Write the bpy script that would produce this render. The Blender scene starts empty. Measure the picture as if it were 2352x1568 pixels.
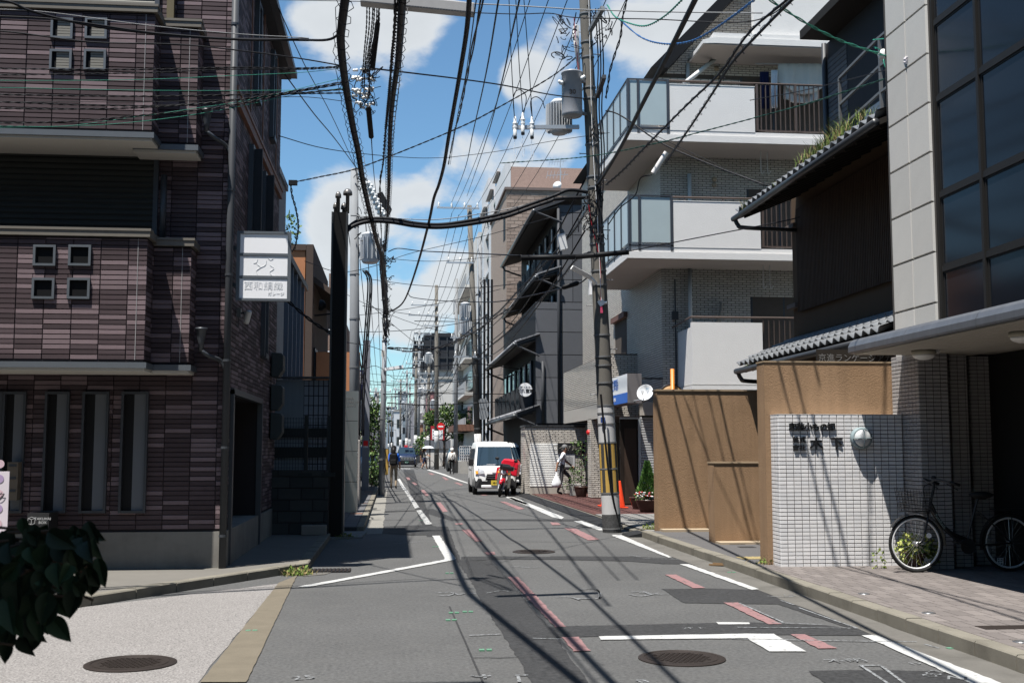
import bpy, bmesh, math, random
from mathutils import Vector, Matrix
random.seed(7)
S = bpy.context.scene
COL = S.collection
R = math.radians
# ---------------------------------------------------------------- camera
W, H = 2352., 1568.
F = W*40/36; CX, CY = W/2, H/2; CAMZ = 1.58
PITCH = math.atan((1031-CY)/F); YAW = math.atan((CX-905)/F*math.cos(PITCH))
cd = bpy.data.cameras.new('camera'); cam = bpy.data.objects.new('camera', cd); COL.objects.link(cam)
cd.lens = 40; cd.sensor_width = 36; cd.sensor_fit = 'HORIZONTAL'; cd.clip_start = 0.05; cd.clip_end = 3000
cam.location = (0, 0, CAMZ); cam.rotation_euler = (math.pi/2+PITCH, 0, -YAW)
cd.dof.use_dof = True; cd.dof.focus_distance = 24; cd.dof.aperture_fstop = 9
S.camera = cam
_fh = (math.sin(YAW), math.cos(YAW)); _r = Vector((math.cos(YAW), -math.sin(YAW), 0))
_f = Vector((math.cos(PITCH)*_fh[0], math.cos(PITCH)*_fh[1], math.sin(PITCH)))
_u = Vector((-math.sin(PITCH)*_fh[0], -math.sin(PITCH)*_fh[1], math.cos(PITCH)))
def ray(x, y): return _f*F + _r*(x-CX) - _u*(y-CY)
def hit(x, y, ax, v):
    d = ray(x, y); o = Vector((0, 0, CAMZ)); return o + d*((v-o[ax])/d[ax])
def G(x, y, z=0): return hit(x, y, 2, z)
def PX(x, y, v): return hit(x, y, 0, v)
def PY(x, y, v): return hit(x, y, 1, v)
# ---------------------------------------------------------------- sky, sun, exposure
SUN = Vector((-.25, -.27, 1)).normalized()
wd = bpy.data.worlds.new('World'); S.world = wd; wd.use_nodes = True
nt = wd.node_tree; nt.nodes.clear()
def wn(t, **k):
    n = nt.nodes.new(t)
    for a, b in k.items(): setattr(n, a, b)
    return n
wl = nt.links.new
sky = wn('ShaderNodeTexSky', sky_type='NISHITA', sun_disc=False)
sky.sun_elevation = math.asin(SUN.z); sky.sun_rotation = math.atan2(SUN.x, SUN.y)
sky.altitude = 50; sky.air_density = 1.0; sky.dust_density = 0.25; sky.ozone_density = 1.6
bg1 = wn('ShaderNodeBackground'); bg1.inputs[1].default_value = 0.055
tint = wn('ShaderNodeMix', data_type='RGBA', blend_type='MULTIPLY'); tint.inputs['Factor'].default_value = 1; wl(sky.outputs[0], tint.inputs['A']); tint.inputs['B'].default_value = (.94, 1.24, 1.34, 1); wl(tint.outputs['Result'], bg1.inputs[0])
tc = wn('ShaderNodeTexCoord')
nz = wn('ShaderNodeTexNoise'); nz.inputs['Scale'].default_value = 5.5; nz.inputs['Detail'].default_value = 9; nz.inputs['Roughness'].default_value = .56
nz.inputs['Distortion'].default_value = .25
mp = wn('ShaderNodeMapping'); mp.inputs['Scale'].default_value = (1, 1, 1.7); mp.inputs['Location'].default_value = (3.1, 1.7, .4)
wl(tc.outputs['Generated'], mp.inputs[0]); wl(mp.outputs[0], nz.inputs['Vector'])
def wm(op, a, b=None, c=None):
    n = wn('ShaderNodeMath', operation=op)
    for i, v in enumerate((a, b, c)):
        if v is None: continue
        if isinstance(v, (int, float)): n.inputs[i].default_value = v
        else: wl(v, n.inputs[i])
    return n.outputs[0]
# cumulus banks: soft cores in the directions where the clouds stand, broken up by the noise
dens = wm('MULTIPLY_ADD', nz.outputs[0], 2.3, -1.5)
for (x, y, rad, a) in [(820, 60, 210, .5), (970, 40, 170, .42), (700, 70, 130, .4), (1240, 150, 130, .62), (1180, 175, 70, .3), (1300, 40, 70, .2), (1520, 110, 190, .55), (1420, 60, 90, .3), (1690, 40, 160, .3), (1180, 385, 170, .5),
                       (1300, 350, 100, .3), (1060, 330, 90, .2), (790, 480, 120, .5), (900, 470, 90, .3), (760, 570, 110, .3), (960, 690, 170, .42), (1060, 620, 110, .3), (860, 700, 90, .25), (980, 440, 60, .2),
                       (430, 300, 260, .4), (150, 520, 300, .4), (1900, 420, 300, .4), (2300, 200, 330, .4), (-300, 200, 400, .4), (2800, 500, 400, .4), (1176, -700, 500, .35)]:
    d = ray(x, y).normalized()
    vm = wn('ShaderNodeVectorMath', operation='DISTANCE'); wl(tc.outputs['Generated'], vm.inputs[0]); vm.inputs[1].default_value = d
    mr = wn('ShaderNodeMapRange', interpolation_type='SMOOTHSTEP'); wl(vm.outputs['Value'], mr.inputs[0])
    mr.inputs[1].default_value = 0; mr.inputs[2].default_value = rad/F*1.25; mr.inputs[3].default_value = a*1.35; mr.inputs[4].default_value = 0
    dens = wm('ADD', dens, mr.outputs[0])
sx_ = wn('ShaderNodeSeparateXYZ'); wl(tc.outputs['Generated'], sx_.inputs[0]); hz = wn('ShaderNodeMapRange', interpolation_type='SMOOTHSTEP'); wl(sx_.outputs[2], hz.inputs[0]); hz.inputs[1].default_value = 0; hz.inputs[2].default_value = .2; hz.inputs[3].default_value = .36; hz.inputs[4].default_value = 0; dens = wm('ADD', dens, hz.outputs[0])  # milky air low over the town
cov = wn('ShaderNodeMapRange', interpolation_type='SMOOTHSTEP'); wl(dens, cov.inputs[0])
cov.inputs[1].default_value = .0; cov.inputs[2].default_value = .3; cov.inputs[3].default_value = 0; cov.inputs[4].default_value = .93
shade = wn('ShaderNodeMapRange'); wl(dens, shade.inputs[0]); shade.inputs[1].default_value = .1; shade.inputs[2].default_value = .8
shade.inputs[3].default_value = 1; shade.inputs[4].default_value = .84
bg2 = wn('ShaderNodeBackground'); bg2.inputs[0].default_value = (.93, .97, 1, 1)
cb = wm('MULTIPLY', shade.outputs[0], .42); wl(cb, bg2.inputs[1])
mx = wn('ShaderNodeMixShader'); wl(cov.outputs[0], mx.inputs[0]); wl(bg1.outputs[0], mx.inputs[1]); wl(bg2.outputs[0], mx.inputs[2])
wo = wn('ShaderNodeOutputWorld'); wl(mx.outputs[0], wo.inputs[0])
sl = bpy.data.lights.new('sun', 'SUN'); sl.energy = 5.0; sl.angle = R(.53); sl.color = (1, .965, .91)
so = bpy.data.objects.new('sun', sl); COL.objects.link(so); so.location = (-20, -20, 60); so.rotation_euler = SUN.to_track_quat('Z', 'Y').to_euler()
S.view_settings.view_transform = 'Standard'; S.view_settings.look = 'None'; S.view_settings.gamma = 1; S.view_settings.use_curve_mapping = False
S.view_settings.exposure = 1.0
S.render.engine = 'CYCLES'; S.cycles.max_bounces = 6; S.cycles.diffuse_bounces = 1; S.cycles.transparent_max_bounces = 8
# ---------------------------------------------------------------- materials
MATS = {}
def mat(name, col, rough=.7, var=.12, scale=3., bump=0., bscale=60., metal=0., spec=None, speck=0., speckscale=300, rnd=0., streak=0., alpha=1., emit=0, trans=0, dirt=0., dirtcol=(.05,.045,.04), wave=None):
    if name in MATS: return MATS[name]
    if spec is None: spec = .5 if rough < .5 else .15
    m = bpy.data.materials.new(name); m.use_nodes = True; t = m.node_tree; n = t.nodes; l = t.links.new
    b = n['Principled BSDF']; b.inputs['Roughness'].default_value = rough; b.inputs['Metallic'].default_value = metal
    b.inputs['Specular IOR Level'].default_value = spec
    if alpha < 1: b.inputs['Alpha'].default_value = alpha
    if trans: b.inputs['Transmission Weight'].default_value = trans; b.inputs['IOR'].default_value = 1.1
    tcn = n.new('ShaderNodeTexCoord'); co = tcn.outputs['Object']
    def noise(s, d=4, sc=None, r=.6):
        x = n.new('ShaderNodeTexNoise'); x.inputs['Scale'].default_value = s; x.inputs['Detail'].default_value = d; x.inputs['Roughness'].default_value = r
        if sc:
            q = n.new('ShaderNodeMapping'); q.inputs['Scale'].default_value = sc; l(co, q.inputs[0]); l(q.outputs[0], x.inputs['Vector'])
        else: l(co, x.inputs['Vector'])
        return x.outputs[0]
    def M(op, a, bb):
        x = n.new('ShaderNodeMath'); x.operation = op
        for i, v in enumerate((a, bb)):
            if isinstance(v, (int, float)): x.inputs[i].default_value = v
            else: l(v, x.inputs[i])
        return x.outputs[0]
    f = M('MULTIPLY_ADD', noise(scale), 2*var); f.node.inputs[2].default_value = 1-var
    if speck:
        rr = n.new('ShaderNodeMapRange'); l(noise(speckscale, 5, None, .75), rr.inputs[0]); rr.inputs[1].default_value = .34; rr.inputs[2].default_value = .66; g = M('MULTIPLY_ADD', rr.outputs[0], 2*speck); g.node.inputs[2].default_value = 1-speck; f = M('MULTIPLY', f, g)
    if streak:
        g = M('MULTIPLY_ADD', noise(9, 3, (1, 1, .06)), 2*streak); g.node.inputs[2].default_value = 1-streak; f = M('MULTIPLY', f, g)
    if rnd:
        oi = n.new('ShaderNodeObjectInfo'); g = M('MULTIPLY_ADD', oi.outputs['Random'], 2*rnd); g.node.inputs[2].default_value = 1-rnd; f = M('MULTIPLY', f, g)
    hs = n.new('ShaderNodeVectorMath'); hs.operation = 'SCALE'; hs.inputs[0].default_value = col; l(f, hs.inputs['Scale'])
    out = hs.outputs[0]
    if dirt:
        r = n.new('ShaderNodeMapRange'); l(noise(2.3, 8, None, .68), r.inputs[0]); r.inputs[1].default_value = .48; r.inputs[2].default_value = .75; r.inputs[3].default_value = 0; r.inputs[4].default_value = dirt
        k = n.new('ShaderNodeMix'); k.data_type = 'RGBA'; l(r.outputs[0], k.inputs['Factor']); l(out, k.inputs['A']); k.inputs['B'].default_value = (*dirtcol, 1); out = k.outputs['Result']
    l(out, b.inputs['Base Color'])
    if bump:
        bp = n.new('ShaderNodeBump'); bp.inputs['Strength'].default_value = min(1, bump); bp.inputs['Distance'].default_value = bump*.22/bscale
        l(noise(bscale, 3), bp.inputs['Height']); l(bp.outputs[0], b.inputs['Normal'])
    if emit:
        l(out, b.inputs['Emission Color']); b.inputs['Emission Strength'].default_value = emit
    MATS[name] = m; return m
def paintmat(name, col, ground=(.062, .062, .061), lo=.36, hi=.44, scale=14, mx=1.):
    """road paint, chipped where the noise falls low"""
    m = mat(name, col, .75, .06, 5, speck=.1)
    t = m.node_tree; n = t.nodes; l = t.links.new; b = n['Principled BSDF']
    src = b.inputs['Base Color'].links[0].from_socket; co = [x for x in n if x.type == 'TEX_COORD'][0].outputs['Object']
    x = n.new('ShaderNodeTexNoise'); x.inputs['Scale'].default_value = scale; x.inputs['Detail'].default_value = 8; x.inputs['Roughness'].default_value = .7; l(co, x.inputs['Vector'])
    r = n.new('ShaderNodeMapRange'); l(x.outputs[0], r.inputs[0]); r.inputs[1].default_value = lo; r.inputs[2].default_value = hi; r.inputs[4].default_value = mx
    k = n.new('ShaderNodeMix'); k.data_type = 'RGBA'; l(r.outputs[0], k.inputs['Factor']); k.inputs['A'].default_value = (*ground, 1); l(src, k.inputs['B']); l(k.outputs['Result'], b.inputs['Base Color'])
    return m
def glassmat(name, col=(.02, .025, .03), rough=.05):
    return mat(name, col, rough, .05, 2, spec=.6)
# ---------------------------------------------------------------- mesh builder
class MB:
    def __init__(s): s.v = []; s.f = []; s.m = []
    def add(s, vs, fs, m=0):
        o = len(s.v); s.v += [tuple(v) for v in vs]; s.f += [tuple(i+o for i in f) for f in fs]; s.m += [m]*len(fs); return s
    def box(s, x0, x1, y0, y1, z0, z1, m=0):
        if x0 > x1: x0, x1 = x1, x0
        if y0 > y1: y0, y1 = y1, y0
        if z0 > z1: z0, z1 = z1, z0
        return s.add([(x, y, z) for z in (z0, z1) for y in (y0, y1) for x in (x0, x1)],
                     [(0, 2, 3, 1), (4, 5, 7, 6), (0, 1, 5, 4), (2, 6, 7, 3), (0, 4, 6, 2), (1, 3, 7, 5)], m)
    def obox(s, c, u, v, w, m=0):
        c, u, v, w = map(Vector, (c, u, v, w))
        return s.add([c+u*a+v*b+w*d for d in (-1, 1) for b in (-1, 1) for a in (-1, 1)],
                     [(0, 2, 3, 1), (4, 5, 7, 6), (0, 1, 5, 4), (2, 6, 7, 3), (0, 4, 6, 2), (1, 3, 7, 5)], m)
    def bar(s, a, b, w, h=None, m=0, up=(0, 0, 1)):
        a, b = Vector(a), Vector(b); d = b-a; L = d.length
        if L < 1e-6: return s
        d /= L; x = d.cross(Vector(up))
        if x.length < 1e-4: x = d.cross(Vector((0, 1, 0)))
        x.normalize(); y = x.cross(d); h = h or w
        return s.obox((a+b)/2, x*w/2, y*h/2, d*L/2, m)
    def quad(s, a, b, c, d, m=0): return s.add([a, b, c, d], [(0, 1, 2, 3)], m)
    def poly(s, pts, m=0): return s.add(pts, [tuple(range(len(pts)))], m)
    def prism(s, pts, off, m=0):
        n = len(pts); pts = [Vector(p) for p in pts]; off = Vector(off)
        return s.add(pts+[p+off for p in pts], [tuple(range(n))[::-1], tuple(range(n, 2*n))]+[(i, (i+1) % n, n+(i+1) % n, n+i) for i in range(n)], m)
    def tube(s, pts, r, n=6, m=0, cap=True):
        pts = [Vector(p) for p in pts]; K = len(pts); rs = r if isinstance(r, (list, tuple)) else [r]*K
        vs = []; nrm = None
        for i, p in enumerate(pts):
            d = (pts[min(i+1, K-1)]-pts[max(i-1, 0)])
            d = d.normalized() if d.length > 1e-9 else Vector((0, 0, 1))
            if nrm is None:
                nrm = d.cross(Vector((0, 0, 1)))
                if nrm.length < 1e-3: nrm = d.cross(Vector((0, 1, 0)))
            else: nrm = nrm - d*nrm.dot(d)
            nrm.normalize(); b = d.cross(nrm)
            for k in range(n):
                a = 2*math.pi*k/n; vs.append(p+(nrm*math.cos(a)+b*math.sin(a))*rs[i])
        fs = [(i*n+k, i*n+(k+1) % n, (i+1)*n+(k+1) % n, (i+1)*n+k) for i in range(K-1) for k in range(n)]
        if cap: fs += [tuple(range(n))[::-1], tuple(range((K-1)*n, K*n))]
        return s.add(vs, fs, m)
    def cyl(s, a, b, r0, r1=None, n=16, m=0): return s.tube([a, b], [r0, r0 if r1 is None else r1], n, m)
    def lathe(s, prof, c=(0, 0, 0), n=16, m=0, ax=(0, 0, 1), caps=True):
        c = Vector(c); q = Vector((0, 0, 1)).rotation_difference(Vector(ax)); vs = []
        for (r, h) in prof:
            for k in range(n):
                a = 2*math.pi*k/n; vs.append(c+q @ Vector((r*math.cos(a), r*math.sin(a), h)))
        K = len(prof); fs = [(i*n+k, i*n+(k+1) % n, (i+1)*n+(k+1) % n, (i+1)*n+k) for i in range(K-1) for k in range(n)]
        if caps: fs += [tuple(range(n))[::-1], tuple(range((K-1)*n, K*n))]
        return s.add(vs, fs, m)
    def ball(s, c, rx, ry=None, rz=None, n=12, k=8, m=0):
        ry = ry or rx; rz = rz or rx; c = Vector(c); vs = []; fs = []
        for i in range(k+1):
            t = math.pi*i/k
            for j in range(n):
                a = 2*math.pi*j/n; vs.append(c+Vector((rx*math.sin(t)*math.cos(a), ry*math.sin(t)*math.sin(a), rz*math.cos(t))))
        fs = [(i*n+j, (i+1)*n+j, (i+1)*n+(j+1) % n, i*n+(j+1) % n) for i in range(k) for j in range(n)]
        return s.add(vs, fs, m)
    def mesh(s, name, mats, smooth=False):
        me = bpy.data.meshes.new(name); me.from_pydata(s.v, [], s.f)
        for x in (mats if isinstance(mats, (list, tuple)) else [mats]): me.materials.append(x)
        if max(s.m, default=0): me.polygons.foreach_set('material_index', s.m)
        if smooth: me.polygons.foreach_set('use_smooth', [True]*len(s.f))
        me.update(); return me
    def build(s, name, mats, parent=None, smooth=False, label=None, cat=None, group=None, kind=None, bevel=0):
        o = link(name, s.mesh(name, mats, smooth), parent)
        if bevel:
            b = o.modifiers.new('bevel', 'BEVEL'); b.width = bevel; b.segments = 2; b.limit_method = 'ANGLE'; b.angle_limit = R(40)
        return tag(o, label, cat, group, kind)
def link(name, data, parent=None):
    o = bpy.data.objects.new(name, data); COL.objects.link(o)
    if parent is not None: adopt(o, parent)
    return o
WM = {}
def adopt(o, parent):
    o.parent = parent; o.matrix_parent_inverse = WM.get(parent.name, Matrix()).inverted()
def tag(o, label=None, cat=None, group=None, kind=None):
    for k, v in (('label', label), ('category', cat), ('group', group), ('kind', kind)):
        if v: o[k] = v
    return o
def thing(name, label, cat, loc=(0, 0, 0), group=None, rz=0):
    o = bpy.data.objects.new(name, None); COL.objects.link(o); o.empty_display_size = .2
    o.location = loc; o.rotation_euler = (0, 0, rz); WM[o.name] = Matrix.Translation(Vector(loc)) if not rz else Matrix()
    return tag(o, label, cat, group)
def crom(pts, k=8):
    pts = [Vector(p) for p in pts]
    if len(pts) < 3: return [pts[0].lerp(pts[-1], i/k) for i in range(k+1)]
    P = [pts[0]*2-pts[1]]+pts+[pts[-1]*2-pts[-2]]; out = []
    for i in range(1, len(P)-2):
        a, b, c, d = P[i-1:i+3]
        for j in range(k):
            t = j/k; out.append(.5*((2*b)+(c-a)*t+(2*a-5*b+4*c-d)*t*t+(3*b-a-3*c+d)*t**3))
    return out+[pts[-1]]
def text_mesh(body, size, ext=0.002, align='CENTER', bold=0., space=1.):
    c = bpy.data.curves.new('txt', 'FONT'); c.body = body; c.size = size; c.align_x = align; c.align_y = 'CENTER'; c.extrude = ext; c.resolution_u = 2; c.offset = bold; c.space_character = space
    o = bpy.data.objects.new('txt', c); COL.objects.link(o)
    dg = bpy.context.evaluated_depsgraph_get(); me = bpy.data.meshes.new_from_object(o.evaluated_get(dg)); bpy.data.objects.remove(o); bpy.data.curves.remove(c)
    return me
def text(name, body, size, pos, right, up, m, parent=None, ext=.002, bold=0., align='CENTER', label=None, cat=None, vertical=False, space=1., lh=1.0):
    """flat lettering as geometry; pos is its centre, right/up its axes"""
    right = Vector(right).normalized(); up = Vector(up).normalized(); n = right.cross(up)
    if vertical: body = '\n'.join(body)
    me = text_mesh(body, size, ext, align, bold, space); me.materials.clear(); me.materials.append(m); me.name = name
    M4 = Matrix((right, up, n)).transposed().to_4x4(); M4.translation = Vector(pos); me.transform(M4)
    o = link(name, me, parent); return tag(o, label, cat)
# ---------------------------------------------------------------- tiled surfaces
NIND = {}
def tiles(parent, name, O, U, V, w, h, tw, th, gap, dep, mats, weights, stack=True, holes=(), cap=300, grid=None, rows=None, off=0., seed=1):
    """tw x th pieces over the w x h rectangle at O spanned by U, V; proud of it by dep. The nearest whole ones become objects, the rest one stuff part."""
    O, U, V = Vector(O), Vector(U).normalized(), Vector(V).normalized(); N = U.cross(V); rg = random.Random(seed)
    key = parent.name+name; left = cap-NIND.get(key, 0)
    cells = []; j = 0; y = 0.
    while y < h-1e-4:
        x = off if stack or j % 2 == 0 else off-tw/2
        while x < w-1e-4:
            mi = rg.choices(range(len(mats)), weights)[0]
            x0, x1 = max(0, x)+gap/2, min(w, x+tw)-gap/2; y0, y1 = y+gap/2, min(h, y+th)-gap/2
            ps = [(x0, x1, y0, y1)]
            for (a, b, c, d) in holes:
                nx = []
                for (p, q, r_, s_) in ps:
                    if q <= a or p >= b or s_ <= c or r_ >= d: nx.append((p, q, r_, s_)); continue
                    cy0, cy1 = max(r_, c), min(s_, d)
                    if p < a: nx.append((p, a, r_, s_))
                    if q > b: nx.append((b, q, r_, s_))
                    if r_ < c: nx.append((max(p, a), min(q, b), r_, c))
                    if s_ > d: nx.append((max(p, a), min(q, b), d, s_))
                ps = nx
            for p in ps:
                if p[1]-p[0] < .012 or p[3]-p[2] < .008: continue
                full = abs((p[1]-p[0])-(tw-gap)) < 1e-4 and abs((p[3]-p[2])-(th-gap)) < 1e-4
                c = O+U*((p[0]+p[1])/2)+V*((p[2]+p[3])/2)
                cells.append((full, c.length, c, p[1]-p[0], p[3]-p[2], mi))
            x += tw
        y += th; j += 1
    fl = sorted([c for c in cells if c[0]], key=lambda c: c[1]); ind = fl[:max(0, left)]; ids = set(map(id, ind)); rest = [c for c in cells if id(c) not in ids]
    NIND[key] = NIND.get(key, 0)+len(ind)
    def one(mb, c, a, b, mi):
        a /= 2; b /= 2; k = min(.35*dep, a*.2, b*.2); D = N*dep
        vs = [c-U*a-V*b, c+U*a-V*b, c+U*a+V*b, c-U*a+V*b]; a2 = a-k; b2 = b-k
        vs += [c-U*a2-V*b2+D, c+U*a2-V*b2+D, c+U*a2+V*b2+D, c-U*a2+V*b2+D]
        mb.add(vs, [(4, 5, 6, 7), (0, 1, 5, 4), (1, 2, 6, 5), (2, 3, 7, 6), (3, 0, 4, 7)], mi)
    shared = []
    for mi in range(len(mats)):
        mb = MB(); one(mb, Vector((0, 0, 0)), tw-gap, th-gap, 0); shared.append(mb.mesh(name, mats[mi]))
    for c in ind:
        o = link(name, shared[c[5]], None); o.location = c[2]; adopt(o, parent)
    if rest:
        mb = MB()
        for c in rest: one(mb, c[2], c[3], c[4], c[5])
        mb.build(name+'_field', mats, parent, kind='stuff')
def jit(pts, step=.12, amp=.006, rg=random.Random(3)):
    """subdivide a ground polygon's edges and roughen them"""
    out = []
    for i, p in enumerate(pts):
        q = pts[(i+1) % len(pts)]; k = max(1, int((q-p).length/step))
        for j in range(k):
            a = p.lerp(q, j/k); out.append(a+Vector((rg.uniform(-amp, amp), rg.uniform(-amp, amp), 0)))
    return out
def ground_sheet(name, pts, z, m, thick=None, **k):
    """a flat polygon in the ground plane, triangulated"""
    bm = bmesh.new(); vs = [bm.verts.new((p[0], p[1], z)) for p in pts]; f = bm.faces.new(vs)
    if f.normal.z == 0: f.normal_update()
    if f.normal.z < 0: f.normal_flip()
    if thick:
        r_ = bmesh.ops.extrude_face_region(bm, geom=[f]); bmesh.ops.translate(bm, verts=[v for v in r_['geom'] if isinstance(v, bmesh.types.BMVert)], vec=(0, 0, -thick))
        bmesh.ops.recalc_face_normals(bm, faces=bm.faces)
    bmesh.ops.triangulate(bm, faces=bm.faces[:])
    me = bpy.data.meshes.new(name); bm.to_mesh(me); bm.free(); me.materials.append(m)
    o = link(name, me, k.pop('parent', None)); return tag(o, k.get('label'), k.get('cat'), k.get('group'), k.get('kind'))
def DG(pts, z=0): return [G(x, y, z) for x, y in pts]
X_, Y_, Z_ = Vector((1, 0, 0)), Vector((0, 1, 0)), Vector((0, 0, 1))
# common materials
black = mat('black_rubber', (.012, .012, .013), .55, .2, 8)
cablem = mat('cable_black', (.012, .012, .014), .5, .2, 5)
darkmetal = mat('dark_metal', (.03, .031, .034), .45, .1, 4)
steel = mat('galvanised_steel', (.42, .44, .46), .45, .12, 6, metal=.6, streak=.1)
whitem = mat('white_enamel', (.8, .8, .8), .4, .04, 4)
concrete = mat('concrete', (.33, .32, .3), .9, .18, 2.5, .3, 80, speck=.12, dirt=.35, dirtcol=(.12, .11, .1))
glass = glassmat('dark_glass')
# ================================================================ GROUND
asphalt = mat('asphalt', (.068, .0675, .0662), .85, .3, .45, .8, 120, speck=.38, speckscale=30, dirt=.4, dirtcol=(.09, .088, .084), spec=.35)
asphalt_d = mat('asphalt_new_patch', (.027, .027, .0275), .85, .25, 1.1, .8, 120, speck=.5, speckscale=22, spec=.3)
paint = paintmat('white_road_paint', (.36, .36, .352), lo=.33, hi=.41)
paint_worn = paintmat('worn_white_road_paint', (.34, .34, .335), lo=.43, hi=.5, scale=9)
pink = paintmat('pink_road_paint', (.235, .13, .13), lo=.34, hi=.46, mx=.85)
chalk = paintmat('chalk_marking', (.26, .27, .28), lo=.42, hi=.56, scale=30, mx=.8)
aggr = mat('pale_washed_aggregate', (.18, .17, .163), .9, .1, 1.2, 1.2, 120, speck=.6, speckscale=60)
kerbm = mat('kerb_concrete', (.165, .152, .125), .9, .22, 4, .5, 90, speck=.2, dirt=.5, dirtcol=(0.052, 0.0468, 0.039))
sandstone = mat('beige_edging', (.125, .108, .082), .9, .2, 5, .5, 120, speck=.2)
gutterm = mat('gutter_concrete', (.11, .104, .094), .9, .25, 2, .4, 90, speck=.2, dirt=.6, dirtcol=(0.0468, 0.0442, 0.039))
castiron = mat('cast_iron', (0.0312, 0.02496, 0.02184), .6, .25, 20, .6, 150, metal=.3)
ground_sheet('road', [Vector(p) for p in ((-90, -40, 0), (90, -40, 0), (90, 900, 0), (-90, 900, 0))], 0, asphalt, kind='structure')
# --- side street of pale aggregate, with its edging strip
ek = [G(640, 1340), G(200, 1393), G(0, 1424)]; sl_ = (ek[2]-ek[1]).normalized(); kfar = ek[2]+sl_*9
agg_pts = [Vector((-1.33, 13.84, 0)), ek[1], ek[2], kfar, Vector((kfar.x, -2, 0)), Vector((-1.28, -2, 0))]
ground_sheet('side_street', jit(agg_pts, .3, .01), .004, aggr, kind='structure')
def decal(name, pts, m, z=.008, amp=.008, step=.1, **k): return ground_sheet(name, jit([Vector((p.x, p.y, 0)) for p in pts], step, amp), z, m, **k)
road = bpy.data.objects['road']
decal('edging_strip', DG([(640, 1339), (682, 1322), (566, 1568), (460, 1568)]), sandstone, .009, .004, kind='structure')
# --- left pavement (raised) in front of the tiled building, kerb along it
kerbL = [Vector((-1.1, 20.5, 0)), Vector((-1.1, 15.25, 0)), ek[1]+Vector((.03, .06, 0)), ek[2]+Vector((.03, .06, 0)), kfar+Vector((.03, .06, 0))]
conc_pave = mat('pavement_concrete', (.13, .122, .109), .9, .14, 1.6, .3, 90, speck=.15, dirt=.35, dirtcol=(0.104, 0.0988, 0.0884))
ground_sheet('pavement_corner', [Vector((-1.22, 20.5, 0)), Vector((-1.22, 15.3, 0)), ek[1]+Vector((-.05, .16, 0)), ek[2]+Vector((-.05, .16, 0)), kfar+Vector((-.05, .16, 0)), Vector((kfar.x-.1, 20.5, 0))], .1, conc_pave, kind='structure')
def kerb(name, pts, w, z, m=kerbm, piece=.6, lip=.012, side=1, hgt=None):
    """row of kerb stones along a polyline, each stone a part"""
    root = tag(link(name, None), kind='structure'); WM[root.name] = Matrix()
    for a, b in zip(pts[:-1], pts[1:]):
        a, b = Vector(a), Vector(b); d = (b-a); L = d.length; d.normalize(); nrm = Vector((-d.y, d.x, 0))*side; k = max(1, round(L/piece)); s = L/k
        for i in range(k):
            p = a+d*(i*s+.006); q = a+d*((i+1)*s-.006); jz = random.uniform(-.004, .004)
            mb = MB(); o = nrm*w; u = Vector((0, 0, z+jz)); e = Vector((0, 0, -.05)); r_ = lip
            mb.prism([p+e, p+Vector((0, 0, z-r_+jz)), p+nrm*r_+u, p+o+u, p+o+e], q-p); mb.build('kerb_stone', m, root)
    return root
kerb('kerb_corner', kerbL, .14, .108, side=-1)
gl = decal('gutter_corner', DG([(745, 1310), (795, 1306), (742, 1320), (690, 1324)]), gutterm, .006, kind='structure')
# --- right pavement, kerb, gutter
ground_sheet('gutter', jit([Vector(p) for p in ((4.05, -3, 0), (4.43, -3, 0), (4.43, 20.3, 0), (4.1, 20.3, 0))], .4, .02), .006, gutterm, kind='structure')
kerb('kerb', [(4.42, -1, 0), (4.44, 20.3, 0)], .15, .12, side=-1)
pave_bed = mat('paver_joint_sand', (0.0832, 0.0702, 0.0624), .95, .15, 3)
pv = ground_sheet('pavement', [Vector(p) for p in ((4.56, -3, 0), (13, -3, 0), (13, 14.25, 0), (4.56, 14.25, 0))], .112, pave_bed, kind='structure'); 
paver = [mat('paver_a', (.146, .129, .121), .85, .12, 4, .2, 120, speck=.15, rnd=.06, dirt=.2), mat('paver_b', (.13, .115, .108), .85, .12, 4, .2, 120, speck=.15, rnd=.06), mat('paver_c', (.158, .14, .131), .85, .12, 4, .2, 120, speck=.15, rnd=.06)]
tiles(pv, 'paver', (4.58, 7.6, .112), X_, Y_, 4.5, 6.6, .152, .305, .007, .011, paver, [5, 4, 2], stack=False)
# step slabs between the tan walls
slab = mat('grey_step_slab', (0.0884, 0.0858, 0.0858), .8, .1, 3, .2, 100, speck=.1)
ground_sheet('entry_slab', [Vector(p) for p in ((4.56, 14.25, 0), (9, 14.25, 0), (9, 20.3, 0), (4.56, 20.3, 0))], .118, slab, kind='structure')
# --- apartment forecourt: grey grid slabs then red-brown brick paving
grid_m = mat('forecourt_slab', (0.1872, 0.182, 0.1716), .9, .15, 4, .3, 90, speck=.2, dirt=.3); gap_m = mat('forecourt_joint', (0.0312, 0.0312, 0.0312), .9, .2, 4)
fc = ground_sheet('forecourt_near', [Vector(p) for p in ((4.68, 20.3, 0), (9, 20.3, 0), (9, 26.6, 0), (4.68, 26.6, 0))], .055, gap_m, kind='structure')
tiles(fc, 'slab', (4.7, 20.7, .055), X_, Y_, 3.0, 5.9, .3, .3, .03, .012, [grid_m], [1])
redp = [mat('red_paver_a', (0.0858, 0.04056, 0.03536), .8, .2, 3, .2, 120, speck=.15, rnd=.12, dirt=.25, dirtcol=(0.13, 0.0936, 0.0832)), mat('red_paver_b', (0.0728, 0.03432, 0.0312), .8, .2, 3, .2, 120, speck=.15, rnd=.12)]
fc2 = ground_sheet('forecourt', [Vector(p) for p in ((4.68, 26.6, 0), (9, 26.6, 0), (9, 41.5, 0), (4.68, 41.5, 0))], .05, mat('red_joint', (0.052, 0.0312, 0.0286), .9), kind='structure')
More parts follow.
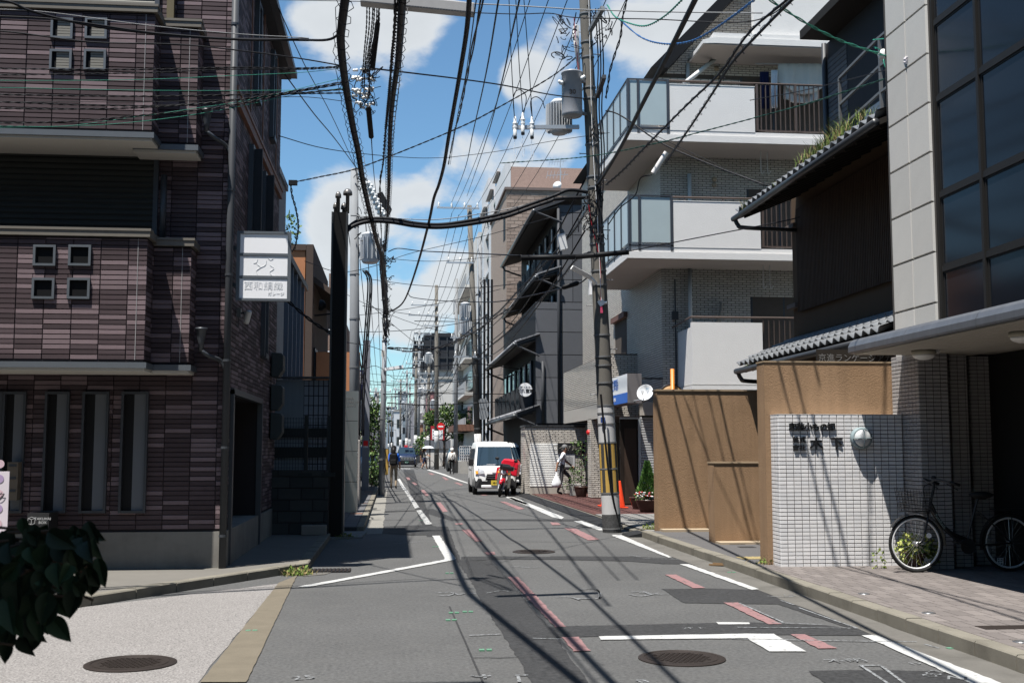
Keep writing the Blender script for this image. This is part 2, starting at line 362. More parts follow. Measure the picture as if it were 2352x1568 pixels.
tiles(fc2, 'brick_paver', (4.7, 26.65, .05), X_, Y_, 4, 14.8, .25, .25, .012, .012, redp, [1, 1], stack=False)
ground_sheet('forecourt_edge', [Vector(p) for p in ((4.53, 20.3, 0), (4.68, 20.3, 0), (4.68, 41.5, 0), (4.53, 41.5, 0))], .045, kerbm, thick=.06, kind='structure')
ramp_m = mat('rubber_ramp', (0.0182, 0.01872, 0.01976), .7, .2, 8, .3, 120)
for i in range(30):
    y = 20.4+i*.68
    if 21 < y < 22 or y > 39: continue
    mb = MB(); z0 = .006; mb.prism([(4.22, y, z0), (4.24, y, .03), (4.52, y, .085), (4.52, y, z0)], (0, .66, 0)); mb.build('rubber_ramp', ramp_m, None, label='black rubber kerb ramp block in the row along the apartment forecourt', cat='kerb ramp', group='rubber kerb ramps along the forecourt')
# --- far pavements
ground_sheet('pavement_far_right', [Vector(p) for p in ((5.0, 46, 0), (30, 46, 0), (30, 140, 0), (5.0, 140, 0))], .1, conc_pave, thick=.12, kind='structure')
ground_sheet('gutter_left', jit([Vector(p) for p in ((-.56, 21.6, 0), (-.2, 21.6, 0), (-.25, 45, 0), (-.6, 45, 0))], .5, .015), .006, mat('pale_gutter', (0.1872, 0.1794, 0.1612), .9, .2, 2, .3, 90, speck=.2, dirt=.3), kind='structure')
kerb('kerb_left', [(-.56, 22.1, 0), (-.58, 46, 0)], .13, .11, side=1)
pl = ground_sheet('pavement_left', [Vector(p) for p in ((-.7, 22.1, 0), (-12, 22.1, 0), (-12, 60, 0), (-.7, 60, 0))], .1, mat('pavement_left_joint', (0.052, 0.052, 0.052), .9), thick=.12, kind='structure')
gp = [mat('grey_paver_a', (0.0884, 0.0884, 0.0936), .8, .15, 3, rnd=.1), mat('grey_paver_b', (0.104, 0.104, 0.1066), .8, .15, 3, rnd=.1), mat('terracotta_paver', (0.1352, 0.078, 0.0572), .8, .15, 3)]
tiles(pl, 'paver', (-2.2, 22.15, .1), X_, Y_, 1.5, 20, .3, .3, .01, .01, gp, [6, 5, .4])
ground_sheet('apron_left', jit([Vector(p) for p in ((-1.1, 20.5, 0), (-.55, 20.6, 0), (-.5, 22.1, 0), (-2.4, 22.1, 0), (-2.4, 20.5, 0))], .3, .02), .03, mat('apron_concrete', (0.182, 0.1768, 0.1664), .9, .2, 2, speck=.2, dirt=.4), thick=.05, kind='structure')
# --- asphalt patches
c7b = lambda x, y: (574.2+x*.3418, 1091+y*.3418)
c7c = lambda x, y: (1263.3+x*.4629, 1119.7+y*.4629)
c6 = lambda x, y: (689+x*.2563, 832.6+y*.2563)
def patch(pts, c=None, z=.004, m=asphalt_d, name='asphalt_patch', amp=.012, step=.12):
    return decal(name, [G(*(c(*p) if c else p)) for p in pts], m, z, amp, step, parent=road)
patch([(1255, 345), (1330, 345), (1375, 470), (1420, 575), (1620, 575), (1990, 1000), (2352, 1500), (2290, 1640), (1960, 1640), (1890, 1396), (1740, 1130), (1650, 1000), (1560, 850), (1470, 690), (1400, 590)], c7b)
patch([(880, 345), (1200, 333), (1255, 345), (1290, 400), (1080, 405), (880, 390)], c7b, .0045)
patch([(1120, 235), (905, 240), (905, 250), (1130, 240), (1350, 305), (2352, 310), (2352, 296), (1380, 295), (1230, 225)], c7b, .0044, amp=.005)
patch([(1420, 548), (1700, 545), (2352, 553), (2352, 568), (1700, 566), (1410, 578)], c7b, .0053)
patch([(0, 340), (400, 342), (640, 352), (720, 380), (560, 378), (400, 366), (0, 356)], c7c, .0049, amp=.01)
patch([(-130, 692), (0, 690), (600, 676), (1000, 668), (1360, 682), (1500, 702), (1130, 578), (665, 573), (555, 503), (800, 500), (1130, 511), (1270, 532), (1540, 640), (1810, 742), (1560, 735), (800, 727), (0, 745), (-130, 752)], c7c, .0046)
patch([(1280, 912), (1500, 905), (1900, 910), (2300, 990), (2352, 1100), (1500, 1060)], c7c, .0051)
patch([(340, 182), (640, 190), (760, 205), (400, 200), (300, 190)], lambda x, y: c7c(x*.62-60, y), .0057)
patch([(905, 960), (1010, 1300), (1120, 1560), (1200, 1560), (1140, 1380), (1060, 1150), (1000, 960)], lambda x, y: c6(x+20, y), .0038)
# cracks / seams
for a, b in (((1640, 455), (2352, 447)), ((880, 305), (1030, 300)), ((1500, 1228), (1990, 1225)), ((1340, 880), (1700, 1700))):
    pts = [G(*c7b(a[0]+(b[0]-a[0])*i/14, a[1]+(b[1]-a[1])*i/14+random.uniform(-2, 2))) for i in range(15)]
    mb = MB()
    for p, q in zip(pts[:-1], pts[1:]):
        d = (q-p).normalized(); nn = Vector((-d.y, d.x, 0))*.008; zz = Vector((0, 0, .005)); mb.quad(p-nn+zz, q-nn+zz, q+nn+zz, p+nn+zz)
    mb.build('crack', asphalt_d, road)
# --- painted lines
def line(pts, c=None, m=paint, z=.0085, name='painted_line', amp=.008): return decal(name, [G(*(c(*p) if c else p)) for p in pts], m, z, amp, .08, parent=road)
line([(1225, 408), (1273, 407), (1378, 556), (1382, 563), (1370, 572), (900, 660), (380, 756), (318, 752), (900, 645), (1306, 569), (1308, 558)], c7b)
line([(240, 740), (975, 727), (1112, 728), (1275, 815), (1085, 815), (978, 749), (255, 757)], c7c)
line([(824, 669), (985, 671), (992, 680), (835, 680)], c7c)
line([(308, 235), (352, 235), (603, 345), (590, 349), (310, 240)], c7c, paint)
line([(645, 381), (690, 381), (1038, 505), (1000, 508)], c7c)
line([(1547, 735), (1615, 733), (2215, 962), (2440, 1060), (2330, 1080)], c7c)
line([(1160, 1140), (1180, 1142), (1296, 1188), (1290, 1192), (1270, 1188)])
line([(1318, 1197), (1336, 1196), (1386, 1214), (1386, 1218), (1376, 1218)])
line([(870, 1045), (895, 1040), (935, 1110), (955, 1135), (925, 1140)], c6)
line([(930, 1142), (960, 1140), (1010, 1210), (1070, 1298), (1030, 1308), (985, 1230)], c6, paint_worn)
line([(1042, 1325), (1085, 1320), (1185, 1448), (1125, 1452)], c6, paint_worn)
line([(1135, 960), (1160, 958), (1300, 1000), (1400, 1040), (1505, 1075), (1500, 1082), (1380, 1045), (1270, 1003)], c6)
line([(900, 946), (990, 948), (990, 953), (905, 952)], c6, paint_worn)
line([(1840, 1208), (1900, 1210), (2050, 1265), (2020, 1272)], c6)
for p in [[(1730, 685), (1800, 685), (2120, 1020), (2050, 1025)], [(2095, 1093), (2205, 1090), (2290, 1183), (2175, 1187)], [(1420, 366), (1475, 364), (1560, 444), (1515, 447)], [(1575, 518), (1640, 516), (1650, 533), (1590, 537)], [(1375, 325), (1425, 323), (1435, 331), (1385, 333)], [(1250, 185), (1280, 183), (1330, 245), (1295, 248)]]:
    line(p, c7b, pink, name='pink_dash')
for p in [[(570, 433), (625, 433), (770, 500), (710, 500)], [(860, 572), (930, 572), (1150, 680), (1085, 680)], [(1195, 730), (1265, 730), (1425, 800), (1330, 800)], [(70, 202), (128, 204), (245, 258), (190, 262)], [(0, 172), (40, 174), (55, 185), (10, 186)]]:
    line(p, c7c, pink, name='pink_dash')
for p in [[(1380, 1075), (1410, 1073), (1465, 1095), (1440, 1099)], [(1270, 1025), (1295, 1024), (1335, 1050), (1305, 1052)], [(1790, 1245), (1840, 1246), (2016, 1310), (1960, 1318)], [(950, 1028), (980, 1028), (990, 1050), (965, 1052)], [(1000, 1073), (1030, 1073), (1055, 1093), (1030, 1097)], [(1080, 1140), (1110, 1138), (1155, 1190), (1125, 1196)], [(1145, 990), (1180, 990), (1210, 1004), (1180, 1005)], [(1600, 1178), (1655, 1178), (1680, 1190), (1630, 1190)]]:
    line(p, c6, pink, name='pink_dash')
# --- chalk survey marks and green tags
def scribble(pts, c, w=.012):
    P = crom([G(*c(*p)) for p in pts], 4); mb = MB()
    for p, q in zip(P[:-1], P[1:]):
        d = (q-p)
        if d.length < 1e-5: continue
        d.normalize(); nn = Vector((-d.y, d.x, 0))*w; zz = Vector((0, 0, .0095)); mb.quad(p-nn+zz, q-nn+zz, q+nn+zz, p+nn+zz)
    mb.build('chalk_mark', chalk, road)
for p in [[(1265, 792), (1350, 790), (1400, 805), (1450, 795)], [(1270, 812), (1340, 810), (1380, 795)], [(1450, 795), (1520, 800)], [(1590, 795), (1680, 780), (1740, 783)], [(1470, 1081), (1690, 1072)], [(1485, 1350), (1540, 1358), (1620, 1352)], [(1570, 1344), (1580, 1370)], [(1780, 1350), (1870, 1348)], [(1800, 1345), (1810, 1395)], [(1725, 620), (1800, 618), (1880, 622), (1950, 618)], [(1900, 1100), (2000, 1103), (2100, 1105)], [(960, 462), (1160, 448)], [(1170, 580), (1280, 576)], [(925, 228), (1000, 222)], [(1910, 280), (2000, 285), (2100, 280)], [(2215, 770), (2330, 770), (2350, 830)], [(2190, 830), (2300, 832)]]: scribble(p, c7b)
for p in [[(25, 545), (100, 545), (150, 560)], [(150, 505), (230, 507), (245, 550), (120, 552)], [(400, 520), (460, 518), (500, 530), (590, 530)], [(390, 530), (450, 540), (540, 525)], [(930, 696), (1525, 700)], [(1235, 598), (1380, 650), (1525, 700)], [(1080, 540), (1150, 545), (1220, 540)], [(1140, 560), (1215, 585)], [(460, 353), (640, 357)], [(390, 335), (450, 345)], [(900, 752), (1400, 762), (1820, 768)], [(1540, 885), (1700, 990)], [(1640, 885), (1760, 975)], [(1530, 885), (1640, 885)], [(1360, 682), (1100, 672)], [(940, 575), (1160, 672)], [(1860, 780), (1930, 800)]]: scribble(p, c7c)
def gtext(body, size, pos, c, rot=0):
    p = G(*c(*pos)); p.z = .0096; r_ = Vector((math.cos(rot), math.sin(rot), 0)); text('chalk_writing', body, size, p, r_, Vector((-r_.y, r_.x, 0)), chalk, road, ext=.0001)
gtext('不明', .16, (1470, 862), c7c, .1); gtext('1.30', .16, (1900, 925), c7c, -2.3); gtext('N', .2, (2020, 950), c7c, -.5); gtext('25', .17, (360, 1365), c7b, .3); gtext('0.3', .1, (470, 523), c7c, .1); gtext('オト', .12, (720, 700), c7c, 0)
gtext('8', .18, (460, 965), c7c, .1); gtext('水', .1, (960, 590), c7c, .1); gtext('1.5', .1, (1180, 535), c7c, -.1); gtext('13', .1, (1810, 875), c7c, .2); gtext('20', .09, (2080, 615), c7b, 0)
green = mat('green_survey_tag', (.1, .21, .14), .6, .1, 5)
for c, p in ((c7b, (1340, 660)), (c7b, (1463, 920)), (c7b, (1370, 927)), (c7b, (1352, 976)), (c7b, (1582, 1178)), (c7b, (1247, 481)), (c7b, (10, 1048)), (c7c, (2000, 800)), (c7c, (900, 422)), (c6, (1085, 1415))):
    q = G(*c(*p)); mb = MB(); mb.box(q.x-.05, q.x-.008, q.y-.025, q.y+.025, .001, .0125); mb.box(q.x+.008, q.x+.05, q.y-.025, q.y+.025, .001, .0125); mb.build('survey_tag', green, road)
# --- manhole covers
def manhole(p, r, label):
    t = thing('manhole_cover', label, 'manhole cover', p); mb = MB(); z = p.z
    mb.lathe([(r, -.02), (r, .008), (r-.02, .014), (r-.045, .014), (r-.05, .009), (r-.06, .009)], p, 40); mb.build('rim', castiron, t)
    mb = MB(); mb.lathe([(r-.06, 0), (r-.06, .012), (r-.1, .012), (r-.105, .008), (.001, .008)], p, 40)
    for i in range(-14, 15):
        for j in range(-14, 15):
            x, y = i*.04+(j % 2)*.02, j*.036
            if x*x+y*y < (r-.12)**2: mb.box(p.x+x-.013, p.x+x+.013, p.y+y-.011, p.y+y+.011, z+.008, z+.014)
    mb.build('plate', castiron, t)
manhole(G(300, 1524, .004), .33, 'round rusty manhole cover in the pale side street')
manhole(G(1566, 1512), .33, 'round brown manhole cover near the white L marking')
manhole(G(1226, 1267), .33, 'round manhole cover in mid road before the utility pole')
# small street details
gr = thing('drain_grate', 'dark drain grate at the kerb corner by the weeds', 'drain grate', G(752, 1311)); p = G(752, 1311)
mb = MB(); mb.box(p.x-.3, p.x+.3, p.y-.2, p.y+.2, .002, .01); mb.build('pan', black, gr)
for i in range(12): mb = MB(); mb.box(p.x-.28+i*.05, p.x-.25+i*.05, p.y-.18, p.y+.18, .008, .02); mb.build('bar', castiron, gr)
steelcap = mat('steel_cap', (0.26, 0.26, 0.26), .35, .1, 5, metal=.8)
for i, (x, y) in enumerate([(1985, 1363), (2133, 1407), (2345, 1473)]):
    p = G(x, y, .124); mb = MB(); mb.lathe([(.06, -.01), (.06, .004), (.045, .008), (.04, .003), (.02, .003), (.018, .006), (.001, .006)], p, 20)
    mb.build('survey_cap', steelcap, None, True, ['small round metal cap in the pavers below the tile wall', 'small round metal cap in the pavers in front of the bicycle', 'small round metal cap at the right edge, on the pavers'][i], 'metal cap')
p = G(2318, 1440, .123); mb = MB(); mb.box(p.x-.25, p.x+.5, p.y-.09, p.y+.09, 0.09, .127); mb.build('hatch_cover', castiron, None, label='dark rectangular hatch in the pavers at the right edge', cat='hatch cover')
p = G(1736, 1281, .118); mb = MB(); mb.box(p.x-.23, p.x+.27, p.y-.16, p.y+.16, .1, .124); 
for i in range(5):
    for j in range(3): mb.lathe([(.03, .0), (.026, .005)], (p.x-.18+i*.09, p.y-.1+j*.1, .124), 8)
mb.build('tactile_slab', mat('tactile_yellow', (0.26, 0.208, 0.104), .85, .1, 5), None, label='yellow tactile slab in the entry floor beside the tan pillar', cat='tactile slab')
for (x, y, lab) in ((1715, 1256, 'small dark inspection hatch in the grey entry floor, nearer the low tan wall'), (1690, 1249, 'small oval cap in the grey entry floor by the low tan wall')):
    p = G(x, y, .118); mb = MB(); mb.box(p.x-.12, p.x+.12, p.y-.1, p.y+.1, .1, .123); mb.build('inspection_hatch', mat('dark_hatch', (0.0312, 0.0312, 0.03224), .6, .2, 6), None, label=lab, cat='hatch')
p = G(1660, 1301); mb = MB(); mb.bar((p.x-.15, p.y+.12, .02), (p.x+.12, p.y-.08, .03), .05, .02); mb.bar((p.x-.1, p.y+.12, .035), (p.x+.15, p.y-.05, .035), .03, .02); mb.build('broken_board', mat('old_board', (0.156, 0.0988, 0.052), .8, .2, 10), None, label='broken orange-brown board lying in the gutter', cat='board')
mb = MB(); mb.box(p.x+.1, p.x+.4, p.y-.14, p.y+.02, .008, .04); mb.build('rubber_mat', ramp_m, None, label='small black rubber block in the gutter beside the broken board', cat='rubber block')
# ================================================================ LEFT SIDE
XL, YW, YB, YS = -2.1, 14.76, 13.95, 14.35
tl_d = mat('plum_tile_dark', (.054, .037, .04), .7, .16, 12, .25, 150, speck=.15, rnd=.16, spec=.25)
tl_m = mat('plum_tile_mid', (.07, .049, .053), .7, .2, 9, .25, 150, speck=.15, rnd=.16, spec=.25)
tl_l = mat('plum_tile_light', (.165, .121, .128), .7, .13, 9, .25, 150, speck=.18, rnd=.1, spec=.25)
grout_d = mat('dark_grout', (.03, .026, .028), .9, .1, 5)
TM, TW_ = [tl_d, tl_m, tl_l], [5, 2.2, 3.2]
alu = mat('bronze_aluminium', (.055, .06, .068), .45, .15, 6, metal=.3)
alu_l = mat('grey_aluminium_frame', (.11, .122, .135), .45, .12, 8, metal=.3)
coping_m = mat('taupe_coping', (.15, .135, .115), .6, .12, 6)
soffit_m = mat('soffit_board', (.52, .5, .46), .85, .06, 2)
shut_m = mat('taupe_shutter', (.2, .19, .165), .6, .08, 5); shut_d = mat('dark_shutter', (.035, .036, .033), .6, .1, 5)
plinth_m = mat('plinth_concrete', (.2, .19, .172), .9, .2, 2, .3, 80, speck=.15, streak=.12, dirt=.5, dirtcol=(.11, .1, .09))
frost = mat('frosted_pane', (.14, .147, .158), .5, .06, 2)
t = thing('tiled_building', 'plum and mauve tiled house with two projecting balconies on the left corner', 'building', (XL, YW, .1))
zE = 8.42
mb = MB(); mb.box(-9, XL, YW, 20.7, .05, .55); mb.build('plinth', plinth_m, t)
mb = MB()  # wall core with the garage opening left in the side wall
mb.box(-9, XL-.03, YW+.03, 15.1, .55, zE); mb.box(-9, XL-.03, 18.3, 20.67, .55, zE); mb.box(-9, XL-.03, 15.1, 18.3, 2.3, zE); mb.box(-9, -4.5, 15.1, 18.3, .55, 2.3); mb.build('wall', grout_d, t)
def zat(x, y, Y): return PY(x, y, Y).z
# geometry of the openings of the front wall (X, z)
slits = []
for (a, b) in ((-38, -2), (10, 52), (107, 152), (193, 243), (283, 334)):
    slits.append((PY(a, 1000, YW).x, PY(b, 1000, YW).x, zat(b, 1172, YW), zat(b, 905, YW)))
z2a, z2b = zat(200, 560, YW), zat(200, 350, YW)
x2b = PY(352, 450, YW).x
sh2 = (-8, x2b, z2a-.6, z2b); sh3 = (-8, PY(356, 10, YW).x, zat(200, 60, YW)-.3, zat(200, -160, YW))
O = Vector((-9, YW+.03, .58)); hol = [(a+9, b+9, c-.58, d-.58) for (a, b, c, d) in slits+[sh2, sh3]]
# balconies: main box and set-back step
def bay(xr, Yb, ztop, zbot, xl, side_depth, wins):
    w = xr-xl; mb = MB(); mb.box(xl, xr-.02, Yb+.02, YW, zbot, ztop); mb.build('balcony_wall', grout_d, t)
    tiles(t, 'wall_tile', (xr-w, Yb+.02, zbot+.03), X_, Z_, w, ztop-zbot-.05, .322, .06, .006, .012, TM, TW_, off=(w % .322)-.322+.1, holes=[(a-xl, b-xl, c-zbot-.03, d-zbot-.03) for a, b, c, d in wins], seed=int(ztop*10))
    tiles(t, 'wall_tile', (xr-.02, Yb+.02, zbot+.03), Y_, Z_, side_depth, ztop-zbot-.05, .322, .06, .006, .012, TM, TW_, seed=4)
    mb = MB(); mb.box(xl, xr+.03, Yb-.03, Yb+.12, ztop, ztop+.09); mb.box(xl, xr+.04, Yb-.04, Yb+.13, ztop+.07, ztop+.1); mb.box(xr-.1, xr+.03, Yb+.12, YW, ztop, ztop+.09); mb.build('coping', coping_m, t)
    mb = MB(); mb.box(xr-.115, xr-.108, Yb+.003, Yb+.009, zbot+.03, ztop-.02); mb.build('sealant_line', mat('sealant_white', (.3, .29, .29), .8), t)
    mb = MB(); mb.box(xl, xr+.03, Yb-.025, YW-.01, zbot-.07, zbot); mb.build('edge_trim', alu_l, t)
    mb = MB(); mb.box(xl, xr, Yb+.01, YW-.012, zbot-.1, zbot-.07); mb.build('soffit', soffit_m, t)
    for a, b, c, d in wins:
        mb = MB(); f = .028
        for q in ((a, b, c, c+f), (a, b, d-f, d), (a, a+f, c+f, d-f), (b-f, b, c+f, d-f)): mb.box(q[0], q[1], Yb-.022, Yb+.1, q[2], q[3])
        o = mb.build('window_frame', alu_l, t); mb = MB(); mb.box(a+f, b-f, Yb+.008, Yb+.018, c+f, d-f); mb.build('opening', mat('painted_shade_black', (.004, .004, .0045), .6), o)  # solid near-black plate: the shade inside the window is put into its colour
        if ztop > 5:
            mb = MB()
            for k in range(6): mb.box(a+f+.05, b-f, Yb-.002, Yb+.006, c+f+.005+k*.034, c+f+.033+k*.034)
            mb.build('shutter_slat', shut_m, o)
def win4(xs, ys, Y): return [(PY(a, 600, Y).x, PY(b, 600, Y).x, zat(a, d, Y), zat(a, c, Y)) for (a, b) in xs for (c, d) in ys]
zl_t, zl_b = zat(338, 545, YB), zat(332, 832, YB); zu_t, zu_b = zat(352, 30, YB), zat(350, 305, YB)
bay(PY(335, 700, YB).x, YB, zl_t, zl_b, -9, YW-YB, win4([(76, 128), (157, 209)], [(562, 610), (638, 686)], YB))
bay(PY(352, 200, YB).x, YB, zu_t, zu_b, -9, YW-YB, win4([(96, 148), (176, 228)], [(40, 88), (113, 161)], YB))
xs0 = PY(335, 700, YB).x-.3
bay(PY(437, 700, YS).x, YS, zat(437, 566, YS), zat(437, 838, YS), xs0, YW-YS, [])
bay(PY(454, 200, YS).x, YS, zat(453, 64, YS), zat(453, 334, YS), xs0, YW-YS, [])
# wall tiles
def shrink(hs): return hs
tiles(t, 'wall_tile', O, X_, Z_, 9+XL-.03, zE-.6, .322, .06, .006, .012, TM, TW_, holes=hol, seed=9)
tiles(t, 'wall_tile', (XL-.03, YW+.03, .58), Y_, Z_, 5.9, zE-.6, .322, .06, .006, .012, TM, TW_, holes=[(.3, 3.6, -.1, 1.75)], seed=11)
# slit windows
for (a, b, c, d) in slits:
    mb = MB(); f = .03
    for q in ((a, b, c-.03, c), (a, b, d, d+.03), (a-f, a, c-.03, d+.03), (b, b+f, c-.03, d+.03)): mb.box(q[0], q[1], YW-.03, YW+.028, q[2], q[3])
    o = mb.build('slit_window', alu, t)
    mb = MB(); mb.box(a+.45*(b-a), b-.01, YW+.014, YW+.026, c, d); mb.build('pane', frost, o); mb = MB(); mb.box(a, a+.45*(b-a), YW+.02, YW+.028, c, d); mb.build('dark_pane', mat('dark_opening', (.012, .012, .013), .6), o)
# roller shutters behind the balconies
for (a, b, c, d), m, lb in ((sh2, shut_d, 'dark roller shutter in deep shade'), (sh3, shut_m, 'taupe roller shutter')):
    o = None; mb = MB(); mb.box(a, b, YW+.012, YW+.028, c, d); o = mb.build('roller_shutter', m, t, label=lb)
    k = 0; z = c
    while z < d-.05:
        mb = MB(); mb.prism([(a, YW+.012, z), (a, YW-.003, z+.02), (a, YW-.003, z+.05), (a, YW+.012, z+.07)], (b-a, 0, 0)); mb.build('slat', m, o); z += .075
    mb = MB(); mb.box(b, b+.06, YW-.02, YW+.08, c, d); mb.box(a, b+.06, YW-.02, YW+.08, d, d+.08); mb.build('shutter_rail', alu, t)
# corner downpipe, its hoppers and brackets
pipe_m = mat('downpipe_grey', (.05, .053, .058), .5, .12, 5)
px0 = PY(521, 900, YW).x
mb = MB(); mb.cyl((px0, YW-.05, .1), (px0, YW-.05, 8.4), .045, n=14); dp = mb.build('downpipe', pipe_m, t, True)
for z in (.5, 1.6, 2.7, 3.8, 4.9, 6, 7.1): mb = MB(); mb.lathe([(.052, -.015), (.052, .015)], (px0, YW-.05, z), 14); mb.build('pipe_bracket', alu, dp)
for zc in (zat(460, 775, YS), zat(470, 270, YS)):
    xh = PY(459, 775, YS).x; mb = MB()
    mb.lathe([(.03, -.16), (.035, -.05), (.05, 0), (.06, .1), (.075, .11), (.075, .13)], (xh, YS+.1, zc), 10); mb.tube(crom([(xh, YS+.1, zc-.15), (xh+.1, YS+.15, zc-.22), (px0-.08, YW-.06, zc-.26), (px0, YW-.05, zc-.4)], 4), .028, 8); mb.build('rain_hopper', alu, t, True)
mb = MB(); xo = PY(395, 10, YW).x; mb.box(xo-.045, xo+.045, YW-.1, YW-.02, zat(395, 55, YW), 9); mb.build('bronze_duct', mat('old_bronze', (.12, .1, .06), .6, .2, 6), t)
xo = PY(378, 450, YW).x; mb = MB(); mb.cyl((xo, YW-.06, zat(378, 560, YW)), (xo, YW-.06, zat(378, 405, YW)), .04, n=12); mb.build('vent_pipe', alu, t, True)
# side wall: copper band, slit windows, garage
zc_ = PX(549, 248, XL).z
copper = mat('copper_band', (.2, .1, .07), .55, .12, 5)
mb = MB(); mb.box(XL-.02, XL+.03, YW-.02, 20.72, zc_, zc_+.16); mb.box(XL-.02, XL+.045, YW-.035, 20.74, zc_+.13, zc_+.19); mb.build('copper_band', copper, t)
for (ya, yb, za, zb) in ((16.75, 17.05, 6.8, 8.2), (18.9, 19.2, 6.8, 8.2), (16.4, 16.75, 4.7, 5.9), (18.0, 18.35, 4.7, 5.9), (18.3, 18.7, 3.1, 4.0)):
    mb = MB(); mb.box(XL-.02, XL+.05, ya-.05, ya, za-.05, zb+.05); mb.box(XL-.02, XL+.05, yb, yb+.05, za-.05, zb+.05); mb.box(XL-.02, XL+.07, ya, yb, za-.08, za); mb.box(XL-.02, XL+.05, ya, yb, zb, zb+.05); o = mb.build('side_window', alu, t)
    mb = MB(); mb.box(XL-.01, XL+.012, ya, yb, za, zb); mb.build('pane', glassmat('side_glass', (.1, .13, .16), .08), o)
    if za > 4 and za < 5: mb = MB(); mb.obox((XL+.1, ya+.03, (za+zb)/2), (.07, -.02, 0), (.003, .01, 0), (0, 0, (zb-za)/2), 0); mb.build('casement', alu, o)
for y in (16.2, 17.7, 19.7): mb = MB(); mb.box(XL, XL+.02, y, y+.05, zc_+.19, zE-.02); mb.build('rust_joint', copper, t)
mb = MB(); mb.box(XL-.05, XL+.03, 15.05, 15.12, .1, 2.35); mb.box(XL-.05, XL+.03, 18.28, 18.36, .1, 2.35); mb.box(XL-.05, XL+.03, 15.05, 18.36, 2.29, 2.37); mb.build('garage_frame', alu, t)
mb = MB(); mb.box(-4.45, -4.4, 15.1, 18.3, .1, 2.3); mb.box(-4.4, XL-.02, 15.1, 18.3, .1, .13); mb.build('garage_back', grout_d, t)
mb = MB(); mb.box(XL-.3, XL-.22, 16.9, 17.0, .1, 2.3); mb.build('garage_post', alu, t)
# eaves and roof
roofm = mat('dark_roof', (.045, .045, .05), .6, .15, 5)
mb = MB(); mb.box(-9, -1.97, 14.62, 20.95, zE, zE+.14); mb.prism([(-1.97, 14.62, zE+.14), (-9, 14.62, zE+.14), (-5.5, 14.62, 10.0)], (0, 6.33, 0)); mb.build('roof', roofm, t)
mb = MB(); mb.box(-1.97, -1.86, 14.62, 20.95, zE+.02, zE+.12); mb.build('gutter', alu, t)
# concrete rear annexe with grey face
an = thing('rear_annexe', 'narrow grey rendered block rising just behind the plum tiled house', 'building', (-2.3, 20.9, 0)); 
mb = MB(); mb.box(-6, -2.32, 20.95, 24, .1, 7.0); mb.build('wall', mat('grey_render', (.26, .255, .25), .85, .1, 2), an); mb = MB(); mb.box(-6, -2.28, 20.9, 24.05, 7.0, 7.12); mb.build('parapet_cap', alu_l, an)
# --- things on and around the tiled house
sg = thing('projecting_sign', 'white light-box sign of three panels projecting from the tiled house', 'sign', PX(600, 690, -1.9))
Ysg = 14.83; xa, xb = PY(547, 600, Ysg).x, PY(665, 600, Ysg).x; z1, z0 = zat(606, 534, Ysg), zat(606, 689, Ysg)
mb = MB(); mb.box(xa, xb, Ysg, Ysg+.16, z0, z1); mb.build('case', mat('sign_case', (.35, .36, .37), .4, .1, 5, metal=.5), sg)
face = mat('sign_face', (.78, .78, .79), .35, .03, 3)
ph = (z1-z0)/3
for k in range(3):
    mb = MB(); mb.box(xa+.025, xb-.025, Ysg-.006, Ysg, z0+k*ph+.022, z0+(k+1)*ph-.022); f = mb.build('sign_panel', face, sg)
    if k == 0:
        tm = mat('sign_faded_print', (.72, .725, .735), .4, .1, 20)
        text('lettering', '西和絹織', ph*.4, ((xa+xb)/2, Ysg-.008, z0+ph*.6), X_, Z_, tm, f, .001, space=1.15); text('lettering', 'ガレージ', ph*.18, (xb-.25*(xb-xa)/1, Ysg-.008, z0+ph*.27), X_, Z_, tm, f, .001)
    if k == 1:
        for pts in ([(.38, .8), (.36, .6), (.44, .45), (.36, .3), (.38, .12)], [(.55, .75), (.53, .55), (.42, .42)], [(.62, .55), (.7, .4), (.62, .25), (.66, .1), (.72, .08)], [(.3, .62), (.36, .66)], [(.58, .85), (.63, .78), (.68, .84)]):
            mb = MB(); mb.tube(crom([(xa+u*(xb-xa), Ysg-.008, z0+ph+v*ph) for u, v in pts], 4), .0025, 4); mb.build('faded_line', mat('faded_line_ink', (.69, .7, .71), .6), f)
for k in range(1, 3): mb = MB(); mb.box(xa, xb, Ysg-.015, Ysg, z0+k*ph-.014, z0+k*ph+.014); mb.build('divider', alu_l, sg)
mb = MB(); mb.box(xa-.02, xb+.02, Ysg-.02, Ysg-.001, z1-.02, z1+.012); mb.box(xa-.02, xb+.02, Ysg-.02, Ysg-.001, z0-.012, z0+.02); mb.box(xa-.02, xa+.018, Ysg-.02, Ysg-.001, z0+.02, z1-.02); mb.box(xb-.018, xb+.02, Ysg-.02, Ysg-.001, z0+.02, z1-.02); mb.build('frame', alu_l, sg)
mb = MB(); mb.bar((XL, Ysg+.08, z1-.2), (xa, Ysg+.08, z1-.2), .05); mb.bar((XL, Ysg+.08, z0+.2), (xa, Ysg+.08, z0+.2), .05); mb.build('bracket', alu, sg)
cm = thing('security_camera', 'white bullet security camera under the light-box sign', 'security camera', PX(556, 735, XL+.1)); p = PX(545, 718, XL)
mb = MB(); mb.box(XL, XL+.05, p.y-.05, p.y+.05, p.z-.06, p.z+.06); mb.build('mount', alu_l, cm); mb = MB(); mb.tube([(XL+.04, p.y, p.z-.01), (XL+.1, p.y-.02, p.z)], .014, 8); mb.tube([(XL+.02, p.y, p.z-.06), (XL+.02, p.y-.03, p.z-.2), (XL, p.y-.15, p.z-.16)], .005, 5); mb.build('arm', alu, cm)
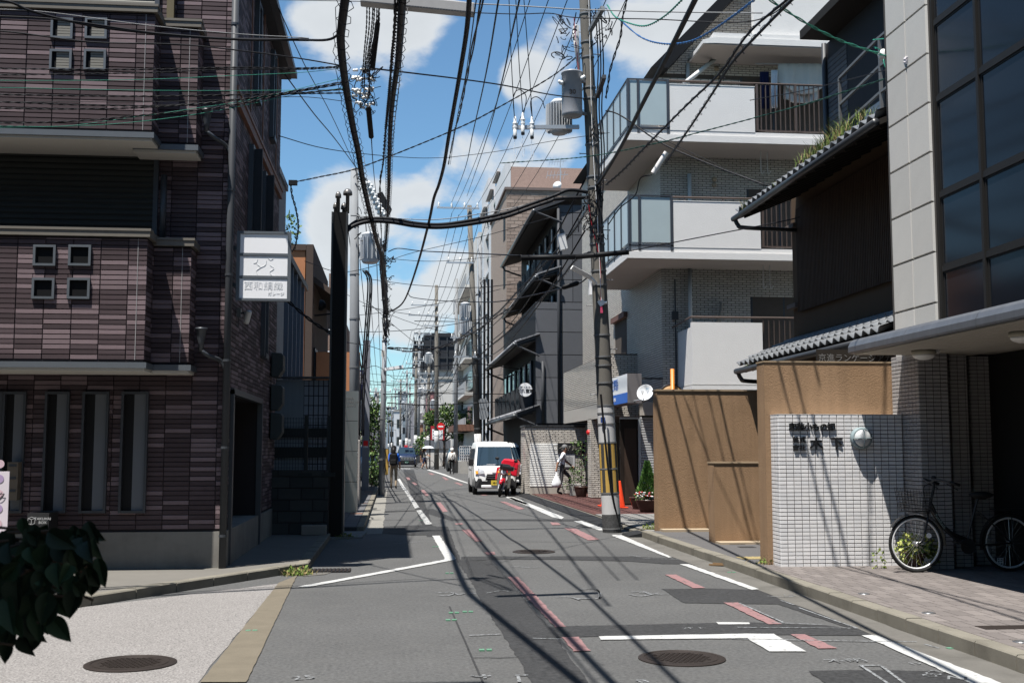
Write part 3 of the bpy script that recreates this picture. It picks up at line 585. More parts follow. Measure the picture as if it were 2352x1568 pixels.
mb = MB(); mb.lathe([(.001, -.09), (.036, -.09), (.04, -.05), (.04, .07), (.03, .09)], (XL+.14, p.y-.03, p.z-.06), 14, ax=(.25, -.3, .9)); mb.build('body', mat('camera_shell', (.6, .6, .6), .4), cm, True)
bx = thing('parcel_box', 'black parcel locker lettered TAKUHAI BOX by the slit windows', 'parcel box', (PY(88, 1250, 14.4).x, 14.4, .1))
xa, xb = PY(72, 1200, 14.35).x, PY(108, 1200, 14.35).x-.02; xb = PY(112, 1200, 14.35).x; za = zat(90, 1178, 14.35)
mb = MB(); mb.box(xa-.05, xb, 14.35, 14.72, .1, za); mb.build('case', mat('locker_black', (.02, .02, .021), .45), bx); mb = MB(); mb.box(xa+.04, xb-.04, 14.335, 14.35, .2, za-.2); mb.build('wood_panel', mat('locker_wood', (.09, .035, .015), .5, .3, 20, streak=.3), bx)
lm = mat('pale_print', (.5, .5, .5), .5)
text('lettering', 'TAKUHAI\nBOX', .045, ((xa+xb)/2+.03, 14.347, za-.09), X_, Z_, lm, bx, .001); mb = MB()
for a, b in (((-.14, -.06), (-.14, -.12)), ((-.14, -.06), (-.1, -.045)), ((-.1, -.045), (-.06, -.06)), ((-.06, -.06), (-.06, -.12)), ((-.14, -.12), (-.1, -.135)), ((-.06, -.12), (-.1, -.135)), ((-.14, -.06), (-.1, -.075)), ((-.06, -.06), (-.1, -.075)), ((-.1, -.075), (-.1, -.135))): mb.bar(((xa+xb)/2+a[0], 14.346, za+a[1]), ((xa+xb)/2+b[0], 14.346, za+b[1]), .004)
mb.build('box_logo', lm, bx)
ml = thing('letter_box', 'stack of taupe letter boxes on the wall left of the parcel locker', 'letter box', (PY(28, 1120, 14.6).x, 14.6, 1))
for k in range(3):
    a, b = PY(16, 1120, 14.62).x, PY(41, 1120, 14.62).x; z = zat(28, 1148-29*k, 14.62); mb = MB(); mb.box(a, b, 14.6, 14.74, z, z+.155); o = mb.build('box', mat('letterbox_taupe', (.16, .13, .1), .5), ml); mb = MB(); mb.box(a+.02, b-.02, 14.592, 14.6, z+.1, z+.13); mb.build('flap', alu, o)
bn = thing('banner_stand', 'pink and lilac patterned roll-up banner at the left frame edge', 'banner', (PY(-10, 1370, 12.9).x, 12.9, .1))
xa, xb = PY(-60, 1200, 12.9).x, PY(17, 1200, 12.9).x; z1 = zat(10, 1082, 12.9); mb = MB(); mb.box(xa, xb, 12.9, 12.915, .2, z1); bo = mb.build('cloth', mat('banner_cloth', (.62, .56, .6), .7, .08, 4), bn)
for i in range(3):
    for j in range(8): 
        mb = MB(); mb.lathe([(.045+.02*(i % 2), 0), (.045+.02*(i % 2), .002)], (xb-.3+i*.1, 12.898, .3+j*.16+(i % 2)*.08), 18, ax=(0, -1, 0)); mb.build('petal_print', mat(('lilac_print', 'pink_print')[(i+j) % 2], ((.36, .27, .42), (.55, .4, .44))[(i+j) % 2], .7), bo)
text('lettering', 'ク', .09, (xb-.07, 12.888, zat(15, 1140, 12.9)), X_, Z_, black, bo, .001)
mb = MB(); mb.box(xa-.05, xb+.05, 12.75, 13.05, .1, .13); mb.box(xa, xb+.02, 12.86, 12.96, .13, .2); mb.build('base', mat('banner_base', (.5, .5, .55), .4), bn)
# --- block wall with mesh fence, tiled screen wall behind
bw = thing('block_wall', 'shaded concrete block wall with a dark mesh fence on top', 'wall', (-1.6, 20.4, 0)); YBk = 20.35
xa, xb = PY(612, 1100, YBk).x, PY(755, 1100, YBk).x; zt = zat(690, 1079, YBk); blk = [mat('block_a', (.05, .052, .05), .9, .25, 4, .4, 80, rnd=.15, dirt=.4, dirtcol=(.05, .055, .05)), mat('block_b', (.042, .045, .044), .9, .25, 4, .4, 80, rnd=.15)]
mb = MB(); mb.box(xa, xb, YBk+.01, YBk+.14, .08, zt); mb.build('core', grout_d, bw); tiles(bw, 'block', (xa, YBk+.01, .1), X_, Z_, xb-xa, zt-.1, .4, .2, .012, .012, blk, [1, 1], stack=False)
mesh_m = mat('fence_green_black', (.02, .024, .024), .5)
zf = zat(690, 958, YBk)
for k in range(23): mb = MB(); x = xa+(xb-xa)*k/22; mb.bar((x, YBk+.07, zt), (x, YBk+.07, zf), .007); mb.build('fence_wire', mesh_m, bw)
for k in range(13):
    z = zt+.04+(zf-zt-.06)*k/12; mb = MB(); mb.bar((xa, YBk+.063, z), (xb, YBk+.063, z), .007); mb.build('fence_wire', mesh_m, bw)
for f in (.62, .99):
    x = xa+(xb-xa)*f; mb = MB(); mb.box(x-.03, x+.03, YBk+.04, YBk+.1, zt-.35, zf+.03); mb.box(x-.12, x+.12, YBk-.012, YBk+.01, zt-.12, zt-.05); mb.build('fence_post', mesh_m, bw)
for k in range(4):
    p = PY(700+k*14, 1233, YBk-.15); mb = MB(); mb.box(p.x-.06, p.x+.055, YBk-.22, YBk-.05, .1, .27); mb.build('edging_stone', mat('edging_stone', (.22, .2, .175), .9, .2, 6), None, label='rough paving setts lined up at the foot of the block wall', cat='edging stone', group='setts at the foot of the block wall', bevel=.012)
sw = thing('screen_wall', 'pale blue-grey tiled screen wall behind the mesh fence', 'wall', (-1.6, 23, 0)); Y2 = 22.6
xa, xm, xb = PY(622, 950, Y2).x, PY(697, 950, Y2).x, PY(757, 950, Y2).x; zt = zat(700, 872, Y2)
wt = mat('pale_blue_tile', (.2, .225, .255), .5, .08, 5, rnd=.06); mb = MB(); mb.box(xa, xm, Y2, Y2+.15, .1, zt); mb.build('render_panel', mat('stained_render', (.17, .195, .21), .85, .12, 2, streak=.2), sw)
mb = MB(); mb.box(xm, xb, Y2+.01, Y2+.5, .1, zt); mb.build('core', grout_d, sw); tiles(sw, 'tile', (xm, Y2+.01, .15), X_, Z_, xb-xm, zt-.15, .095, .19, .014, .012, [wt], [1])
for (a, b) in ((983, 1004), (1027, 1050)): mb = MB(); mb.box(xa, xb-.04, Y2-.05, Y2-.005, zat(690, b, Y2), zat(690, a, Y2)); mb.build('dark_rail', mesh_m, sw)
mb = MB(); mb.box(xa-.2, xb, Y2-.1, Y2+.3, zt+.03, zt+.06); mb.build('cap', alu, sw)
# air-conditioner hoods on the tiled house's side
acm = mat('green_grey_plastic', (.045, .052, .052), .55, .1, 5)
for (ya, yb, lab) in ((815, 870, 'topmost of three dark rounded vent hoods on the tiled house'), (887, 945, 'middle one of three dark rounded vent hoods on the tiled house'), (950, 1010, 'lowest of three dark rounded vent hoods on the tiled house')):
    pa, pb = PX(630, ya, XL+.02), PX(630, yb, XL+.02); y = 19.9; z1, z0 = 1.58+(1031-ya)/2613*y, 1.58+(1031-yb)/2613*y
    mb = MB(); mb.prism([(XL, y-.2, z1), (XL+.17, y-.2, z1-.01), (XL+.2, y-.2, z1-.05), (XL+.2, y-.2, z0+.12), (XL+.12, y-.2, z0), (XL, y-.2, z0)], (0, .4, 0)); mb.build('vent_hood', acm, None, label=lab, cat='vent hood', group='vent hoods on the tiled house', bevel=.015)
# --- black steel column with vent caps
bc = thing('steel_column', 'tall black steel service column with mushroom vents and twin pipes', 'column', (-.97, 20.8, 0))
xa, xb = PY(754, 1100, 20.7).x, PY(789, 1100, 20.7).x; zt = PY(785, 487, 20.7).z; bkm = mat('column_black', (.008, .0075, .007), .5, .25, 8, .3, 200, speck=.2); lean = .0
mb = MB(); mb.box(xa, xb, 20.7, 21.0, 0, zt); mb.build('shaft', bkm, bc); mb = MB(); mb.box(xa-.012, xa+.02, 20.68, 21.0, .02, zt); mb.box(xb-.02, xb+.012, 20.68, 21.0, .02, zt); mb.build('flange', mat('column_edge', (.05, .05, .05), .4, metal=.4), bc)
cap = mat('vent_cap_grey', (.13, .125, .12), .35, .1, 6, metal=.3)
for (dx, dy, hh, rr) in ((.1, .08, .28, .055), (.27, .1, .34, .085), (.05, .2, .1, .05), (.2, .22, .1, .06)):
    mb = MB(); mb.lathe([(.035, 0), (.035, hh), (rr, hh), (rr, hh+.03), (rr*.92, hh+.07), (rr*.5, hh+.11), (.001, hh+.12)], (xa+dx, 20.7+dy, zt), 16); mb.build('vent_cap', cap, bc, True)
mb = MB(); mb.lathe([(.03, 0), (.1, .05), (.1, .12)], (xa-.1, 20.85, PY(760, 702, 20.8).z), 12, ax=(-1, 0, .1)); mb.tube([(xa, 20.85, PY(770, 720, 20.8).z), (xa-.3, 20.8, PY(750, 725, 20.8).z)], .015); mb.build('floodlight', black, bc)
# --- buildings further along the left
gb = thing('slate_building', 'slate blue-grey panelled building behind the light-box sign', 'building', (-4, 27, 0)); xw = PY(694, 800, 30).x
sb = mat('slate_panel', (.085, .1, .13), .5, .1, 3, streak=.1); mb = MB(); ztop = PY(690, 668, 30).z; mb.box(-8, xw-.05, 24.5, 30, .1, ztop); mb.build('wall', sb, gb); mb = MB(); mb.box(-8, xw+.12, 24.4, 30.1, ztop, ztop+.15); mb.build('parapet_cap', alu, gb)
for k in range(5): mb = MB(); y = 24.9+k*1.05; mb.box(xw-.05, xw+.1, y, y+.1, .1, ztop-.02); mb.build('fin', mat('slate_fin', (.13, .15, .18), .5), gb)
for k in range(4):
    for zz in (1.6, 4.2): mb = MB(); y = 25.05+k*1.05; mb.box(xw-.052, xw-.03, y+.05, y+.85, zz, zz+1.6); mb.build('window', glass, gb)
ob = thing('orange_render_building', 'orange-brown rendered building with a dark corner and deep eave', 'building', (-3.4, 36, 0)); Yo = 36
orm = mat('orange_render', (.4, .175, .085), .85, .12, 3, .5, 90, speck=.1); dkb = mat('brown_render', (.075, .055, .045), .85, .1, 3)
xa, xb = PY(640, 700, Yo).x, PY(718, 700, Yo).x; zt = PY(690, 565, Yo).z
mb = MB(); mb.box(xa-3, xb-.25, Yo, Yo+8, .1, zt); mb.build('wall', orm, ob); mb = MB(); mb.box(xb-.22, xb, Yo-.06, Yo+8, .1, zt+.05); mb.box(xa-3, xb-.23, Yo-.06, Yo+.5, zt-.14, zt+.05); mb.build('corner_pier', dkb, ob)
mb = MB(); x2 = PY(768, 840, 37).x; mb.prism([(xb, 36.4, zt-.9), (xb, 36.4, zt-1.1), (x2, 36.4, 6.4), (x2, 36.4, 6.6)], (0, 7, 0)); mb.build('eave', dkb, ob)
mb = MB(); mb.box(xb-.1, PY(826, 850, 36.8).x, 36.8, 37.3, .1, PY(740, 808, 36.8).z); lw = mb.build('low_wall', orm, ob); mb = MB(); xx = PY(725, 850, 36.8).x; mb.box(xx-.015, xx+.015, 36.79, 36.8, .2, PY(740, 808, 36.8).z); mb.build('joint', black, lw)
for k in range(3): mb = MB(); mb.box(xb+.02, xb+.06, 36.6+k*2, 37.8+k*2, 2.2, 4.8); mb.build('window', glass, ob)
# brick apartment behind the orange building
lb_ = thing('brown_brick_apartments', 'brown brick apartment block with white-railed balconies behind the orange building', 'building', (-4, 52, 0)); bb = mat('far_brown_brick', (.22, .155, .125), .85, .15, 6, speck=.25, speckscale=20)
xb2 = PY(770, 700, 52).x; mb = MB(); mb.box(-14, xb2-.6, 52, 66, .1, PY(700, 640, 52).z); mb.box(xb2-.6, xb2+.2, 53.6, 66, .1, PY(700, 700, 52).z); mb.prism([(-14, 52.01, PY(700, 640, 52).z), (PY(668, 640, 52).x, 52.01, PY(668, 640, 52).z), (PY(718, 735, 52).x, 52.01, PY(700, 640, 52).z), (-14, 52.01, PY(700, 640, 52).z+.1)], (0, 5, 0)); mb.build('wall', bb, lb_)
for k in range(4):
    z = PY(760, 806, 52).z-3*1+k*2.85-2.85; mb = MB(); mb.box(PY(752, 800, 52).x, xb2+.4, 52.3, 53.6, z, z+.18); o = mb.build('balcony', whitem, lb_); mb = MB(); mb.box(PY(752, 800, 52).x, xb2+.4, 52.3, 52.4, z+.18, z+.9); mb.build('balcony_panel', bb, o)
    for zz in (1.0, 1.15): mb = MB(); mb.bar((PY(752, 800, 52).x, 52.35, z+zz), (xb2+.4, 52.35, z+zz), .05); mb.build('rail', whitem, o)
    mb = MB(); mb.box(PY(755, 800, 52).x, xb2+.3, 53.55, 53.58, z+.2, z+2.1); mb.build('door_glass', glass, lb_)
# stainless name pillar of an office
sp = thing('name_pillar', 'stainless steel building name pillar behind the black column', 'sign pillar', (-1, 27.4, .1)); Yp = 27.2
xa, xb = PY(786, 1000, Yp).x, PY(822, 1000, Yp).x; zt = PY(810, 897, Yp).z; ss = mat('stainless', (.42, .41, .39), .3, .15, 2, metal=.9, streak=.1)
for k in range(4): mb = MB(); h = (zt-.1)/4; mb.box(xa, xb, Yp, Yp+.35, .1+k*h+.006, .1+(k+1)*h-.006); mb.build('steel_panel', ss, sp)
mb = MB(); mb.box(xa+.01, xb-.01, Yp+.01, Yp+.34, .1, zt-.01); mb.build('core', black, sp)
text('lettering', 'KEISHA\nMUROMACHI\nBUILDING', .085, ((xa+xb)/2-.06, Yp-.004, PY(810, 924, Yp).z), X_, Z_, mat('etched_letter', (.14, .13, .12), .5), sp, .002)
ap = thing('louvred_porch', 'pale metal louvre canopy frame behind the black column', 'louvre', (-1.6, 29, .1))
for k in range(4):
    z = PY(800, 950+k*15, 29).z; mb = MB(); mb.obox((PY(787, 950, 29).x, 29.3, z), (.35, 0, 0), (0, .04, .0), (0, 0, .055)); mb.build('louvre_blade', mat('pale_metal', (.5, .49, .46), .4, .1, 4, metal=.3), ap)
mb = MB(); x = PY(806, 980, 29).x; mb.bar((x-.04, 29.25, PY(800, 942, 29).z), (x+.06, 29.25, PY(800, 1008, 29).z), .05); mb.build('side_plate', mat('pale_metal', (.5, .49, .46), .4), ap)
sb2 = thing('planter_wall', 'low beige stone wall and grey granite strip behind the grey square post', 'wall', (-1.4, 32, .1)); mb = MB(); mb.box(-3, -1.36, 31, 44, .1, PY(815, 988, 32).z); mb.build('wall', mat('beige_stone', (.3, .26, .2), .85, .15, 4, speck=.15), sb2); mb = MB(); mb.box(-3, -1.33, 30.95, 44, PY(815, 988, 32).z, PY(815, 980, 32).z); mb.build('coping', gutterm, sb2)
gpil = thing('granite_gatepost', 'pinkish granite gatepost beside the stainless name pillar', 'gatepost', (-1.2, 30, .1)); mb = MB(); mb.box(PY(817, 1100, 30).x, PY(826, 1100, 30).x, 30, 30.5, .1, PY(820, 1010, 30).z); mb.build('post', mat('granite', (.32, .29, .27), .7, .1, 5, speck=.4, speckscale=60), gpil, bevel=.02)
bn2 = thing('vertical_banner_sign', 'navy and white vertical company sign beside the grey square post', 'sign', (-1.6, 45, 3)); Yn = 44
xa, xb = PY(818, 900, Yn).x, PY(833, 900, Yn).x; mb = MB(); z2, z1, z0 = PY(825, 849, Yn).z, PY(825, 918, Yn).z, PY(825, 990, Yn).z
mb.box(xa, xb, Yn, Yn+.12, z1, z2); f = mb.build('navy_panel', mat('navy_sign', (.012, .018, .09), .4), bn2); mb = MB(); mb.box(xa, xb, Yn, Yn+.12, z0, z1-.01); mb.build('white_panel', mat('sign_face', (.78, .78, .79), .35), bn2)
text('lettering', '株式会社', .12, (xb-.07, Yn-.004, z2-.32), X_, Z_, whitem, f, .001, vertical=True); text('lettering', 'オリエンタルダイヤモンド', .115, (xb-.18, Yn-.004, (z1+z2)/2-.02), X_, Z_, whitem, f, .001, vertical=True)
# grey square post, galvanised pole, concrete pole
sq = thing('square_post', 'grey square steel post with a small red sticker', 'post', (-1.05, 42.5, .1)); xa, xb = PY(832, 1000, 42.5).x, PY(848, 1000, 42.5).x; mb = MB(); zt = PY(842, 781, 42.5).z; mb.box(xa, xb, 42.5, 42.76, .1, zt); mb.build('shaft', mat('grey_post_paint', (.2, .21, .24), .5, .1, 3, streak=.15), sq); mb = MB(); z = PY(838, 1018, 42.5).z; mb.box(xa+.05, xb-.04, 42.49, 42.5, z-.09, z+.1); st = mb.build('sticker', mat('sticker_red', (.75, .03, .03), .5), sq); mb = MB(); mb.box(xa+.05, xb-.04, 42.49, 42.5, z-.15, z-.09); mb.build('sticker_strip', whitem, sq)
text('lettering', 'SECOM', .045, ((xa+xb)/2, 42.487, z-.12), X_, Z_, darkmetal, sq, .001)
# ================================================================ RIGHT SIDE, NEAR
tan = mat('tan_render', (.25, .16, .094), .9, .14, 2, 1.6, 55, speck=.12, streak=.22, dirt=.3, dirtcol=(.16, .1, .055))
tanc = mat('tan_coping', (.27, .2, .13), .85, .15, 4)
t = thing('tan_wall', 'tall tan rendered wall beside the utility pole, cable shadows across it', 'wall', (4.72, 20.3, .1))
a = PY(1511, 1100, 20.3).x; b = PY(1800, 1100, 20.3).x; zt = PY(1600, 898, 20.3).z
mb = MB(); mb.box(a, b, 20.3, 20.62, .02, zt); mb.build('wall', tan, t); mb = MB(); mb.box(a-.01, b, 20.28, 20.64, zt, zt+.03); mb.build('coping', tanc, t); mb = MB(); mb.box(a+.02, PY(1640, 1230, 20.1).x+.3, 20.0, 20.29, .02, .16); mb.build('sill', mat('sill_stone', (.34, .27, .19), .85, .12, 4), t)
t = thing('low_tan_wall', 'low tan rendered wall standing before the tall tan wall', 'wall', (4.96, 17.6, .1))
a = PY(1641, 1150, 17.6).x; b = PY(1800, 1150, 17.6).x; zt = PY(1700, 1064, 17.6).z; mb = MB(); mb.box(a, b, 17.6, 17.95, .1, zt); mb.build('wall', tan, t); mb = MB(); mb.box(a-.008, b, 17.585, 17.965, zt, zt+.025); mb.build('coping', tanc, t)
mb = MB(); mb.box(a, b-.1, 17.3, 17.59, .1, .15); mb.build('ledge', mat('sill_stone', (.34, .27, .19), .85), t)
t = thing('tan_gate_wall', 'tan rendered wall rising behind the white tiled name wall', 'wall', (4.68, 14.25, .1))
a = PY(1760, 1100, 14.25).x; zt = PY(1900, 833, 14.25).z; mb = MB(); mb.box(a, 6.95, 14.25, 14.55, .1, zt); mb.build('wall', tan, t); mb = MB(); mb.box(a-.008, 6.95, 14.24, 14.56, zt, zt+.02); mb.build('coping', tanc, t)
# --- white tiled name wall
Yt = 13.95; t = thing('name_wall', 'white glazed tile wall with raised black characters and a round lamp', 'wall', (4.73, Yt, .11))
a = PY(1790, 1100, Yt).x; b = 6.44; zt = PY(1900, 952, Yt).z
wg = mat('grout_brown', (.055, .045, .042), .9, .2, 8); wtile = [mat('white_tile_a', (.66, .645, .64), .28, .05, 3, rnd=.05, dirt=.06, dirtcol=(.5, .4, .28)), mat('white_tile_b', (.61, .6, .6), .28, .05, 3, rnd=.05)]
mb = MB(); mb.box(a+.008, b, Yt+.008, 14.249, .1, zt); mb.build('core', wg, t)
cols = round((b-a)/.0955); tw = (b-a)/cols; rws = round((zt-.11)/.0485); th = (zt-.11)/rws
tiles(t, 'wall_tile', (a, Yt+.008, .11), X_, Z_, b-a, zt-.11, tw, th, .0065, .009, wtile, [3, 2]); tiles(t, 'wall_tile', (a+.008, 14.249, .11), Y_*-1, Z_, .29, zt-.11, tw, th, .0065, .009, wtile, [3, 2])
mb = MB(); mb.box(a-.003, b, Yt-.003, 14.249, zt, zt+.006); mb.build('top_edge', wtile[0], t)
lk = mat('letter_black_metal', (.02, .02, .022), .4, .15, 20, metal=.4)
cr6 = lambda x, y: (1665.2+x*.293, 803.9+y*.293)
def wl_(s, c, size, bold=.004): p = PY(*cr6(*c), Yt); text('raised_character', s, size*1.05, (p.x, Yt-.014, p.z), X_, Z_, lk, t, .012, bold*.55)
for i, ch in enumerate('和装小もの卸'): wl_(ch, (530+i*60, 605), .1)
for i, ch in enumerate('株式會社'): wl_(ch, (553+(i % 2)*52, 705+(i//2)*62), .075, .003)
wl_('木', (712, 738), .155, .007); wl_('下', (872, 735), .155, .007)
lp = thing('bulkhead_lamp', 'round grey bulkhead lamp with a cross guard on the tiled name wall', 'wall lamp', PY(1975.8, 1006, Yt)); p = PY(1975.8, 1006, Yt); lg = mat('lamp_grey_blue', (.2, .25, .26), .5, .15, 12); r0 = .138
mb = MB(); mb.lathe([(r0, -.01), (r0, .05), (r0-.012, .07), (r0-.03, .075), (r0-.035, .05)], p, 32, ax=(0, -1, 0)); mb.build('body', lg, lp, True)
mb = MB(); mb.lathe([(r0-.03, .05), (r0-.03, .085), (.085, .115), (.05, .13), (.001, .135)], p, 28, ax=(0, -1, 0)); mb.build('glass_dome', mat('ribbed_glass', (.45, .46, .46), .25, .1, 30), lp, True)
mb = MB()
for d in (X_, Z_): mb.tube([p+d*(-r0+.01)+Y_*-.075, p+d*(-.09)+Y_*-.125, p+Y_*-.15, p+d*.09+Y_*-.125, p+d*(r0-.01)+Y_*-.075], .007, 6)
mb.build('guard', lg, lp, True)
# --- corner office building
XR = 6.45; t = thing('office_building', 'office block with cream stone panels, dark glazing and a grey canopy at the right edge', 'building', (XR, 14, .11))
cream = [mat('cream_panel_a', (.44, .425, .395), .75, .06, 3, .35, 160, speck=.16, speckscale=140, rnd=.04, dirt=.05, dirtcol=(.3, .22, .14)), mat('cream_panel_b', (.425, .41, .38), .75, .06, 3, .35, 160, speck=.16, speckscale=140, rnd=.04)]
mb = MB(); mb.box(XR+.03, 12, 12.95, 14.2, 2.8, 13); mb.box(XR+.35, 12, -3, 12.95, 2.8, 13); mb.build('core', mat('panel_joint', (.07, .065, .06), .9), t)
zj = PX(2101, 707, XR).z % .615
tiles(t, 'stone_panel', (XR+.03, 14.1, zj+2.46), Y_*-1, Z_, 1.14, 9.8, .57, .615, .009, .03, cream, [1, 1])
tiles(t, 'stone_panel', (12, 14.2, zj+2.46), X_*-1, Z_, 5.5, 9.8, .57, .615, .009, .03, cream, [1, 1], cap=340)
frame = mat('bronze_frame', (.02, .019, .018), .5, .15, 4, metal=.2); wg2 = mat('office_glass', (.008, .01, .014), .12, .05, 2, spec=.22)
ys_ = [12.93, 11.9, 10.8, 9.7, 8.6, 7.5]; zs_ = [3.0, 3.72, 4.62, 5.8, 6.75, 8.0, 9.3]
for y in ys_: mb = MB(); mb.box(XR+.045, XR+.3, y-.03, y+.02, 2.9, 9.6); mb.build('mullion', frame, t)
for z in zs_: mb = MB(); mb.box(XR+.055, XR+.29, 7.5, 12.88, z-.03, z+.04); mb.build('transom', frame, t)
for a, b in zip(ys_[:-1], ys_[1:]):
    for c, d in zip(zs_[:-1], zs_[1:]):
        if d-c < .3: continue
        mb = MB(); mb.box(XR+.08, XR+.1, b+.03, a-.05, c+.04, d-.03); o = mb.build('window_pane', wg2, t)
        mb = MB(); q = .022
        for (y0, y1, z0, z1) in ((b+.03, a-.05, c+.04, c+.04+q), (b+.03, a-.05, d-.03-q, d-.03), (b+.03, b+.03+q, c+.04+q, d-.03-q), (a-.05-q, a-.05, c+.04+q, d-.03-q)): mb.box(XR+.07, XR+.12, y0, y1, z0, z1)
        mb.build('sash', frame, o)
XC = 5.72; zb, ztp = PX(1983, 806, XC).z, PX(1990, 768, XC).z
cn = mat('canopy_metal', (.13, .137, .15), .4, .15, 2, metal=.45, streak=.25, dirt=.3, dirtcol=(.12, .13, .15))
prof = [(XR+.4, zb), (XC, zb), (XC-.01, zb+.02), (XC-.01, ztp-.11), (XC+.02, ztp-.05), (XC+.07, ztp-.012), (XC+.15, ztp), (XR+.4, ztp+.05)]
y = 13.85
for k in range(9):
    mb = MB(); L = 1.6; mb.prism([(x, y, z) for x, z in prof], (0, -L+.008, 0)); mb.build('canopy_section', cn, t); y -= L
bl_ = mat('soffit_slat', (.36, .33, .28), .7, .06, 3)
for k in range(14): mb = MB(); mb.box(XC+.06+k*.11, XC+.16+k*.11, 0, 13.8, zb-.012, zb-.002); mb.build('soffit_board', bl_, t)
mb = MB(); mb.box(XR-.2, 12, -3, 13.84, zb+.01, 2.8); mb.build('ceiling', bl_, t)
for k, (x, yy) in enumerate(((6.35, 13.1), (6.35, 10.9))):
    l_ = thing('ceiling_lamp', ['round white ceiling lamp under the grey canopy, by the tile column', 'round white ceiling lamp under the canopy at the right frame edge'][k], 'ceiling lamp', (x, yy, zb-.1)); mb = MB(); mb.lathe([(.145, -.012), (.145, -.06), (.14, -.065)], (x, yy, zb), 28); mb.build('base', mat('lamp_ivory', (.4, .36, .28), .6), l_, True); mb = MB(); mb.lathe([(.135, -.065), (.13, -.085), (.1, -.11), (.05, -.125), (.001, -.13)], (x, yy, zb), 28); mb.build('diffuser', mat('opal_diffuser', (.7, .68, .64), .35), l_, True)
# tiled columns and recess below the canopy
ct = [mat('column_tile_a', (.36, .34, .325), .35, .06, 3, rnd=.08), mat('column_tile_b', (.33, .31, .3), .35, .06, 3, rnd=.08)]
def tcol(x0, x1, y0, y1, cap):
    mb = MB(); mb.box(x0+.008, x1, y0+.008, y1, .11, zb); mb.build('column_core', wg, t)
    tiles(t, 'column_tile', (x0, y0+.008, .12), X_, Z_, x1-x0, zb-.13, .096, .0485, .0065, .009, ct, [1, 1], cap=cap); tiles(t, 'column_tile', (x0+.008, y1, .12), Y_*-1, Z_, y1-y0, zb-.13, .096, .0485, .0065, .009, ct, [1, 1], cap=cap)
tcol(XR, 6.84, 13.48, 14.24, 200); tcol(6.98, 7.2, 13.7, 14.24, 260); tcol(7.35, 7.62, 13.9, 14.5, 300)
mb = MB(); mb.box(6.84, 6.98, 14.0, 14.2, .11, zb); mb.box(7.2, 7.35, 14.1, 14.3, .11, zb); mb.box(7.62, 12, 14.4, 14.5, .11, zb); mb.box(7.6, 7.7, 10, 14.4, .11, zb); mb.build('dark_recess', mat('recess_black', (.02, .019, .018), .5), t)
mb = MB(); mb.cyl((6.9, 13.95, .11), (6.9, 13.95, zb), .04, n=10); mb.build('drainpipe', darkmetal, t, True)
# --- machiya with two tiled eaves
XM, XE = 7.6, 6.4; t = thing('townhouse', 'dark wooden townhouse with slatted upper floor and two eaves of pantiles', 'building', (XM, 17, .1))
kaw = mat('silver_pantile', (.17, .175, .18), .38, .12, 6, rnd=.1, dirt=.2, dirtcol=(.15, .15, .15)); brw = mat('brown_stucco', (.085, .056, .035), .9, .08, 3, .3, 90); dkw = mat('dark_timber', (.02, .017, .014), .7, .2, 8); slw = mat('slat_timber', (.06, .037, .024), .7, .2, 8, rnd=.1)
zl = PX(1716, 838, XE).z; zu = PX(1714, 476, XE).z
mb = MB(); mb.box(XM, 12, 14.6, 21, zl, zu+.4); mb.build('wall', brw, t); mb = MB(); mb.box(XM+.3, 12, 14.9, 21, .1, zl); mb.build('lower_wall', dkw, t)
def ptile(n=9):
    mb = MB(); w, L = .27, .3; vs = []
    for i in range(n):
        u = i/(n-1); y_ = u*w; z = .035*math.cos(u*2*math.pi*1.0)+.01*math.sin(u*2*math.pi)
        vs += [(0, y_, z+.02), (L, y_, z), (0, y_, z+.002), (L, y_, z-.018)]
    fs = []
    for i in range(n-1):
        a = i*4; b = a+4; fs += [(a, a+1, b+1, b), (a+2, b+2, b+3, a+3), (a, b, b+2, a+2), (a+1, a+3, b+3, b+1)]
    mb.add(vs, fs); me = mb.mesh('pantile', kaw, True); return me
pm = ptile()
def eave(z0, y0, y1, rows, slope, xtop):
    ang = math.atan(slope); k = 0; y = y0
    mb = MB(); mb.prism([(XE+.03, y0, z0-.02), (xtop, y0, z0-.02+(xtop-XE)*slope), (xtop, y0, z0-.1+(xtop-XE)*slope), (XE+.03, y0, z0-.1)], (0, y1-y0, 0)); mb.build('eave_boards', dkw, t)
    while y < y1-.2:
        for j in range(rows):
            o = link('pantile', pm); o.location = (XE+j*.25*math.cos(ang), y, z0+.045+j*.25*math.sin(ang)+.02*(j > 0)); o.rotation_euler = (0, -ang, 0); adopt(o, t)
        y += .265
    mb = MB(); mb.tube([(XE-.03, y0, z0-.07), (XE-.03, y1+.05, z0-.08)], .055, 10); g = mb.build('gutter', mat('gutter_black', (.025, .026, .028), .4), t, True)
    mb = MB(); mb.tube(crom([(XE-.03, y1-.05, z0-.1), (XE+.02, y1-.08, z0-.22), (XE+.15, y1-.1, z0-.27), (XM-.05, y1-.12, z0-.3)], 5), .04, 10); mb.build('downpipe', mat('gutter_black', (.025, .026, .028), .4), g, True)
    yy = y0+.2
    while yy < y1: mb = MB(); mb.bar((XE+.1, yy, z0-.12+.1*slope), (XM, yy, z0-.12+(XM-XE)*slope), .05, .07); mb.build('rafter', dkw, t); yy += .4
eave(zl, 14.4, 20.7, 5, .42, XM+.05); eave(zu, 14.3, 20.7, 9, .42, 9.7)
mb = MB(); mb.box(XM-.09, XM-.05, 14.9, 20.5, zl+.46, zl+.56); mb.build('flashing', black, t)
zs0, zs1 = PX(1868, 704, XM).z, zu+.1
mb = MB(); mb.box(XM-.03, XM-.005, 14.8, 20.6, zs0, zs1); mb.build('slat_backing', dkw, t)
y = 15.6
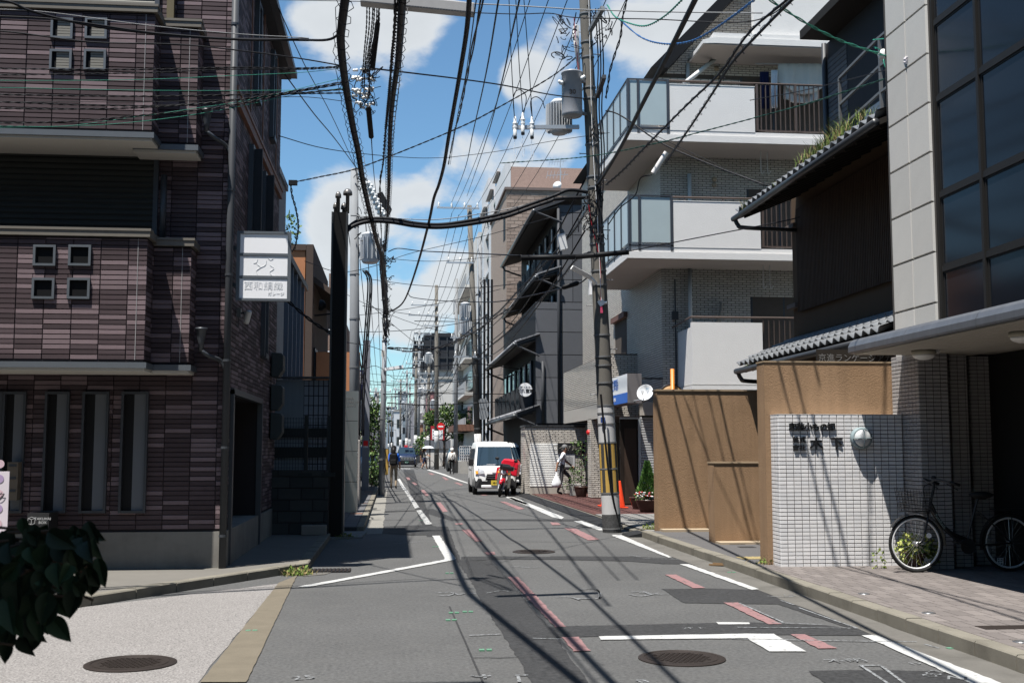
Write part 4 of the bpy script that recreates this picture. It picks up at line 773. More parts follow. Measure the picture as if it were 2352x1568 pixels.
while y < 20.55: mb = MB(); mb.box(XM-.075, XM-.03, y, y+.035, zs0-.03, zs1); mb.build('slat', slw, t); y += .066
for z in (PX(1850, 695, XM).z, PX(1850, 507, XM).z): mb = MB(); mb.box(XM-.12, XM+.02, 20.6, 21.05, z-.05, z+.03); mb.build('stub_beam', mat('grey_beam', (.12, .1, .09), .8), t)
mb = MB(); mb.tube(crom([PX(2110, 698, 6.95), PX(2060, 722, 6.95), PX(2010, 750, 6.95), PX(2000, 758, 6.95), PX(2001, 772, 6.95)], 5), .035, 10); mb.build('roof_pipe', mat('gutter_black', (.025, .026, .028), .4), t, True)
sgb = thing('academy_sign', 'dark sign board with dim white characters under the lower eave', 'sign', (6.6, 14.6, 2.5)); zq = PY(2055, 824, 14.62).z; mb = MB(); mb.box(5.6, 6.95, 14.62, 14.66, zq-.1, zq+.12); o = mb.build('board', dkw, sgb); text('lettering', '京進ランゲージアカデミー', .115, (6.3, 14.615, zq), X_, Z_, mat('dim_white', (.13, .13, .13), .6), o, .001)
# weeds growing out of the eaves
weed_m = [mat('weed_green', (.11, .16, .035), .7, .3, 20), mat('weed_straw', (.25, .19, .09), .8, .3, 20)]
def weeds(c, n, r, h, droop=.5, rg=random.Random(5), seeds=1):
    mb = MB()
    for i in range(n):
        a = rg.uniform(0, 6.28); p = Vector(c)+Vector((rg.gauss(0, r[0]), rg.gauss(0, r[1]), 0)); d = Vector((math.cos(a), math.sin(a), 0)); L = h*rg.uniform(.4, 1.1); k = 4; w = .004
        pts = [p+d*(L*.55*(j/k)**1.6)+Z_*(L*(j/k)*(1-droop*.55*(j/k))) for j in range(k+1)]; s = d.cross(Z_)
        m = 1 if rg.random() < .3 else 0
        for j in range(k): ww = w*(1-j/k)+.0008; w2 = w*(1-(j+1)/k)+.0006; mb.quad(pts[j]-s*ww, pts[j]+s*ww, pts[j+1]+s*w2, pts[j+1]-s*w2, m)
    return mb
for (x, y, n, h, lab) in ((1925, 315, 220, .42, 'big tuft of grass weeds on the upper eave near the office block'), (1870, 352, 180, .28, 'smaller tuft of grass weeds halfway down the upper eave'), (1716, 480, 60, .3, 'thin weeds at the far tip of the upper eave'), (1725, 838, 50, .12, 'small weeds at the far tip of the lower eave'), (1985, 265, 60, .2, 'sprig of weeds on the upper eave by the stone panels'), (1785, 425, 60, .14, 'low sprig of weeds on the upper eave above the lattice end')):
    p = PX(x, y, XE+.06); mb = weeds((p.x+.02, p.y, p.z-.02), n, (.05, .28 if n > 100 else .12), h); mb.build('roof_weeds', weed_m, None, label=lab, cat='weeds', group='weeds on the townhouse eaves')
# --- dark timber-clad house behind with a steel stair rail
t = thing('dark_clad_house', 'black brick and grey timber-clad house rising behind the townhouse roof', 'building', (9.75, 23, .1)); Xd = 9.75
wood = [mat('grey_board_a', (.1, .1, .11), .8, .25, 6, rnd=.15, streak=.1), mat('grey_board_b', (.075, .076, .085), .8, .25, 6, rnd=.15)]
mb = MB(); mb.box(Xd, 13, 20, 24.4, 3, 10.8); mb.build('wall', mat('black_brick', (.02, .021, .026), .7, .2, 8, .4, 40), t); mb = MB(); mb.box(Xd-.7, 13, 19.8, 24.2, 10.8, 11); mb.build('eave', dkw, t)
tiles(t, 'board', (Xd-.002, 24.35, 5), Y_*-1, Z_, 1.1, 5.4, 1.1, .115, .008, .012, wood, [1, 1], cap=60)
mb = MB(); mb.cyl((Xd-.06, 24.4, 5), (Xd-.06, 24.4, 10.8), .06, n=10); mb.build('downpipe', darkmetal, t, True)
mb = MB(); mb.box(Xd-.03, Xd-.004, 21.4, 22.4, 6.0, 8.6); o = mb.build('window', mat('pale_blue_pane', (.2, .26, .32), .2), t); mb = MB(); mb.box(Xd-.05, Xd-.003, 22.4, 22.48, 5.9, 8.7); mb.box(Xd-.05, Xd-.003, 21.3, 21.4, 5.9, 8.7); mb.build('window_frame', black, o)
rs = thing('stair_railing', 'grey steel stair railing on the roof behind the townhouse eave', 'railing', (8.7, 21, 6)); rl = mat('rail_steel', (.13, .125, .12), .45, .1, 5, metal=.4); Xr = 9.0
A = [PX(2020, 86, Xr), PX(1928, 180, Xr)]
for k in (0, .55, 1.05): mb = MB(); mb.bar(A[0]-Z_*k, A[1]-Z_*k, .05); mb.build('rail', rl, rs); mb = MB(); mb.bar(A[0]-Z_*k, A[0]-Z_*k-Y_*1.2, .045); mb.build('rail', rl, rs)
for f in (0, 1): p = A[0].lerp(A[1], f); mb = MB(); mb.bar(p, p-Z_*1.5, .055); mb.build('post', rl, rs)
# ================================================================ UNSEEN BUILDINGS ADDED AROUND THE VIEWPOINT to hold back sky light
bh = mat('rear_render', (.3, .28, .26), .85, .1, 2)
def plain(name, label, x0, x1, y0, y1, h, m, fl=3, win=None):
    t = thing(name, label, 'building', ((x0+x1)/2, (y0+y1)/2, 0)); mb = MB(); mb.box(x0, x1, y0, y1, 0, h); mb.build('wall', m, t); mb = MB(); mb.box(x0-.1, x1+.1, y0-.1, y1+.1, h, h+.2); mb.build('roof_edge', alu, t); return t
plain('sky_block_left', 'unseen plain building added behind the viewpoint, left, to hold back light', -14, -1.9, -26, 5.2, 9.6, bh)
plain('sky_block_right', 'unseen plain building added behind the viewpoint, right, to hold back sky light', 6.5, 14, -30, -3.1, 11, bh)
plain('sky_block_side', 'unseen plain building added along the pale side street to hold back sky light', -30, -15, 9, 26, 9, bh)
# ================================================================ APARTMENT BLOCK
t = thing('apartment_block', 'white brick-tile apartment block with stucco balconies and a clinic sign', 'building', (7.05, 29.5, .06)); XA, YA = 7.05, 29.5
bk = [mat('white_brick_a', (.5, .462, .41), .45, .08, 5, rnd=.08, dirt=.08, dirtcol=(.25, .2, .16)), mat('white_brick_b', (.46, .425, .38), .45, .08, 5, rnd=.08), mat('white_brick_c', (.53, .49, .435), .45, .08, 5, rnd=.08)]; bw_ = [4, 3, 2]
bg_ = mat('brick_joint', (.085, .072, .062), .9, .15, 8); stu = mat('white_stucco', (.6, .585, .565), .85, .05, 3, 1.1, 42, speck=.04); stu_s = mat('soffit_paint', (.4, .36, .33), .9, .06, 2); brail = mat('brown_rail', (.085, .062, .052), .45, .1, 5, metal=.3); gpost = mat('navy_post', (.03, .035, .045), .45)
wglass = mat('wired_obscure_glass', (.33, .39, .4), .25, .05, 3)
HT = PY(1500, 168, YA).z; HU = 15.5
mb = MB(); mb.box(XA+.012, 16, YA+.012, 42.3, 2.55, HT); mb.box(XA+.9, 16, YA+1, 42.3, .05, 2.55); mb.build('core', bg_, t)
zA = [PY(1438, 592, 28).z, PY(1444, 321, 28).z]; zC = PY(1625, 100, 28).z
drs = [(PY(a, 600, YA).x-XA, 6.5, z0-2.6, z1-2.6) for a, z0, z1 in ((1718, zA[0]+.35, zA[0]+2.2), (1708, zA[1]+.35, zA[1]+2.25), (1722, zA[0]-2.3, zA[0]-.75))]
tiles(t, 'brick', (XA, YA+.012, 2.6), X_, Z_, 5, HT-2.7, .212, .0635, .012, .014, bk, bw_, stack=False, holes=drs, cap=300)
wy0, wy1, wz0, wz1 = PX(1440, 760, XA).y, PX(1412, 760, XA).y, PX(1440, 842, XA).z, PX(1440, 728, XA).z
tiles(t, 'brick', (XA+.012, 42.3, 2.6), Y_*-1, Z_, 12.8, HT-2.7, .212, .0635, .012, .014, bk, bw_, stack=False, holes=[(42.3-wy1, 42.3-wy0, wz0-2.6, wz1-2.6)], cap=300)
for d in drs: mb = MB(); mb.box(XA+d[0], XA+d[1], YA+.06, YA+.1, d[2]+2.6, d[3]+2.6); o = mb.build('balcony_door', glass, t); mb = MB(); x = XA+d[0]; mb.box(x, x+.06, YA+.01, YA+.06, d[2]+2.6, d[3]+2.6); mb.build('door_frame', gpost, o); mb = MB(); mb.box(x+.9, x+.95, YA+.01, YA+.06, d[2]+2.6, d[3]+2.6); mb.build('door_frame', gpost, o)
xt, zt9 = PY(1642, 33, YA).x, PY(1642, 33, YA).z; slp = (xt-XA)/(zt9-HT)
mb = MB(); mb.prism([(XA+.05, YA+.012, HT), (16, YA+.012, HT), (16, YA+.012, HU), (XA+.05+slp*(HU-HT), YA+.012, HU)], (0, 12.7, 0)); mb.build('upper_core', bg_, t)
tiles(t, 'brick', (XA, YA+.012, HT), X_, Z_, 6, HU-HT, .212, .0635, .012, .014, bk, bw_, stack=False, cap=300, holes=[(-1, .06+slp*(k*.0635), k*.0635-.001, (k+1)*.0635-.001) for k in range(70)])
mb = MB(); mb.prism([(XA-.35, 28.9, HT-.05), (XA+.12, 28.9, HT-.05), (XA+.12+slp*(HU-HT), 28.9, HU), (XA-.2+slp*(HU-HT), 28.9, HU)], (0, 13.4, 0)); mb.build('slanted_roof', mat('screen_black', (.008, .008, .009), .5), t)
# side window with brown lintel and sill
mb = MB(); mb.box(XA+.05, XA+.08, wy0, wy1, wz0, wz1); o = mb.build('side_window', glass, t); mb = MB(); mb.box(XA+.02, XA+.05, wy0+.35*(wy1-wy0), wy1, wz0, wz1); mb.build('blind', mat('window_blind', (.28, .27, .25), .8), o)
mb = MB(); mb.box(XA-.12, XA+.02, wy0-.1, wy1+.1, wz1, wz1+.16); mb.build('lintel', mat('brown_lintel', (.15, .085, .07), .7), o); mb = MB(); mb.box(XA-.06, XA+.02, wy0-.1, wy1+.1, wz0-.22, wz0); mb.build('sill', bk[0], o)
# wrap-round balconies
XB, YBk2 = PY(1441, 570, 28).x, 33.7
for k, z in enumerate(zA):
    mb = MB(); mb.box(XB, 15, 28, YA-.005, z, z+.17); mb.box(XB, XA-.005, YA, YBk2, z, z+.17); s_ = mb.build('balcony_slab', stu, t)
    mb = MB(); mb.box(XB+.06, 15, 28.06, YA-.005, z+.17, z+.3); mb.box(XB+.06, XA-.005, YA, YBk2, z+.17, z+.3); mb.build('upstand', stu, s_)
    mb = MB(); mb.box(XB+.03, 15, 28.03, YA-.006, z-.012, z); mb.box(XB+.03, XA-.006, YA, YBk2-.02, z-.012, z); mb.build('soffit', stu_s, s_)
    xa, xb = PY(1548 if k == 0 else 1543, 500, 28).x, PY(1748 if k == 0 else 1740, 500, 28).x; zp = PY(1640, 463 if k == 0 else 196, 28).z; zr = z+.3
    mb = MB(); mb.box(xa, xb, 28.05, 28.2, zr, zp); mb.build('parapet', stu, t); mb = MB(); mb.box(xa-.01, xb+.01, 28.04, 28.21, zp, zp+.02); mb.build('parapet_cap', stu, t)
    # glazed corner: posts and panes
    zg = PY(1490, 447 if k == 0 else 180, 28).z
    mb = MB(); mb.box(XB+.04, xa-.02, 28.03, 28.1, zg-.03, zg); mb.box(XB+.04, XB+.11, 28.1, YBk2, zg-.03, zg); mb.box(XB+.04, xa-.02, 28.03, 28.1, zr+.02, zr+.06); mb.box(XB+.04, XB+.11, 28.1, YBk2, zr+.02, zr+.06); mb.build('glazing_rail', gpost, t)
    xs = [XB+.075, XB+.33, xa-.05]
    for x in xs: mb = MB(); mb.box(x-.03, x+.03, 28.03, 28.1, zr-.1, zg-.03); mb.build('post', gpost, t)
    for a, b in zip(xs[:-1], xs[1:]): mb = MB(); mb.box(a+.035, b-.035, 28.055, 28.07, zr+.12, zg-.05); mb.build('obscure_pane', wglass, t)
    y = 28.1
    while y < YBk2-.3:
        mb = MB(); mb.box(XB+.04, XB+.1, y, y+.05, zr-.1, zg-.03); mb.build('post', gpost, t); mb = MB(); mb.box(XB+.06, XB+.075, y+.06, y+.88, zr+.12, zg-.05); mb.build('obscure_pane', wglass, t); y += .92
    # railing right of the parapet
    mb = MB(); mb.tube([(xa-.1, 28.12, zp+.12), (15, 28.12, zp+.12)], .03, 8); r_ = mb.build('railing', brail, t); mb = MB(); mb.bar((xb, 28.12, zr+.07), (15, 28.12, zr+.07), .04); mb.build('bottom_rail', brail, r_)
    x = xb+.05; i = 0
    while x < 13.4: w = .06 if i % 8 == 0 else .022; mb = MB(); mb.box(x, x+w, 28.11-w/3, 28.13+w/3, zr+.06, zp+.1); mb.build('baluster', brail, r_); x += .13; i += 1
    for x in (xa+.3, xa+1.3): mb = MB(); mb.box(x, x+.03, 28.1, 28.13, zp, zp+.1); mb.build('rail_foot', brail, r_)
    # drainpipe and vents
    xp = PY(1585, 500, 29.4).x; mb = MB(); mb.cyl((xp, YA-.09, z+.3), (xp, YA-.09, z+2.55), .055, n=12); mb.build('drainpipe', stu, t, True)
    if k == 1: mb = MB(); mb.tube([PY(1660, 92, 29), PY(1642, 118, 29.2), PY(1640, 140, 29.3)], .05, 10); mb.tube([PY(1640, 138, 29.2), PY(1572, 192, 28.6)], .06, 10); mb.build('drainpipe', stu, t, True)
    for (vx, vy) in ((1645, 158), (1645, 176)) if k else ((1640, 412), (1640, 425)): p = PY(vx, vy, YA); mb = MB(); mb.lathe([(.07, 0), (.07, .03), (.03, .05)], p, 14, ax=(0, -1, 0)); mb.build('vent', mat('vent_beige', (.35, .28, .2), .6), t, True)
    # laundry hooks under the slab
    for x in (PY(1750, 350, 28.6).x, PY(1765, 350, 28.6).x): mb = MB(); mb.tube(crom([(x, 28.7, z-.02), (x, 28.7, z-.55), (x+.04, 28.7, z-.62), (x+.09, 28.7, z-.55)], 4), .012, 6); mb.build('laundry_hook', stu, s_)
# top slab and parapet
x0 = PY(1640, 60, 28).x
mb = MB(); mb.prism([(x0-.3, 28.0, zC), (x0, 28.0, zC+.02), (15, 28.0, zC+.02), (15, 28.0, zC+.18), (x0, 28.0, zC+.18), (x0-.3, 28.0, zC+.1)], (0, 1.49, 0)); s_ = mb.build('balcony_slab', stu, t); mb = MB(); mb.box(x0, 15, 28.05, YA-.005, zC+.18, zC+.32); mb.build('upstand', stu, s_); mb = MB(); mb.box(x0-.25, 15, 28.02, YA-.005, zC-.012, zC); mb.build('soffit', stu_s, s_); xq = PY(1728, 20, 28.3).x; mb = MB(); mb.box(xq, 15, 28.2, 28.4, zC+.32, zC+2.2); mb.build('parapet', stu, t)
# lowest balcony
zlo, zhi = PY(1600, 905, 28).z, PY(1640, 740, 28).z; xa, xb = PY(1590, 800, 28).x, PY(1752, 800, 28).x
mb = MB(); mb.box(xa, xb, 28, 28.15, zlo+.25, zhi); mb.box(xa, xa+.15, 28.15, YA, zlo+.25, zhi-.12); lb2 = mb.build('low_balcony', stu, t); mb = MB(); mb.box(xa-.02, 15, 27.98, YA, zlo+.12, zlo+.22); mb.box(xa+.02, 15, 28.02, YA, zlo, zlo+.12); mb.box(xa+.02, 15, 28.02, YA, zlo+.22, zlo+.25); mb.build('slab_band', stu, lb2)
mb = MB(); mb.box(xa+.05, 15, 28.05, YA, zlo-.012, zlo); mb.build('soffit', stu_s, lb2); zr = zhi+.14; mb = MB(); mb.tube([(xa-.2, YA-.3, zr-.15), (xa, 28.1, zr), (15, 28.1, zr)], .03, 8); r_ = mb.build('railing', brail, lb2)
x = xb+.05
while x < 13: mb = MB(); mb.box(x, x+.022, 28.09, 28.11, zlo+.3, zr); mb.build('baluster', brail, r_); x += .14
xp = PY(1585, 650, 29.4).x; mb = MB(); mb.cyl((xp, YA-.09, zhi-.5), (xp, YA-.09, zA[0]-.02), .055, n=12); mb.build('drainpipe', stu, t, True); p = PY(1655, 695, YA); mb = MB(); mb.tube(crom([p+Y_*-.05, p+Vector((-.05, -.1, -.3)), p+Vector((-.25, -.1, -.7)), p+Vector((-.3, -.08, -1.1))], 4), .035, 8); mb.build('flex_hose', mat('hose_grey', (.25, .23, .2), .7), t, True)
xg = PY(1551, 740, YA).x; mb = MB(); mb.cyl((xg, YA-.03, 2.7), (xg, YA-.03, zA[0]-.3), .02, n=8); mb.box(xg-.1, xg+.06, YA-.12, YA-.01, 5.0, 5.22); mb.build('conduit', darkmetal, t)
# ground floor: porch band, canopy edge, shutter, doorway
XP = 6.12; mb = MB(); mb.box(XP+.012, XA+.3, 32.6, 40.98, 2.52, 4.35); mb.build('porch_core', bg_, t); tiles(t, 'brick', (XP+.012, 40.98, 2.95), Y_*-1, Z_, 8.4, 1.38, .212, .0635, .012, .014, bk, bw_, stack=False, cap=300)
mb = MB(); mb.box(XP, XP+.05, 32.6, 40.98, 2.5, 2.94); mb.build('soldier_course', bk[1], t); tiles(t, 'brick', (XP, 32.59, 2.52), X_, Z_, 1.2, 1.8, .212, .0635, .012, .014, bk, bw_, stack=False, cap=300)
mb = MB(); mb.box(XA-.3, 9, 30.6, 31, 2.5, 2.85); mb.build('beam', bk[1], t)
mb = MB(); mb.box(XA-.2, 12, 30.9, 31.1, .06, 2.5); o = mb.build('ground_wall', bg_, t); tiles(t, 'brick', (XA-.2, 30.89, .08), X_, Z_, 3.5, 2.4, .212, .0635, .012, .014, bk, bw_, stack=False, cap=300)
xs0, xs1 = PY(1472, 1050, 30.85).x, PY(1512, 1050, 30.85).x
for k in range(34): mb = MB(); z = .08+k*.07; mb.prism([(xs0, 30.84, z), (xs0, 30.8, z+.012), (xs0, 30.8, z+.05), (xs0, 30.84, z+.066)], (xs1+.5-xs0, 0, 0)); mb.build('shutter_slat', mat('grey_shutter', (.42, .42, .42), .5, .05, 4), t)
xd0, xd1 = PY(1424, 1050, 30.85).x, PY(1468, 1050, 30.85).x; mb = MB(); mb.box(xd0, xd1, 30.83, 30.87, .07, 2.4); o = mb.build('doorway', mat('doorway_dark', (.02, .015, .012), .5), t); mb = MB(); mb.box(xd0+.12, xd1-.08, 30.81, 30.83, .1, 2.15); mb.build('door_leaf', mat('brown_door', (.045, .03, .022), .5), o); mb = MB(); mb.box(xd1-.03, xd1+.04, 30.78, 30.84, .07, 2.45); mb.box(xd0, xd1, 30.78, 30.84, 2.4, 2.45); mb.build('door_frame', steel, o)
mb = MB(); mb.box(XP, XP+.35, 35.2, 35.8, .06, 2.52); mb.build('pier', bg_, t); tiles(t, 'brick', (XP, 35.19, .08), X_, Z_, .36, 2.42, .212, .0635, .012, .014, bk, bw_, stack=False); tiles(t, 'brick', (XP-.001, 35.8, .08), Y_*-1, Z_, .6, 2.42, .212, .0635, .012, .014, bk, bw_, stack=False)
p = PX(1350, 1001, XP); mb = MB(); mb.lathe([(.08, 0), (.08, .05), (.06, .08)], (XP-.01, 35.5, p.z*0+2.1), 14, ax=(-1, -.4, 0)); al = mb.build('fire_alarm', mat('alarm_red', (.6, .02, .02), .35), None, True, 'round red alarm lamp on the porch pier of the apartments', 'alarm lamp')
# clinic sign box
cs = thing('clinic_sign', 'blue and white clinic light-box sign reading 医院 behind the utility pole', 'sign', PX(1420, 890, 6.7)); Ya, Yb2 = PX(1441, 900, 6.0).y, PX(1380, 900, 6.0).y
zt_, zb_ = PX(1441, 857, 6.0).z, PX(1441, 925, 6.0).z; mb = MB(); mb.box(6.0, 6.38, Ya, Yb2, zb_, zt_); mb.build('case', mat('case_grey', (.13, .12, .12), .6), cs); zm = zb_+(zt_-zb_)*.36
mb = MB(); mb.box(5.99, 6.0, Ya+.01, Yb2, zm, zt_-.01); f = mb.build('white_panel', mat('sign_face', (.78, .78, .79), .35), cs); mb = MB(); mb.box(5.99, 6.0, Ya+.01, Yb2, zb_+.01, zm); f2 = mb.build('blue_panel', mat('clinic_blue', (.02, .12, .5), .4), cs)
h = zt_-zm
mb = MB(); mb.bar((6.3, Ya+.5, zt_-.1), (7.06, Ya+.5, zt_-.1), .05); mb.build('bracket', darkmetal, cs)
text('lettering', '木村枝医院', h*.62, (5.986, (Ya+Yb2)/2-.0, (zm+zt_)/2), Y_*-1, Z_, mat('clinic_blue', (.02, .12, .5), .4), f, .001, .01); text('lettering', 'TEL.361-1106', (zm-zb_)*.5, (5.986, (Ya+Yb2)/2, (zm+zb_)/2), Y_*-1, Z_, whitem, f2, .001, .004)
# --- brick garage with a white shutter
Yg = 38.9; t = thing('brick_garage', 'low white brick garage with a white roller shutter beside the van', 'garage', (4.8, Yg, .06)); xa, xb = PY(1224, 1050, Yg).x, PY(1345, 1050, Yg).x; zt = PY(1260, 980, Yg).z
sx0, sx1, sz = PY(1217, 1050, Yg).x+.0, PY(1293, 1050, Yg).x, PY(1260, 1021, Yg).z
xa = PY(1206, 1050, Yg).x
mb = MB(); mb.box(xa+.012, xb, Yg+.012, 40.2, .05, zt); mb.build('core', bg_, t); tiles(t, 'brick', (xa, Yg+.012, .07), X_, Z_, xb-xa, zt-.08, .212, .0635, .012, .014, bk, bw_, stack=False, holes=[(sx0-xa, sx1-xa, 0, sz-.07)]); tiles(t, 'brick', (xa+.012, 40.2, .07), Y_*-1, Z_, 1.3, zt-.08, .212, .0635, .012, .014, bk, bw_, stack=False, cap=360)
mb = MB(); mb.box(xa-.03, xb, Yg-.03, 40.25, zt, zt+.06); mb.build('coping', darkmetal, t)
k = 0; z = .3
while z < sz-.02: mb = MB(); mb.prism([(sx0, Yg+.01, z), (sx0, Yg-.012, z+.015), (sx0, Yg-.012, z+.058), (sx0, Yg+.01, z+.075)], (sx1-sx0, 0, 0)); mb.build('shutter_slat', mat('ivory_shutter', (.72, .71, .68), .5, .06, 4), t); z += .078
mb = MB(); mb.box(sx0, sx1, Yg, Yg+.02, .05, .3); mb.build('threshold', mat('threshold_concrete', (.35, .32, .28), .9), t)
p = PY(1304, 1029, Yg-.02); mb = MB(); mb.box(p.x-.35, PY(1342, 1029, Yg).x, Yg-.05, Yg-.01, p.z-.17, p.z+.17); nb = mb.build('name_plaque', mat('plaque_black', (.02, .02, .021), .3), None, label='black name plaque with gold characters on the garage wall', cat='plaque'); text('lettering', 'ロイヤル室町', .22, (p.x+.12, Yg-.053, p.z), X_, Z_, mat('plaque_letter', (.3, .28, .24), .4), nb, .002)
p = PY(1307, 1057, Yg-.02); mb = MB(); mb.box(p.x-.15, p.x+.2, Yg-.03, Yg-.012, p.z-.22, p.z+.22); nb = mb.build('notice', mat('notice_grey', (.42, .42, .42), .6), None, label='small pale notice board on the garage wall by the potted tree', cat='notice board')
for k in range(6): mb = MB(); mb.box(p.x-.1+k*.04, p.x-.085+k*.04, Yg-.033, Yg-.03, p.z-.15, p.z+.15-.02*(k % 3)); mb.build('print_column', darkmetal, nb)
# ================================================================ CHARCOAL HOTEL
t = thing('charcoal_hotel', 'charcoal hotel with stacked tiled eaves and a charcoal panel gable', 'building', (5.7, 45.3, .1)); Yh = 45.3; xe = lambda x: PY(x, 800, Yh).x
chm = [mat('charcoal_panel_a', (.1, .103, .112), .7, .1, 3, .3, 90, rnd=.06), mat('charcoal_panel_b', (.092, .095, .104), .7, .1, 3, .3, 90, rnd=.06)]; chd = mat('charcoal_trim', (.045, .047, .052), .5, .1, 5); htile = mat('hotel_tile', (.19, .19, .2), .45, .15, 6)
x1, x2, x3 = xe(1230), xe(1283), xe(1360); z1, z2, z3 = 2.9, PY(1283, 660, Yh).z, PY(1300, 470, Yh).z
mb = MB(); mb.box(x1+.02, x3+3, Yh+.02, 59, 0, z2-.6); mb.box(x2+.02, x3+3, Yh+.02, 59, z2-.6, z3); mb.build('core', mat('hotel_core', (.018, .018, .02), .7), t)
tiles(t, 'wall_panel', (x1, Yh+.02, 2.6), X_, Z_, x3-x1+1, z2-.6-2.6, 1.5, .92, .02, .02, chm, [1, 1], off=-.4); tiles(t, 'wall_panel', (x2, Yh+.02, z2-.6), X_, Z_, x3-x2+1, z3-z2+.6, 1.5, .92, .02, .02, chm, [1, 1], off=-.9)
for (xn, yn, Xe, rise) in ((1228, 488, 5.6, 2.0), (1232, 640, 5.67, .95), (1182, 794, 4.8, .95), (1180, 957, 4.8, .95)):
    ze = PY(xn, yn, Yh).z; Xw = 6.55 if xn > 1200 else 5.63; inner = Xw+(.0 if rise < 1.5 else 2.6); mb = MB(); sl2 = .34 if rise < 1.5 else .4
    mb.prism([(Xe, Yh-.15, ze), (inner, Yh-.15, ze+(inner-Xe)*sl2), (inner, Yh-.15, ze+.16+(inner-Xe)*sl2), (Xe, Yh-.15, ze+.12)], (0, 14, 0)); e_ = mb.build('eave', chd, t)
    mb = MB(); mb.box(Xe, Xw, Yh-.13, Yh+13.8, ze-.1, ze-.04) if False else mb.prism([(Xe+.05, Yh-.12, ze-.04), (Xw, Yh-.12, ze-.04+(Xw-Xe)*.3), (Xw, Yh-.12, ze-.01+(Xw-Xe)*.3), (Xe+.05, Yh-.12, ze-.01)], (0, 13.9, 0)); mb.build('eave_soffit', mat('soffit_dark', (.075, .072, .068), .8), e_)
    mb = MB(); mb.tube([(Xe-.05, Yh-.2, ze+.04), (Xe-.05, Yh+13.9, ze+.0)], .075, 8); mb.build('gutter', mat('hotel_gutter', (.07, .075, .08), .35), e_, True)
    mb = MB(); mb.tube([(Xe-.03, Yh+13.7, ze), (Xe+.1, Yh+13.6, ze-.25), (Xw, Yh+13.5, ze-.55)], .05, 6); mb.tube([(Xe+.05, Yh-.1, ze), (Xw+.15, Yh-.12, ze-.4)], .045, 6); mb.build('drain', chd, e_)
    if rise < 1.5:
        n = 0; x = Xe+.05
        while x < Xw+.1: mb = MB(); zz = ze+.14+(x-Xe)*sl2; mb.prism([(x, Yh-.2, zz), (x+.23, Yh-.2, zz+.23*sl2), (x+.23, Yh-.2, zz+.23*sl2+.05), (x, Yh-.2, zz+.06)], (0, .3, 0)); mb.build('verge_tile', htile, e_); x += .235
    else: pass
    yy = Yh
    for k in range(24): mb = MB(); mb.lathe([(.09, 0), (.09, .3)], (Xe, yy+k*.57+.1, ze+.12), 6, ax=(.92, 0, .35)); mb.build('eave_tile', htile, e_)
for (Xw, zz, nn) in ((5.62, 3.3, 6), (6.53, 6.1, 5), (6.53, 8.9, 5)):
    for k in range(nn):
        y = Yh+1.0+k*2.0; mb = MB(); mb.box(Xw-.06, Xw, y, y+1.2, zz, zz+1.9); o = mb.build('window', glass, t); mb = MB(); mb.box(Xw-.09, Xw-.05, y+.1, y+.22, zz+.1, zz+1.8); mb.build('curtain', mat('curtain_pale', (.5, .5, .5), .8), o)
        mb = MB(); mb.box(Xw-.5, Xw-.45, y-.1, y+1.3, zz-.3, zz+.75); mb.box(Xw-.5, Xw, y-.12, y-.08, zz-.3, zz+.75); mb.build('balcony_screen', chd, t)
        for q in range(5): mb = MB(); mb.box(Xw-.56, Xw-.5, y+.02+q*.26, y+.1+q*.26, zz-.32, zz+.8); mb.build('screen_slat', chd, t)
for x in (1246, 1283): mb = MB(); q = xe(x); mb.cyl((q, Yh-.08, 2.6), (q, Yh-.08, PY(1283, 480 if x > 1250 else 830, Yh).z), .06, n=10); mb.build('downpipe', chd, t, True)
rsn = thing('round_sign', 'round white hotel sign with black characters', 'sign', PY(1206, 895, 44.6)); p = PY(1206, 895, 44.6); rr = 15.8/2613*44.6*1.0
mb = MB(); mb.lathe([(rr*1.07, 0), (rr*1.07, .12)], p+Y_*.01, 40, ax=(0, -1, 0)); mb.build('case', chd, rsn); mb = MB(); mb.lathe([(rr, .12), (rr, .13)], p+Y_*.01, 40, ax=(0, -1, 0)); f = mb.build('face', mat('sign_face', (.78, .78, .79), .35), rsn); mb = MB(); mb.bar(p, (x1, 45.3, p.z-.05), .04); mb.build('bracket', chd, rsn)
text('lettering', 'サンクトスコート', .095, (p.x, p.y-.125, p.z+.09), X_, Z_, black, f, .001, .002); text('lettering', '五条室町', .17, (p.x, p.y-.125, p.z-.06), X_, Z_, black, f, .001, .004)
# ================================================================ FAR RIGHT BUILDINGS
def facade(t, X, ys, zs, m=glass, w=.06, name='window', frame=None, dy=1.1, dz=1.5):
    for y in ys:
        for z in zs: mb = MB(); mb.box(X-.05, X+.01, y, y+dy, z, z+dz); o = mb.build(name, m, t); mb = MB(); mb.box(X-.12, X, y-.06, y+dy+.06, z-.1, z); mb.build('sill', concrete, o)
t = thing('brown_tile_tower', 'brown tiled block with a flat roof rising behind the charcoal hotel', 'building', (6.1, 62, .1)); bt = mat('brown_mosaic', (.28, .22, .18), .75, .12, 6, speck=.25, speckscale=12)
xa = PY(1163, 600, 62).x; zt = PY(1200, 437, 62).z; mb = MB(); mb.box(xa, 22, 62, 72, .1, zt); mb.build('wall', bt, t); mb = MB(); mb.box(xa-.1, 22.1, 61.9, 72.1, zt, zt+.15); mb.build('parapet_cap', mat('brown_cap', (.14, .11, .1), .7), t)
for k in range(5): mb = MB(); z = 2.5+k*2.7; mb.box(xa-.02, xa+.05, 62.5, 63.6, z, z+1.5); mb.build('slot', mat('dark_opening', (.012, .012, .013), .6), t)
